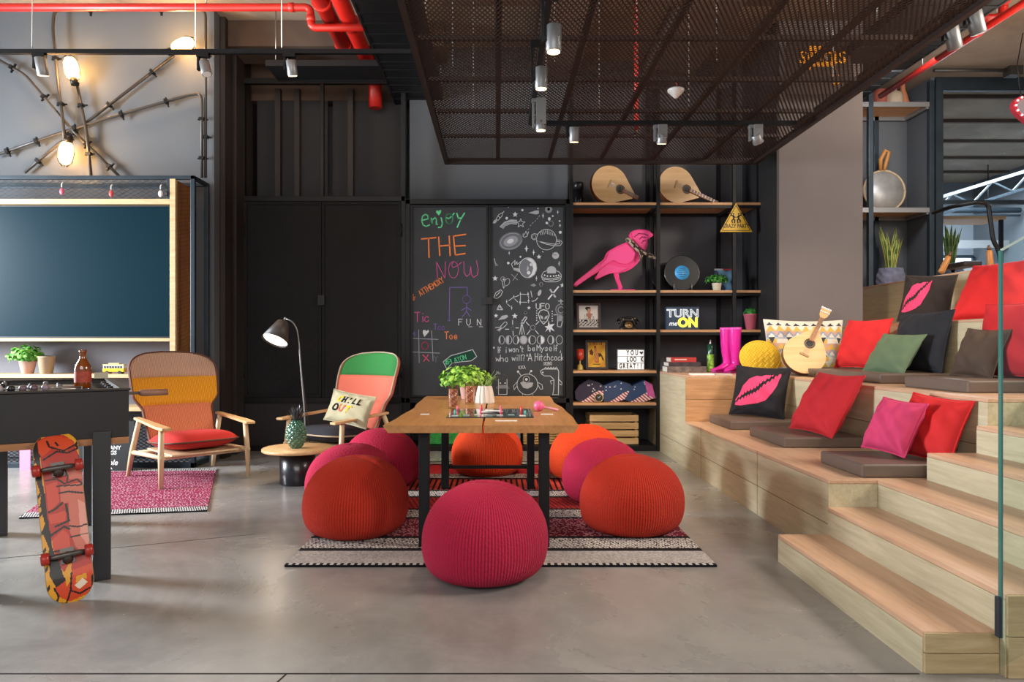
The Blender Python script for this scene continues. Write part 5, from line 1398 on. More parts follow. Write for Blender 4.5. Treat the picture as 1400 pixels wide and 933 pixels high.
bk_('large patterned book at the bottom of the stack on the bench block',912,966,ZB,.062,7.22,'#6d5f58')
bk_('dark patterned book in the middle of the stack on the bench block',914,958,ZB+.0625,.045,7.23,'#3a3034')
bk_('red book on top of the stack on the bench block',917,952,ZB+.108,.05,7.24,'#a8322c',.2,spine='#e0b0a8')
p = Vector((sy(971.5,7.3),7.3,ZB)); t = thing('glass_bottle','tall green patterned bottle between the books and pink boots','bottle',p); Mt = Matrix.Translation(p)
obj('lower_body', MB().lathe([(0,0),(.034,0),(.037,.005),(.037,.04),(.037,.19)],24,0,Mt,close=False), mat('green black pattern','#7fae3e',.3,nscale=38,nvar=.85), t, True)
obj('upper_body', MB().lathe([(.037,.1905),(.037,.28),(.03,.29),(.014,.30)],24,0,Mt,close=False), mat('dark green glass','#12432f',.15,coat=.5), t, True)
obj('stopper', MB().lathe([(.012,.30),(.012,.315),(.009,.345),(0,.347)],14,0,Mt,close=False), M['steel'], t, True)
BT = mat('pink gloss rubber','#d8289a',.18,coat=.6)
def boot(label,x,y,rz):
    t = thing('rubber_boot',label,'boot',(x,y,ZB),rz,None)
    # side section along local -x = toe direction
    ctr = [(-.0,.0,.47,.066,.062),(0,0,.42,.064,.06),(0,0,.30,.06,.056),(.005,0,.20,.053,.05),(.012,0,.13,.046,.043),(.01,0,.09,.048,.043)]
    V=[]; n=22
    for (cx_,cy_,cz_,a,b) in ctr:
        for j in range(n): V.append((cx_+a*math.cos(2*pi*j/n),cy_+b*math.sin(2*pi*j/n),cz_))
    mb = MB().add(V,[(i*n+j,(i+1)*n+j,(i+1)*n+(j+1)%n,i*n+(j+1)%n) for i in range(len(ctr)-1) for j in range(n)],0,True)
    obj('shaft', mb, BT, t)
    sec = [(.062,.012,.07),(.05,.035,.11),(.02,.043,.13),(-.02,.044,.115),(-.06,.043,.085),(-.105,.046,.062),(-.145,.044,.052),(-.172,.03,.04),(-.185,.006,.025)]
    V=[]; m_=16
    for (x_,w,h) in sec:
        for j in range(m_):
            a = 2*pi*j/m_; yy = w*math.cos(a); zz = .018+ (h-.018)*(.5+.5*math.sin(a)) ; V.append((x_,yy,zz))
    mb = MB().add(V,[(i*m_+j,(i+1)*m_+j,(i+1)*m_+(j+1)%m_,i*m_+(j+1)%m_) for i in range(len(sec)-1) for j in range(m_)]+[tuple(range(m_)),tuple((len(sec)-1)*m_+j for j in range(m_-1,-1,-1))],0,True)
    obj('foot', mb, BT, t)
    P = [(.06,.03),(.0,.047),(-.10,.05),(-.16,.04),(-.19,.0),(-.16,-.04),(-.10,-.05),(0,-.047),(.06,-.03)]
    obj('sole', MB().prism(P,Matrix.Identity(4),.022), mat('dark pink sole','#9a1a6a',.4), t)
    obj('top_band', MB().lathe([(.0655,.445),(.0675,.447),(.0675,.471),(.0655,.473)],22,0,Matrix.Diagonal((1,.95,1,1)),close=False), mat('pink rim','#e84ab0',.25), t)
    return t
boot('left pink rubber boot pointing left on the bench block',sy(993,7.18),7.18,R(18))
boot('right pink rubber boot beside the yellow disc',sy(1005,7.12),7.12,R(42))
setp(obj('paper_booklet', MB().box(sy(945,6.62),sy(974,6.62),6.56,6.7,ZB,ZB+.014), M['white']),'white booklet lying on the front edge of the bench block','booklet')
setp(obj('paper_booklet', MB().box(sy(977,6.62),sy(1000,6.62),6.6,6.74,ZB,ZB+.010), mat('grey paper','#b9b3ab',.7)),'pale grey booklet lying in front of the pink boots','booklet')
# yellow round woven cushion
c = Vector((sy(1039,6.72),6.72,ZB+.165)); Mx = Matrix.Translation(c) @ Matrix.Rotation(R(-4),4,'Z') @ Matrix.Rotation(pi/2-R(14),4,'X')
t = thing('woven_disc','round yellow woven cushion leaning behind the lips pillow','cushion',(c.x,c.y,ZB))
def disc(a,b,s):
    an=a*2*pi; r=.172*b; x=r*math.cos(an)*1.12; y=r*math.sin(an)*.98
    h=.03*(1-b**6)+.003*math.sin(x*110+ (0 if int((y+1)*40)%2 else 2))*(1-b**6)
    return Mx @ Vector((x,y,s*h))
def discc(a,b):
    an=a*2*pi; r=.172*b; x=r*math.cos(an); y=r*math.sin(an)
    k = abs(((x*38+ (abs(((y*22)%1)-.5)*2)*1.0)%1)-.5)*2
    return mixc(hx('#b98d12'),hx('#e2bd3a'),k)
mb = MB().grid(lambda a,b: disc(a,b,1),120,40,0,discc).grid(lambda a,b: disc(a,b,-1),60,8,0,lambda a,b: hx('#b98d12'),True,True)
obj('cover', mb, M['paintf'], t, True)
obj('rim', MB().tube([disc(k/60,1,1) for k in range(61)],.008,6), mat('yellow rim','#d8b02a',.8), t, True)
# ================================================================== kilim bag, guitar on the seat
KC = [hx('#d8cfc0'),hx('#3a3a40'),hx('#d2a84a'),hx('#a8b0b4'),hx('#c59a8a'),hx('#8a95a8')]
def kilim(u,v):
    if u < 0: return hx('#cfc4b2')
    y = 1-v; r = y*9; i = int(r); f = r-i; x = u*9
    tri_ = abs((x%1)-.5)*2
    if i in (0,): return KC[1] if (f>.45 and tri_<(f-.45)*1.4) else KC[0]
    if i in (1,4,7): return KC[2] if (tri_ < f) else KC[0] if i!=4 else KC[4]
    if i in (2,5): return KC[5] if abs(tri_-f)<.25 else KC[4] if tri_>f else KC[0]
    if i in (3,6): return KC[1] if (tri_<(1-f)*.7 and int(x)%2==0) else (KC[2] if int(x)%3==0 else KC[0]) if f>.3 else KC[3]
    return KC[0] if f>.2 else KC[3]
bc = Vector((sy(1099,6.78),6.78,ZB+.265))
pillow('large cream kilim patterned cushion behind the guitar',bc,.76,.56,.16,R(-6),R(10),R(-1),M['paintf'],kilim,90,seed=4,name='patterned_cushion',seam=mat('cream seam','#d8cfc0',.9),cat='cushion')
g = guitar('pale teardrop guitar leaning on the kilim cushion with neck up',(sy(1100,6.34),6.34,ZB+.205),R(62),R(-8),R(20),.19,.26,True,.06,topm=wood('pale spruce','#dcb276','#ecc893',0,1.5,.4))
# ================================================================== seat pads
def pad(label,pts,z,h=.075):
    x = [p[0] for p in pts]; y = [p[1] for p in pts]
    o = obj('seat_pad', MB().prism(pts,Matrix.Translation((0,0,z+.0005)),h), M['padbrown'], None, False, .012, seg=3)
    setp(o,label,'seat pad',"brown seat pads"); return o
def padq(x0,x1,y0,y1): return [(x0,y0),(x1,y0),(x1,y1),(x0,y1)]
z = Z[0]
pad('brown seat pad at the far end of the lower seat under the lips pillow',padq(2.0,2.62,5.85,6.45),z)
pad('brown seat pad in the middle of the lower seat under the red pillow',padq(2.03,2.62,4.83,5.5),z)
pad('brown seat pad at the near end of the lower seat under pink and red pillows',padq(2.0,2.62,3.74,4.23),z)
pad('brown seat pad on the upper tier under the green pillow',padq(2.86,3.45,5.1,6.7),Z[1])
pad('brown seat pad on the upper tier under the dark brown pillow',padq(2.83,3.45,4.1,4.75),Z[1])
# ================================================================== pillows
FR = mat('red cotton','#b3141f',.85,bump=.12,bscale=12); FR2 = mat('bright red cotton','#c91c1d',.85,bump=.12,bscale=12)
FN = mat('navy cotton','#14161e',.85,bump=.1,bscale=14); FG = mat('sage green cotton','#55684c',.8,bump=.08,bscale=14)
FB = mat('dark brown cotton','#46362a',.8,bump=.1,bscale=14); FP = mat('pink cotton','#c4335f',.85,bump=.12,bscale=12)
lips_out = [(.06,.18),(.14,.36),(.22,.56),(.32,.72),(.45,.80),(.55,.79),(.64,.83),(.74,.83),(.86,.86),(.90,.88),(.86,.66),(.80,.46),(.68,.30),(.55,.22),(.40,.19),(.22,.15)]
def lips(base):
    LP = hx('#e8406c'); DK = base
    def f(u,v):
        if u < 0: return base
        if inpoly(u,v,lips_out):
            # dark mouth line from lower left to upper right
            s = (u-.06)/.84; yl = .18+.70*s+.03*math.sin(s*9)
            d = v-yl; wd_ = .035*math.sin(pi*min(1,max(0,s)))+.008
            sp_ = .05*abs(math.sin(s*46))**6
            if -wd_-sp_ < d < wd_+sp_: return DK
            return LP
        return base
    return f
BLK = hx('#17141a')
def leanp(px,py,Y): return W(px,py,Y)
pillow('black pillow with a pink lips print on the lower seat',(2.39,6.22,.745),.50,.47,.13,R(-42),R(17),R(-2),M['paintf'],lips(BLK),150,seed=11,seam=FN)
pillow('red pillow leaning on the middle pad of the lower seat',(2.44,5.08,.735),.60,.50,.16,R(-86),R(29),0,FR,None,44,seed=12)
pillow('pink pillow on the near pad of the lower seat beside the red one',(2.34,4.03,.69),.30,.34,.15,R(-70),R(27),R(-4),FP,None,40,seed=13)
pillow('red pillow on the near pad beside the power socket',(2.52,3.97,.69),.43,.385,.13,R(-78),R(22),R(-3),FR2,None,40,seed=14)
pillow('red pillow on the upper tier right of the guitar',(3.29,6.15,1.18),.52,.47,.16,R(-76),R(20),0,FR2,None,40,seed=15)
pillow('sage green pillow in front of the navy pillow',(3.17,5.47,1.10),.46,.37,.12,R(-80),R(32),R(-2),FG,None,36,seed=16)
pillow('navy blue pillow behind the sage green pillow',(3.395,5.48,1.195),.62,.50,.14,R(-86),R(12),0,FN,None,40,seed=17)
pillow('dark brown pillow on the right pad of the upper tier',(3.25,4.60,1.115),.34,.35,.13,R(-80),R(22),R(-3),FB,None,36,seed=18)
pillow('black pillow with pink lips print and brown side, topmost on the left',(3.93,6.25,1.595),.44,.45,.15,R(-54),R(14),R(-4),M['paintf'],(lambda g: (lambda u,v: g(u*1.45-.02 if u>=0 else u,v)))(lips(hx('#2a211d'))),150,seed=19,seam=FB)
pillow('large bright red pillow at the top beside the wooden rod',(4.07,5.58,1.615),.66,.54,.16,R(-80),R(27),0,FR2,None,44,seed=20)
pillow('red pillow at the right edge behind the glass, below the large one',(3.405,4.47,1.205),.66,.51,.14,R(-88),R(10),0,FR,None,44,seed=21)
# ================================================================== alcove shelf things
YA = 8.8
def ax(px,Y=YA): return (px-CX)*Y/F
p = Vector((ax(1203),YA,4.2305)); t = thing('clay_jar','red brown clay jar on the top alcove shelf','jar',p)
obj('body', MB().lathe([(0,0),(.08,0),(.095,.04),(.1,.16),(.085,.2),(.07,.215),(.072,.225),(0,.226)],24,0,Matrix.Translation(p),close=False), mat('red clay','#8d4a3a',.7), t, True)
p = Vector((ax(1219),YA-.05,4.2305)); t = thing('stoneware_jug','grey beige stoneware bottle on the top alcove shelf','jug',p)
obj('body', MB().lathe([(0,0),(.105,0),(.11,.01),(.108,.13),(.085,.17),(.035,.19),(.033,.225),(.04,.23),(.038,.24),(0,.24)],24,0,Matrix.Translation(p),close=False), mat('stoneware','#a0907c',.6,nscale=10,nvar=.12), t, True)
p = Vector((ax(1233),YA-.02,4.2305)); t = thing('clay_bottle','slim tan clay bottle on the top alcove shelf','bottle',p)
obj('body', MB().lathe([(0,0),(.08,0),(.082,.02),(.05,.16),(.03,.22),(.026,.33),(.03,.335),(0,.336)],20,0,Matrix.Translation(p),close=False), mat('tan clay','#a86a48',.6), t, True)
p = Vector((ax(1209,8.9),8.9,2.9005)); t = thing('round_mirror','round mirror with rope rim and leather strap on the alcove shelf','mirror',p)
c = p+Vector((0,0,.28)); Mx = frame_xz(c,0,R(4))
obj('mirror_disc', MB().lathe([(0,0),(.262,0),(.262,-.012),(0,-.012)],48,0,Mx,close=False), mat('mirror reflection grey','#a9aaa8',.45,.4,nscale=5,nvar=.25), t, True)  # grey base colour stands in for the pale ceiling it would reflect
obj('rim', MB().tube([Mx @ Vector((.268*math.cos(2*pi*k/48),.268*math.sin(2*pi*k/48),.0)) for k in range(49)],.013,8), mat('rope rim','#b7a283',.8), t, True)
obj('strap', MB().tube([c+Vector((-.05,0,.27)),c+Vector((-.06,-.02,.40)),c+Vector((.0,-.03,.52)),c+Vector((.05,-.02,.50)),c+Vector((.02,0,.36)),c+Vector((0,0,.27))],[.02,.028,.024,.024,.026,.02],6), mat('tan leather','#b07a3a',.6), t, True)
def snake(t,p,n,h,seed,h0):
    rs = random.Random(seed); mb = MB()
    for k in range(n):
        a = rs.uniform(0,6.28); r = rs.uniform(.02,.09); L = h*rs.uniform(.6,1.); d = Vector((math.cos(a)*.8,math.sin(a)*.6,0)); b0 = p+d*r+Vector((0,0,h0)); s = Vector((math.cos(a+1.2),math.sin(a+1.2)*.4,0)).normalized()
        W_ = .026
        prev=None
        for i in range(7):
            u=i/6; w=W_*(.7+.6*u if u<.5 else 1.0*(1-((u-.5)/.5)**2)+.0)
            q=b0+d*(.13*u*u)+Vector((0,0,L*u)); row=[q-s*w,q-s*w*.72,q+s*w*.72,q+s*w]
            if prev:
                g_=mixc(hx('#3d5a2c'),hx('#6f8a4a'),(i%2)*.7); y_=hx('#c9c05a')
                mb.add(prev+row,[(0,1,5,4),(1,2,6,5),(2,3,7,6)],0,True,[y_,g_,y_])
            prev=row
    obj('leaves', mb, M['paint'], t, True)
def jeans(label,p,h=.30,name='snake_plant'):
    t = thing(name,label,'plant',p)
    def jf(a,b):
        an=a*2*pi; r=(.15+.03*math.sin(b*pi)-.01*b); r*= 1-.12*math.exp(-((an-4.71)/.35)**2)*(1-b)
        r += .008*math.sin(an*7+b*9)*math.sin(b*11)
        return p+Vector((r*math.cos(an),r*.8*math.sin(an),.001+b*h))
    m = mat('denim '+label[:8],'#74778a',.9,nscale=18,nvar=.25,bump=.3,bscale=40)
    obj('denim_pot', MB().grid(jf,60,24), m, t, True)
    obj('soil', MB().lathe([(.145,h-.03),(0,h-.02)],24,0,Matrix.Translation(p) @ Matrix.Diagonal((1,.8,1,1)),close=False), M['soil'], t, True)
    snake(t,p,12,.62,len(label),h-.03)
    return t
jeans('snake plant in a pot dressed as denim jeans on the alcove cabinet',Vector((ax(1224,8.72),8.82,1.8605)))
p = Vector((ax(1296,9.2),9.2,0)); 
t = thing('reflection_shelf','oak shelf on black legs behind the glazing, standing in for a reflection','shelf',(ax(1330,9.2),9.4,0))  # second shelf added to imitate the alcove shelf mirrored in the glass
obj('shelf_board', MB().box(ax(1279,9.2),ax(1372,9.2),9.15,9.6,2.86,2.9), M['shelfwood'], t, True)
obj('cabinet', MB().box(ax(1279,9.2),ax(1372,9.2),9.15,9.6,0.0,2.0), M['walldark'], t, True)
mb = MB()
for x in (ax(1281,9.2),ax(1370,9.2)): mb.box(x-.02,x+.02,9.2,9.24,2.0,2.86)
obj('post', mb, M['black'], t, True)
jeans('snake plant behind the glazing right of the alcove',Vector((ax(1299,9.3),9.3,2.001)),.24)  # duplicate plant added in place of the reflection of the alcove one
# tube rail + wooden handles on the top tier
Yt = 7.3
t = thing('tube_chair','black bent tube chair back on the top tier, seen above the red pillow','chair',(W(1330,350,Yt).x,Yt,Z[3]))
pts = [W(1276,291,Yt+.5),W(1300,283,Yt+.2),W(1338,276.5,Yt),W(1351,279,Yt),W(1354,300,Yt),W(1358,330,Yt),Vector((W(1366,345,Yt).x,Yt,Z[3]+.32)),Vector((W(1366,345,Yt).x,Yt-.05,Z[3]+.002))]
obj('tube_frame', MB().tube(roundpath(pts,.12,5),.022,10), M['black'], t, True)
x0,x1 = W(1276,291,Yt+.5).x, W(1356,300,Yt).x
obj('seat', MB().box(x0+.05,x1-.06,Yt+.05,Yt+.5,Z[3]+.16,Z[3]+.22), M['brownblack'], t, True,.02)
for xx in (x0+.06,x1-.1): obj('leg', MB().tube([(xx,Yt+.45,Z[3]+.002),(xx,Yt+.47,Z[3]+.16)],.02,10), M['black'], t, True)
HW = mat('turned honey wood','#b3763a',.45)
for (xa_,ya_,xb_2,yb_,Yq,lab) in ((1287,372,1299,347,6.55,'turned wooden rod leaning behind the upper lips pillow'),(1355,372,1352,338,6.55,'turned wooden rod standing behind the large red pillow')):
    a = W(xa_,ya_,Yq); b = W(xb_2,yb_,Yq); d = (b-a).normalized(); a0_ = a - d*((a.z-Z[3]-.003)/d.z)
    t = thing('wooden_rod',lab,'rod',a0_)
    obj('grip', MB().tube([a0_,a,b-d*.05,b-d*.03],[.022,.03,.026,.02],12), HW, t, True)
    obj('tip', MB().tube([b-d*.029,b,b+d*.02],[.018,.014,.008],10), mat('dark tip','#5a3a20',.4), t, True)
# ================================================================== suspended mesh ceiling panel
ZM,MX0,MX1,MY0,MY1 = 3.05,-.52,2.64,2.3,7.0
t = thing('mesh_ceiling_panel','large dark expanded metal panel hung below the ceiling','panel',((MX0+MX1)/2,4.65,ZM))
mb = fr_rect(MB(),0,1,0,1,.02,0,0) if False else MB()
mb.box(MX0-.02,MX0+.02,MY0,MY1,ZM-.03,ZM+.03).box(MX1-.02,MX1+.02,MY0,MY1,ZM-.03,ZM+.03).box(MX0+.02,MX1-.02,MY1-.04,MY1,ZM-.03,ZM+.03).box(MX0+.02,MX1-.02,MY0,MY0+.04,ZM-.03,ZM+.03)
M['rust'] = mat('dark bronze steel','#2a1d18',.5,.2)
obj('frame', mb, M['rust'], t, True)
mb = MB()
for k in range(1,6):
    x = lerp(MX0,MX1,k/6); mb.box(x-.018,x+.018,MY0+.04,MY1-.04,ZM+.012,ZM+.045)
for k in range(1,7):
    y = lerp(MY0,MY1,k/7); mb.box(MX0+.02,MX1-.02,y-.015,y+.015,ZM+.046,ZM+.075)
obj('stiffener_bar', mb, M['rust'], t, True)
mb = MB(); sl = .55; step = .030; wd_ = .0125
Ly = MY1-MY0
for sg in (1,-1):
    n = int((MX1-MX0+Ly*sl)/step)
    for k in range(n):
        a = MX0-Ly*sl+k*step; y0,y1,x0,x1 = MY0,MY1,a,a+Ly*sl
        if x0 < MX0: y0 += (MX0-x0)/sl; x0 = MX0
        if x1 > MX1: y1 = MY0+(MX1-a)/sl; x1 = MX1
        if y0 >= y1: continue
        if sg < 0: y0,y1 = MY1-(y0-MY0), MY1-(y1-MY0)
        zz = ZM+.002*sg
        mb.add([(x0-wd_/2,y0,zz),(x0+wd_/2,y0,zz),(x1+wd_/2,y1,zz),(x1-wd_/2,y1,zz)],[(0,1,2,3)])
obj('expanded_mesh', mb, mat('bronze mesh','#3a2a23',.6,.1), t, True)
rs = random.Random(6)
for k in range(14):
    x = MX0+.25+(k%5)*.62+rs.uniform(-.1,.1); y = 3.6+(k//5)*1.15+rs.uniform(-.1,.1)
    h = thing('hanging_chain','thin steel chain hanging above the dark mesh panel','chain',(x,y,ZM+.08),0,'steel hanger chains above the mesh')
    mb = MB(); nl = 30
    for i in range(nl):
        z0 = lerp(ZM+.085,4.55,i/nl); z1_ = lerp(ZM+.085,4.55,(i+.8)/nl)
        mb.box(x-.004,x+.004,y-.002,y+.002,z0,z1_)
    obj('links', mb, M['lampgrey'], h, True)
# yellow sign above the mesh
c = Vector((2.62,5.6,3.72)); c = W(1120,88,6.9); 
t = thing('yellow_sign','orange yellow painted sign seen through the mesh panel at right','sign',c-Vector((0,0,.2)))
c2 = c
def q2(x,y): p = W(1090+x/12.44,50+y/12.44,6.9); return (p.x,p.z)
to = lambda a,b: Vector((a,6.9,b))
mb = MB(); oc = hx('#e0962a')
mb.fill([q2(210,160),q2(490,160),q2(500,245),q2(200,245)],to,0,oc)
for P in ([(215,280),(650,280),(640,460),(240,460),(215,280)],[(200,560),(230,490),(630,490),(640,560)],[(590,200),(595,260),(640,270)]): mb.stroke([q2(*p) for p in P],.02,to,0,oc)
mb.text('SKILLS',.17,Matrix(((1,0,0,q2(430,0)[0]),(0,0,-1,6.895),(0,1,0,q2(0,370)[1]),(0,0,0,1))),0,oc,.001,.002)
for P in ([(580,660),(640,720),(650,700)],[(720,660),(730,740),(660,820),(610,780),(590,710)],[(650,700),(690,760),(660,790)]): mb.stroke([q2(*p) for p in P],.025,to,0,oc)
obj('print', mb, M['chalk'], t, True)
obj('backing', MB().box(c.x-.32,c.x+.34,6.91,6.93,c.z-.30,c.z+.28), M['rust'], t, True)
obj('hanger', MB().tube([(c.x-.2,6.92,c.z+.28),(c.x-.2,6.92,4.55)],.004,5).tube([(c.x+.2,6.92,c.z+.28),(c.x+.2,6.92,4.55)],.004,5), M['black'], t, True)
# ------------------------------------------------------------------ tracks and spotlights
LM = emit('lamp face','#ffd9a0',9)
def track(label,a,b,zc,wires=()):
    t = thing('light_track',label,'track',((a[0]+b[0])/2,(a[1]+b[1])/2,zc))
    obj('rail', MB().bar((a[0],a[1],zc),(b[0],b[1],zc),.035,.035), M['black'], t, True)
    mb = MB()
    for (x,y,zz) in wires: mb.tube([(x,y,zc+.018),(x,y,zz)],.004,5)
    if wires: obj('suspension_wire', mb, M['wire'], t, True)
    return t
def spotlight(label,p,zr,aim,r=.042,L=.13,m=None,power=18,ang=70,on=True,box=False,group=None):
    """can lamp at p hung from rail height zr"""
    p = Vector(p); t = thing('track_spotlight',label,'spotlight',(p.x,p.y,p.z-L/2),0,group)
    d = Vector(aim).normalized()
    obj('can', MB().tube([p-d*L/2,p-d*(L/2-.004),p+d*(L/2-.003),p+d*L/2],[r*.9,r,r,r*.96],20), m or M['lampgrey'], t, True)
    obj('lens', MB().tube([p+d*(L/2-.004),p+d*(L/2+.002)],r*.8,20), LM if on else M['white'], t, True)
    x = p.x-r-.012; mb = MB().box(x-.012,x+.004,p.y-.015,p.y+.015,p.z-.02,zr-.018)
    mb.box(x-.015,p.x+.03,p.y-.022,p.y+.022,zr-.045,zr-.018).bar((x,p.y,p.z),(p.x,p.y,p.z),.02,.02)
    if box: mb.box(p.x-.035,p.x+.035,p.y-.04,p.y+.03,p.z+.0,zr-.02)
    obj('bracket', mb, M['black'] if not box else M['lampgrey'], t, True)
    if power: spot('spot beam', p+d*(L/2+.02), p+d*2, power, (1.,.8,.58), ang,.7,.03)
    return t
YT = 5.5; zT = 1.17+401*YT/F
track('long black light track hung across the left wall',((-12-CX)*YT/F,YT),((562-CX)*YT/F,YT),zT,[((44-CX)*YT/F,YT,4.55),((267-CX)*YT/F,YT,4.55),((385-CX)*YT/F,YT,4.55)])
def sp_at(px,py,Y): return W(px,py,Y)
spotlight('grey can spotlight at the left end of the left track',sp_at(57,91,YT),zT,(.05,.2,-1),.042,.14,None,10,70,False)
spotlight('tilted grey can spotlight in the middle of the left track',sp_at(281,93,YT),zT,(.28,-.2,-.9),.04,.12,None,10,70,False)
spotlight('pale can spotlight at the right of the left track',sp_at(399,93,YT),zT,(.05,.3,-1),.04,.12,None,25,70,True)
zR = ZM-.06
track('black light track running away under the mesh panel',(.27,2.4),(.27,5.6),zR)
track('black light track across the back of the mesh panel',(.29,5.6),(2.45,5.6),zR)
spotlight('nearest can spotlight under the mesh panel',W(757,53,3.5),zR,(0,.0,-1),.04,.135,None,25)
spotlight('second can spotlight on the receding track',W(740,107,4.05),zR,(0,.05,-1),.038,.125,None,25)
spotlight('short spotlight with box driver at the track corner',W(739.5,172,5.0),zR,(0,.05,-1),.04,.07,M['lampgrey'],30,70,True,True)
for px,lab,aim,bx in ((785,'left spotlight on the back track under the mesh',(0,.25,-1),False),(905,'middle spotlight with box driver on the back track',(0,.3,-1),True),(1035,'right spotlight tilted outward on the back track',(.6,.5,-1),True)):
    spotlight(lab,W(px,184 if not bx else 190,5.6),zR,aim,.042,.12 if not bx else .08,None,75,80,True,bx)
# smoke detector, sprinkler
p = W(924,128,5.0); t = thing('smoke_detector','white cone shaped smoke detector under the mesh panel','detector',p)
obj('head', MB().lathe([(0,-.035),(.012,-.033),(.055,.012),(.06,.02),(.06,.03),(0,.031)],28,0,Matrix.Translation(p),close=False), M['white'], t, True)
obj('stem', MB().tube([p+Vector((0,0,.03)),p+Vector((0,0,.12))],.009,8), M['red'], t, True)
p0 = W(870,80,6.2)
t = thing('sprinkler_drop','red sprinkler drop pipe behind the mesh panel','pipe',(p0.x,6.2,3.12))
obj('pipe', MB().tube([(p0.x,6.2,3.12),(p0.x,6.2,4.3)],.02,10), M['red'], t, True)
obj('nozzle', MB().lathe([(0,0),(.025,.004),(.03,.012),(.012,.02),(.012,.06)],14,0,Matrix.Translation((p0.x,6.2,3.06)),close=False), M['steel'], t, True)
# ------------------------------------------------------------------ red pipes
def pipe(label,pts,r,rr=.1,flanges=()):
    P = [Vector(p) for p in pts]; t = thing('red_pipe',label,'pipe',((P[0].x+P[-1].x)/2,(P[0].y+P[-1].y)/2,min(p.z for p in P)-r))
    obj('tube', MB().tube(roundpath(P,rr,6),r,14), M['red'], t, True)
    cm = mat('pipe coupling '+label[:14],'#b3221a',.4)
    for a,b in flanges:
        a = Vector(a); b = Vector(b); obj('coupling', MB().tube([a,a+(b-a).normalized()*.05],r*1.18,14), cm, t, True)
    for k in (.2,.8):
        q = P[0].lerp(P[1],k); obj('hanger', MB().tube([q+Vector((0,0,r)),Vector((q.x,q.y,4.55))],.006,6), M['steel'], t, True)
zP = 4.2
pipe('thick red pipe running back over the closet, left one',[(-1.55,3.0,zP),(-1.55,6.9,zP)],.075,.1,[((-1.55,6.0,zP),(-1.55,9,zP)),((-1.55,6.85,zP),(-1.55,9,zP))])
pipe('thick red pipe running back over the closet, right one bending down',[(-1.38,3.0,zP),(-1.38,7.7,zP),(-1.38,7.72,zP-.35)],.075,.12,[((-1.38,6.4,zP),(-1.38,9,zP)),((-1.38,7.45,zP),(-1.38,9,zP))])
Yp = 6.25
pz1, pz2 = W(0,10,Yp).z, W(0,38,Yp).z
xel = W(425,0,Yp).x
pipe('long thin red pipe under the ceiling at upper left with a step down',[(-6.5,Yp,pz1),(xel,Yp,pz1),(xel,Yp,pz2),(W(560,0,Yp).x,Yp,pz2)],.034,.06,[((xel-.2,Yp,pz1),(xel,Yp,pz1)),((xel,Yp,pz1-.08),(xel,Yp,pz2))])
pipe('red pipe running back under the ceiling at upper right',[(4.66,4.2,4.2),(4.66,8.3,4.2)],.035,.05,[((4.66,6.6,4.2),(4.66,8,4.2))])
xa_ = W(1330,22,6.6)
pipe('short stepped red pipe at the top right corner',[W(1330,25,6.55),W(1371,25,6.55),W(1372,3,6.55),W(1376,0,6.4)],.04,.08)
# cable trays
def tray(label,x0,x1,y0,y1,z):
    t = thing('cable_tray',label,'cable tray',((x0+x1)/2,(y0+y1)/2,z))
    obj('side_rails', MB().box(x0,x0+.02,y0,y1,z,z+.1).box(x1-.02,x1,y0,y1,z,z+.1), M['black'], t, True)
    mb = MB(); n = int((y1-y0)/.2)
    mb.box(x0+.02,x1-.02,y0,y1,z+.006,z+.012)
    for k in range(n): mb.box(x0+.02,x1-.02,y0+k*.2,y0+k*.2+.04,z,z+.0055)
    obj('rungs', mb, M['black'], t, True)
    mb = MB(); rs = random.Random(int(x0*10))
    for k in range(7):
        x = lerp(x0+.04,x1-.04,k/6); mb.tube([(x+rs.uniform(-.01,.01),lerp(y0,y1,i/8),z+.03+rs.uniform(0,.02)) for i in range(9)],.014,6)
    obj('cables', mb, M['blacksat'], t, True)
    mb = MB()
    for k in range(4):
        y = lerp(y0+.3,y1-.3,k/3)
        for x in (x0+.01,x1-.01): mb.tube([(x,y,z+.1),(x,y,4.55)],.006,5)
    obj('hanger', mb, M['steel'], t, True)
tray('black cable tray hung left of the mesh panel',-1.18,-.62,2.5,7.9,3.95)
tray('black cable tray hung right of the mesh panel',3.55,4.35,2.5,8.5,4.1)
setp(obj('air_duct', MB().box(-2.7,-1.0,7.15,7.5,4.22-.12,4.25), M['black'],bevel=.01),'flat black duct above the tall closet','duct') if False else None
# outer track at right with two spotlights
track('black light track at the right edge of the mesh panel',(2.95,3.0),(2.95,6.8),3.35,[(2.95,4.0,4.55),(2.95,6.0,4.55)])
spotlight('grey spotlight with box driver on the right track',W(1303,52,4.55),3.35,(.35,.2,-.9),.045,.15,None,40,60,False,False)
spotlight('grey tilted spotlight on the right track near the frame edge',W(1334,30,4.2),3.35,(.3,.1,-.9),.045,.15,None,40,60,False,False)
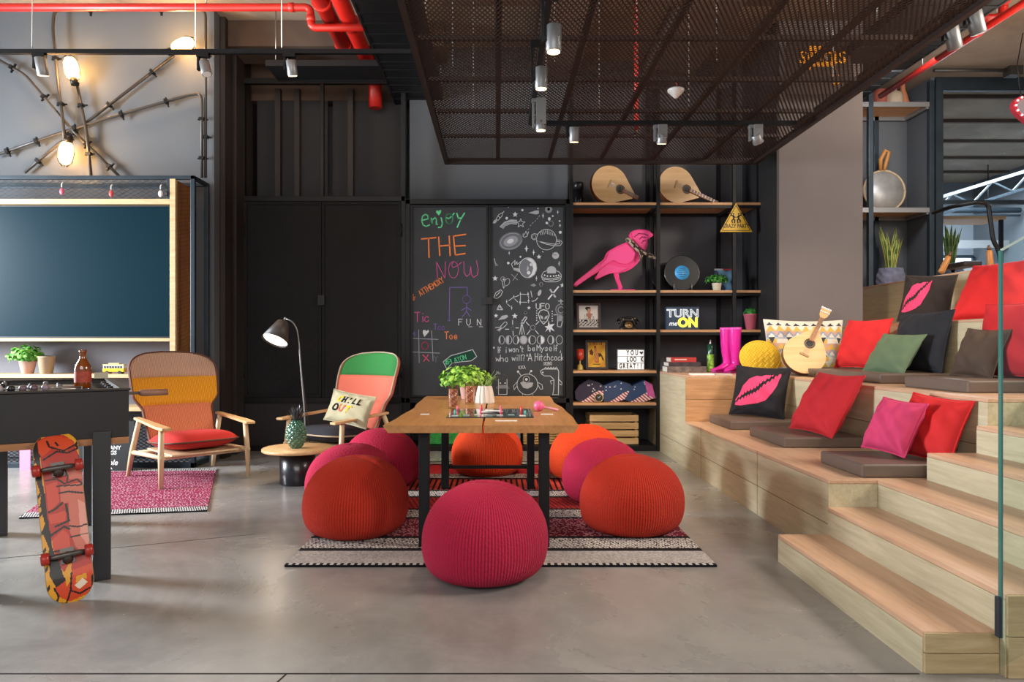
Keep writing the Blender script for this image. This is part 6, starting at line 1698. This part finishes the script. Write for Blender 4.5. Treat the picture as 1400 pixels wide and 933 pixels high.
# marquee heart at the right edge
c = W(1411,150,7.4); t = thing('marquee_heart','red heart sign with bulbs hanging at the upper right edge','sign',c-Vector((0,0,.2)))
def heart(k,s=1.):
    a = 2*pi*k; return (s*.0125*16*math.sin(a)**3, s*.0125*(13*math.cos(a)-5*math.cos(2*a)-2*math.cos(3*a)-math.cos(4*a)))
Mh = frame_xz(c)
obj('body', MB().prism([heart(k/48) for k in range(48)],Mh @ Matrix.Translation((0,0,-.06)),.06), mat('marquee red','#9d2a3a',.4), t, True)
obj('face', MB().prism([heart(k/48,.8) for k in range(48)],Mh,.004), mat('pale heart face','#8d8a92',.5), t, True)
mb = MB()
for k in range(24): mb.ball(Mh @ Vector((*heart(k/24,.9),.012)),.011,8,6)
obj('bulbs', mb, emit('heart bulbs','#ff9a9a',4), t, True)
obj('cord', MB().tube([c+Vector((-.12,0,.13)),c+Vector((-.16,0,.5)),Vector((c.x-.1,7.4,4.55))],.005,5).tube([c+Vector((.12,0,.13)),Vector((c.x+.1,7.4,4.55))],.005,5), M['black'], t, True)
# conduit under the right ceiling
setp(obj('ceiling_conduit', MB().tube([(W(1277,94,8.3).x,8.3,4.51),(W(1385,94,8.3).x,8.3,4.51)],.022,8).box(W(1376,0,8.3).x,W(1394,0,8.3).x,8.24,8.36,4.44,4.55), M['conduit']),'dark conduit with junction box under the right ceiling','conduit')
# ================================================================== chalk drawings on the two doors
GL = {'A':"02 39 62,14 54",'B':"02 09 49 57 46 06,46 55 63 52 02",'C':"68 49 29 07 04 22 42 63",'D':"02 09 39 67 64 32 02",'E':"62 02 09 69,06 56",'F':"02 09 69,06 56",'H':"02 09,62 69,06 66",'I':"32 39",'K':"02 09,69 05 62",'L':"09 02 62",'M':"02 09 35 69 62",'N':"02 09 62 69",'O':"29 07 04 22 42 64 67 49 29",'P':"02 09 49 68 66 45 05",'R':"02 09 49 68 66 45 05,35 62",'T':"09 69,39 32",'U':"09 04 22 42 64 69",'X':"02 69,09 62",'Y':"09 36 69,36 32",
'a':"55 36 15 03 22 42 55,56 52",'b':"09 02,03 22 42 54 36 05",'c':"55 36 15 03 22 42 53",'d':"59 52,54 36 15 03 22 42 54",'e':"04 54 46 26 04 22 42 53",'f':"58 49 28 22,05 45",'h':"09 02,05 36 55 52",'i':"22 26,28 28",'k':"09 02,56 14 52",'l':"29 22",'m':"02 06,05 26 35 32,35 56 65 62",'n':"02 06,05 36 55 52",'o':"26 04 22 42 54 46 26",'r':"12 16,14 36 56",'s':"55 36 15 34 53 22 03",'t':"28 22 42,06 56",'u':"06 03 22 42 55,56 52",'w':"06 12 35 52 66",'y':"06 33,66 33 10","'":"29 27",',':"32 20",'.':"22 32",'?':"08 29 58 35 34,32 33",'#':"12 39,32 59,04 64,07 67",'"':"19 17,39 37"}
YD = YC-.0012
def TD(px,py): return Vector(((px-CX)*YD/F,YD,CH-(py-CY)*YD/F))
def chalk_text(mb,s,x,y,h,col,w,adv=.82,ang=0.,rs=random.Random(1)):
    """x,y = left baseline in photo pixels, h = cap height"""
    k = h/7.; ca,sa = math.cos(ang),math.sin(ang); cx_ = 0
    for chh in s:
        if chh == ' ': cx_ += h*.5; continue
        g = GL.get(chh)
        if g:
            for part in g.split(','):
                P = []
                for tok in part.split():
                    gx = int(tok[0])*k*.84*adv+cx_; gy = (int(tok[1])-2)*k+rs.uniform(-.03,.03)*h
                    P.append((x+gx*ca+gy*sa, y+gx*sa-gy*ca))
                if len(P)==2 and abs(P[0][0]-P[1][0])+abs(P[0][1]-P[1][1]) < .2: P[1] = (P[1][0]+.5,P[1][1]+.5)
                mb.stroke(P,w,TD,0,col)
        cx_ += h*adv*(.45 if chh in "ilI'.," else .9)
def crop(x0,y0,s): return lambda P: [(x0+a/s,y0+b/s) for a,b in P]
def ell(cx_,cy_,rx,ry,a0=0,a1=360,n=22,rot=0.):
    c_,s_ = math.cos(R(rot)),math.sin(R(rot)); out=[]
    for k in range(n+1):
        a = R(lerp(a0,a1,k/n)); x=rx*math.cos(a); y=ry*math.sin(a); out.append((cx_+x*c_-y*s_,cy_+x*s_+y*c_))
    return out
LEFT = MB(); RIGHT = MB()
gC,oC,pC,vC,wC = hx('#6fe0a0'),hx('#f08a4a'),hx('#cf5a9a'),hx('#7a66a8'),hx('#c9cdd0')
K = crop(555,280,7.775)
def L_(P,w,c): LEFT.stroke(K(P),w,TD,0,c)
for P in ([(180,165),(235,150),(232,115),(205,102),(175,125),(168,170),(182,215),(215,232),(250,215)],[(270,145),(275,215),(280,165),(310,135),(325,160),(322,210),(335,208)],[(375,140),(388,200),(375,240),(345,243)],ell(460,150,38,52,0,360),[(425,135),(455,150),(490,120),(512,92)],[(540,92),(560,150),(580,140)],[(622,90),(580,160),(545,240)]): L_(P,1.7,gC)
LEFT.fill(K([(350,115),(322,85),(322,65),(338,60),(348,72),(358,58),(375,58),(372,85)]),TD,0,gC)
for P in ([(165,365),(318,350)],[(240,358),(246,560)],[(348,345),(360,540)],[(460,335),(470,540)],[(360,440),(465,430)],[(505,335),(525,535)],[(505,335),(635,315)],[(530,440),(632,435)],[(525,535),(628,520)]): L_(P,1.8,oC)
for P in ([(335,785),(325,610),(415,785),(420,605)],ell(505,692,52,88,-70,290),[(505,610),(485,640),(500,670),(545,650),(590,615)],[(615,605),(618,720),(645,765),(680,735),(690,640)],[(690,640),(695,740),(720,775),(760,745),(768,690),(750,595)]): L_(P,.8,pC)
chalk_text(LEFT,'#',564.5,411.5,9.5,oC,.8,ang=-R(33)); chalk_text(LEFT,'ATTHEMOXY',575,405,7.5,oC,.85,.64,-R(31))
K = crop(555,380,7.177)
for P in ([(410,420),(435,420)],[(425,420),(430,95),(600,93),(604,172)],ell(595,212,40,40),[(597,255),(595,325)],[(545,320),(595,290),(640,320)],[(555,382),(595,328),(628,380)]): L_(P,.9,vC)
chalk_text(LEFT,'Tic',567,440,13,pC,1.0,.75); chalk_text(LEFT,'Tac',593,451,8,vC,.9,.75); chalk_text(LEFT,'Toe',608,464,10,oC,1.0,.7)
chalk_text(LEFT,'F',627,445,8.5,wC,.9); chalk_text(LEFT,'U',638,445,8.5,wC,.9); chalk_text(LEFT,'N',652.5,445,8.5,wC,.9)
for x in (640.5,655): LEFT.stroke([(x,447),(x+5,447)],.6,TD,0,wC)
for P in ([(125,510),(130,835)],[(252,520),(266,815)],[(45,595),(315,605)],[(50,728),(330,740)]): L_(P,.8,hx('#9aa2ac'))
chalk_text(LEFT,'M',562.5,461,7.5,vC,.9)
LEFT.fill(K([(180,580),(165,540),(168,515),(190,512),(198,525),(220,510),(225,530),(205,555)]),TD,0,wC)
L_(ell(185,667,32,35),1.1,hx('#d85a78'))
for P in ([(165,755),(228,820)],[(220,755),(175,820)]): L_(P,1.1,hx('#d85a78'))
chalk_text(LEFT,'Y',593.5,495,8,hx('#6d7488'),.8)
bn = [(365,825),(440,765),(540,738),(655,705),(695,775),(640,815),(540,825),(450,840),(402,895),(365,825)]
LEFT.fill(K(bn[:-1]),TD,0,hx('#24453a')); 
YD -= .0004
L_(bn,.8,wC)
chalk_text(LEFT,'#PLAYON',609.5,499.5,6.5,gC,.6,.74,-R(16))
YD += .0004
obj('chalk_lettering', LEFT, M['chalk'], CD[0], True)
# right door : space doodles
def star5(cx_,cy_,r,fill=True,rot=0):
    P = [(cx_+r*(1 if j%2==0 else .42)*math.sin(j*pi/5+rot),cy_-r*(1 if j%2==0 else .42)*math.cos(j*pi/5+rot)) for j in range(10)]
    if fill: RIGHT.fill(P,TD,0,wC)
    else: RIGHT.stroke(P+[P[0]],.7,TD,0,wC)
def spark(cx_,cy_,h,w): RIGHT.fill([(cx_,cy_-h),(cx_+w*.35,cy_-h*.15),(cx_+w,cy_),(cx_+w*.35,cy_+h*.15),(cx_,cy_+h),(cx_-w*.35,cy_+h*.15),(cx_-w,cy_),(cx_-w*.35,cy_-h*.15)],TD,0,wC)
def dot(cx_,cy_,r,c=None): RIGHT.fill(ell(cx_,cy_,r,r,0,340,10),TD,0,c or wC)
DIM = hx('#85888c'); MID = hx('#a5a8ac')
def Rr(P,w=.7,c=None): RIGHT.stroke(K(P),w,TD,0,c or wC)
def Rf(P,c=None): RIGHT.fill(K(P),TD,0,c or wC)
s_ = 11.667
K = crop(670,275,s_)
def kk(x,y): return K([(x,y)])[0]
Rr([(95,290),(140,215),(200,185),(190,240),(125,310),(95,290)]); Rr([(200,190),(225,165)]); Rf([(40,355),(60,310),(100,290),(110,330),(75,360)],MID); Rr([(130,240),(165,270)])
Rf([(150,410),(230,330),(330,295),(430,300),(430,375),(330,370),(250,400),(210,445)],MID)
YD -= .0003
Rr([(180,420),(260,350),(430,330)],.5,hx('#4a4c50')); Rr([(195,435),(270,375),(425,355)],.5,hx('#4a4c50'))
YD += .0003
star5(*kk(490,355),6.2,False); star5(*kk(400,215),4)
Rf(ell(330,640,195,140,0,350,24,-18),hx('#6a6e74'))
YD -= .0003
Rf(ell(330,640,120,75,0,350,20,-22),hx('#90949a'))
YD -= .0003
Rf(ell(325,640,55,35,0,350,16,-22),wC); Rr(ell(335,640,170,120,20,330,30,-18),.7,MID)
YD += .0006
Rr(ell(900,615,160,165)); Rr([(740,600),(700,620),(660,590),(660,545),(700,520),(755,530)]); Rr([(1060,620),(1120,625),(1155,660),(1120,710),(1040,715),(900,690),(740,630)]); Rr([(760,640),(900,670),(1040,690),(1110,680),(1115,650),(1070,645)]); Rr(ell(705,570,25,30),.5)
for k in range(9): Rr([(800+k*28,475+abs(k-4)*9-20+ (k>4)*(k-4)*9),(815+k*26,520+abs(k-3)*8)],.6)
Rf([(610,190),(730,150),(780,150),(780,200),(740,215)],MID); dot(*kk(935,135),5,DIM); dot(*kk(935,130),2)
for x,y in ((785,240),(755,280),(720,320),(680,350),(645,390),(612,450)): RIGHT.stroke([kk(x-8,y+8),kk(x+8,y-8)],.7,TD,0,MID)
Rr([(530,520),(525,560),(550,580),(590,560),(615,490)]); Rr([(545,540),(575,480),(590,530)],.6)
for x,y,h,w in ((845,235,4,1.6),(695,820,4.6,2),(580,760,5,3),(305,830,3,1.4),(1115,390,3,1.8),(1080,178,3,1.6),(1100,1000,4,1.4)): spark(*kk(x,y),h,w)
for x,y,r in ((515,145,1.6),(265,275,1.9),(290,95,1),(1000,240,1.2),(1110,320,1.2),(1120,500,2),(485,890,1.3),(840,810,.8),(765,120,.9)): dot(*kk(x,y),r)
Rf(ell(945,285,22,28,0,340,12)); Rf(ell(905,350,20,20,0,340,12)); Rr(ell(970,360,38,42),.7,MID)
star5(*kk(780,890),3.6); dot(*kk(1045,870),4.8,MID); Rr([(1000,850),(1060,865)],.6,hx('#4a4c50'))
K = crop(670,350,s_)
Rf(ell(605,190,140,160,0,350,28),hx('#6e7278'))
YD -= .0003
Rf([(570,45),(640,40),(710,80),(745,170),(735,260),(680,330),(600,350),(660,290),(690,200),(660,110)],wC); Rr(ell(605,190,140,160),.8); dot(*kk(655,140),2); dot(*kk(615,270),2.5); Rf([(580,230),(600,150),(620,200),(600,240)],MID)
YD += .0003
Rr([(470,260),(380,230),(340,130),(400,70),(390,150),(430,90),(430,140),(490,90)]); Rf([(360,190),(460,200),(470,260),(380,235)],MID); dot(*kk(290,115),1.8)
Rf(ell(980,230,75,65,180,360,16)+[(1050,280),(910,280)],MID)
Rr([(910,235),(850,260),(820,320),(850,350),(980,365),(1110,340),(1140,310),(1100,255),(1060,240)]); Rr([(820,330),(840,385),(900,415),(1060,415),(1120,385),(1138,330)]); Rr([(850,370),(980,390),(1110,365)])
for x,y in ((870,310),(915,322),(965,325),(1015,322),(1055,318),(1095,312)): dot(*kk(x,y),1.1)
for x,y,r in ((80,360,4),(1155,470,3.5),(620,830,2.8)): star5(*kk(x,y),r)
for x,y,h,w in ((740,360,4,1.4),(1105,120,3.5,1.2),(485,610,3.5,1.6),(605,610,3.4,1.8),(380,655,3,1.4),(480,740,4.5,1.8),(615,720,4,1.8),(265,730,3.5,1.2),(345,830,3.6,1.2)): spark(*kk(x,y),h,w)
for a,b in (((300,715),(360,670)),((400,655),(460,630)),((500,612),(580,615)),((395,690),(440,735)),((500,740),(590,740)),((615,640),(615,690)),((485,640),(485,700)),((280,770),(320,810)),((650,560),(670,660))): RIGHT.stroke([kk(*a),kk(*b)],.7,TD,0,wC)
Rr(ell(205,370,35,35)); Rr(ell(270,420,40,60,0,360,20,25)); Rr([(190,400),(215,520),(240,470)]); Rf(ell(215,375,14,16,0,340,10)); Rr([(60,670),(90,590),(170,540),(200,570),(170,640),(110,680),(60,670)]); Rr([(95,640),(165,570)])
Rr([(340,295),(440,385)],.6,MID); Rr([(365,390),(440,285)],.6,MID)
RIGHT.stroke([kk(930,690),kk(1090,495)],1.8,TD,0,wC); RIGHT.stroke([kk(960,540),kk(1040,655)],2.4,TD,0,MID)
Rf([(640,470),(700,440),(735,470),(700,495)],DIM); Rr(ell(815,455,25,32)); Rf(ell(790,590,26,52,0,350,14,20),MID); Rr([(760,670),(720,715),(670,725)],.8); Rr([(70,40),(85,110),(120,150),(90,155),(65,50)],.7,MID)
Rr([(110,860),(150,775),(205,860),(110,860)]); Rr([(130,850),(155,800),(180,850)],.6)
chalk_text(RIGHT,'UFO',670+735/s_,350+850/s_,7.5,wC,1.,.95)
Rr(ell(945,805,48,55)) if False else None
K = crop(670,420,s_)
Rr([(770,110),(800,60),(855,40),(920,65),(945,130),(910,220),(855,275),(800,210),(770,110)],1.0)
Rf([(795,125),(840,150),(850,200),(810,180)],MID); Rf([(925,130),(875,155),(865,200),(905,185)],MID); Rr([(840,230),(870,230)],.6)
for k in range(5): dot(*kk(745,60+k*38),.8); dot(*kk(992,70+k*38),.8)
RIGHT.stroke(K(ell(1135,40,85,85)),1.5,TD,0,MID); Rr(ell(1130,45,45,50),.8); Rr([(1020,125),(1080,120),(1075,310),(1130,320),(1165,200),(1160,130),(1225,180)],1.3,MID); Rf([(1080,130),(1160,130),(1165,220),(1080,230)],DIM); Rr([(1130,-120),(1130,-40)],.9); Rr([(1090,-95),(1175,-95)],.8)
Rf([(935,210),(950,280),(1030,270),(985,320),(1030,390),(965,355),(960,410),(930,350),(880,400),(910,340),(870,310),(920,300)],wC)
Rf([(130,210),(190,140),(270,125),(290,155),(240,190)],MID); star5(*kk(395,145),4.2); star5(*kk(95,140),3.2)
Rr([(85,330),(160,320),(230,240),(265,240),(270,275),(200,340),(150,390),(110,370)]); Rf([(110,370),(180,320),(200,345),(150,400)],MID)
for a,b in (((360,210),(360,280)),((410,333),(455,333)),((365,385),(370,455)),((245,355),(300,353)),((575,240),(625,295)),((780,230),(730,280)),((640,370),(590,438)),((725,375),(770,430))): RIGHT.stroke([kk(*a),kk(*b)],.9,TD,0,wC)
Rr(ell(360,335,24,24)); Rr(ell(682,328,37,36)); Rr(ell(565,92,22,22),.6)
Rr([(500,240),(560,155),(590,170),(530,265),(500,240)],1.1); Rr([(500,270),(470,435)]); Rr([(505,280),(510,438)]); Rr([(515,280),(550,438)]); Rr([(510,215),(495,265)],1.2)
for i,(x,rx,kind) in enumerate(((185,45,'l'),(297,50,'L'),(415,50,'r'),(535,57,'f'),(670,60,'l'),(810,60,'h'),(970,50,'r'),(1105,52,'o'))):
    cy_ = 525; Rr(ell(x,cy_,rx,68),.8)
    if kind == 'f': Rf(ell(x,cy_,rx,68,0,350,20),MID)
    if kind in 'lL': Rf(ell(x,cy_,rx,68,90,270,14)+ell(x,cy_,rx*(.55 if kind=='l' else -.1),68,270,90,10),wC if kind=='l' else MID)
    if kind in 'r': Rf(ell(x,cy_,rx,68,-90,90,14)+ell(x,cy_,rx*.5,68,90,-90,10),wC)
    if kind == 'h': Rf(ell(x,cy_,rx,68,-90,90,14),wC)
chalk_text(RIGHT,'"If i',674,482.5,8,wC,.7,.70); chalk_text(RIGHT,"won't",696,481.5,8,wC,.7,.66); chalk_text(RIGHT,'be',722,480,8,wC,.7,.75); chalk_text(RIGHT,'Myself,',734,480,8.5,wC,.7,.72)
chalk_text(RIGHT,'who',678,494.5,8.5,wC,.7,.8); chalk_text(RIGHT,'will?"',700,493.5,8.5,wC,.7,.72); chalk_text(RIGHT,'A.',722,493.5,10,wC,.8,.75); chalk_text(RIGHT,'Hitchcock',731.5,493,9.5,wC,.7,.56)
K = crop(670,480,s_)
chalk_text(RIGHT,'KIKA',709.5,505,4.2,wC,.6,.72,-R(6)); chalk_text(RIGHT,'ROBO',744,500,4.4,wC,.6,.7,-R(4)); chalk_text(RIGHT,'Mo',679,512,4.2,MID,.6,.8)
Rr(ell(595,535,165,165,0,360,36),.9); Rr([(500,400),(455,340)],.9); Rr([(625,375),(645,325)],.9); dot(*kk(447,332),1.6); dot(*kk(655,322),1.6)
Rr(ell(580,455,52,52),.8); dot(*kk(580,455),1.9); Rf([(480,510),(520,485),(580,520),(640,500),(690,510),(670,570),(600,605),(530,590)],MID)
Rr([(425,500),(375,560),(385,620),(430,560)],.7); Rr([(755,500),(830,540),(840,610),(800,610),(770,550)],.7); Rr([(520,690),(515,715)],.7); Rr([(680,690),(685,715)],.7)
Rr([(870,400),(820,370),(805,320),(850,290),(1080,290),(1095,330),(1090,700),(1000,700),(1015,620),(1020,460),(960,400),(870,400)],.8)
for k in range(5): Rr([(870+k*42,285),(888+k*42,258),(905+k*42,285)],.7)
Rr([(1000,700),(985,745),(1090,745),(1090,700)],.8); Rr([(1010,470),(960,480),(980,530)],.7); Rr([(1100,460),(1150,510),(1140,545),(1110,530)],.7); dot(*kk(840,345),1.1)
Rr([(135,455),(135,695),(270,695),(270,455)],.8); Rf([(140,545),(265,545),(262,600),(140,600)],DIM); dot(*kk(165,515),1); dot(*kk(240,515),1); Rr([(130,560),(95,590),(130,600)],.6,DIM); Rr([(275,560),(305,595),(275,605)],.6,DIM)
obj('chalk_drawing', RIGHT, M['chalk'], CD[1], True)

# cross tray above the tall closet
Yc = 7.0; xa2,xb2 = px0(372,Yc),px0(556,Yc); z0 = pz(101,Yc); z1c = pz(80,Yc)
t = thing('cable_tray','black cable tray hung crosswise above the tall closet','cable tray',((xa2+xb2)/2,Yc,z0))
obj('side_rails', MB().box(xa2,xb2,Yc-.2,Yc-.18,z0,z0+.06).box(xa2,xb2,Yc+.18,Yc+.2,z0,z0+.06), M['black'], t, True)
obj('base', MB().box(xa2,xb2,Yc-.18,Yc+.18,z0+.004,z0+.012), M['black'], t, True)
mb = MB()
for k in range(5): mb.tube([(xa2,Yc-.12+k*.06,z0+.03),(xb2,Yc-.12+k*.06,z0+.03)],.016,6)
obj('cables', mb, M['blacksat'], t, True)
for x in (xa2+.1,xb2-.1):
    for y in (Yc-.19,Yc+.19): obj('hanger', MB().tube([(x,y,z0+.06),(x,y,4.55)],.006,5), M['steel'], t, True)
# ================================================================== groups of repeated things
GN = {'knitted_pouf':'knitted poufs around the table','throw_pillow':'pillows on the stepped seating','track_spotlight':'spotlights on the light tracks','light_track':'black light tracks','conduit_pipe':'conduits on the grey wall','cage_lamp':'cage lamps on the grey wall','key_tag':'tags hanging on the cabinet mesh','red_pipe':'red pipes under the ceiling','portuguese_guitar':'teardrop guitars','rubber_boot':'pink rubber boots','vinyl_record':'records on the shelf','picture_frame':'framed pictures on the shelf','paper_card':'white cards on the table','lounge_armchair':'wooden armchairs','cable_tray':'black cable trays','light_box':'lit letter signs','potted_herb':'small potted herbs','snake_plant':'snake plants','paper_booklet':'booklets on the bench block','wooden_rod':'turned wooden rods','hexagonal_box':'star printed boxes'}
for o in list(COL.objects):
    if o.parent is None and o.type in ('EMPTY','MESH') and 'group' not in o:
        b = o.name.split('.')[0]
        if b in GN: o['group'] = GN[b]
for o in COL.objects:
    if '_rz' in o: del o['_rz']
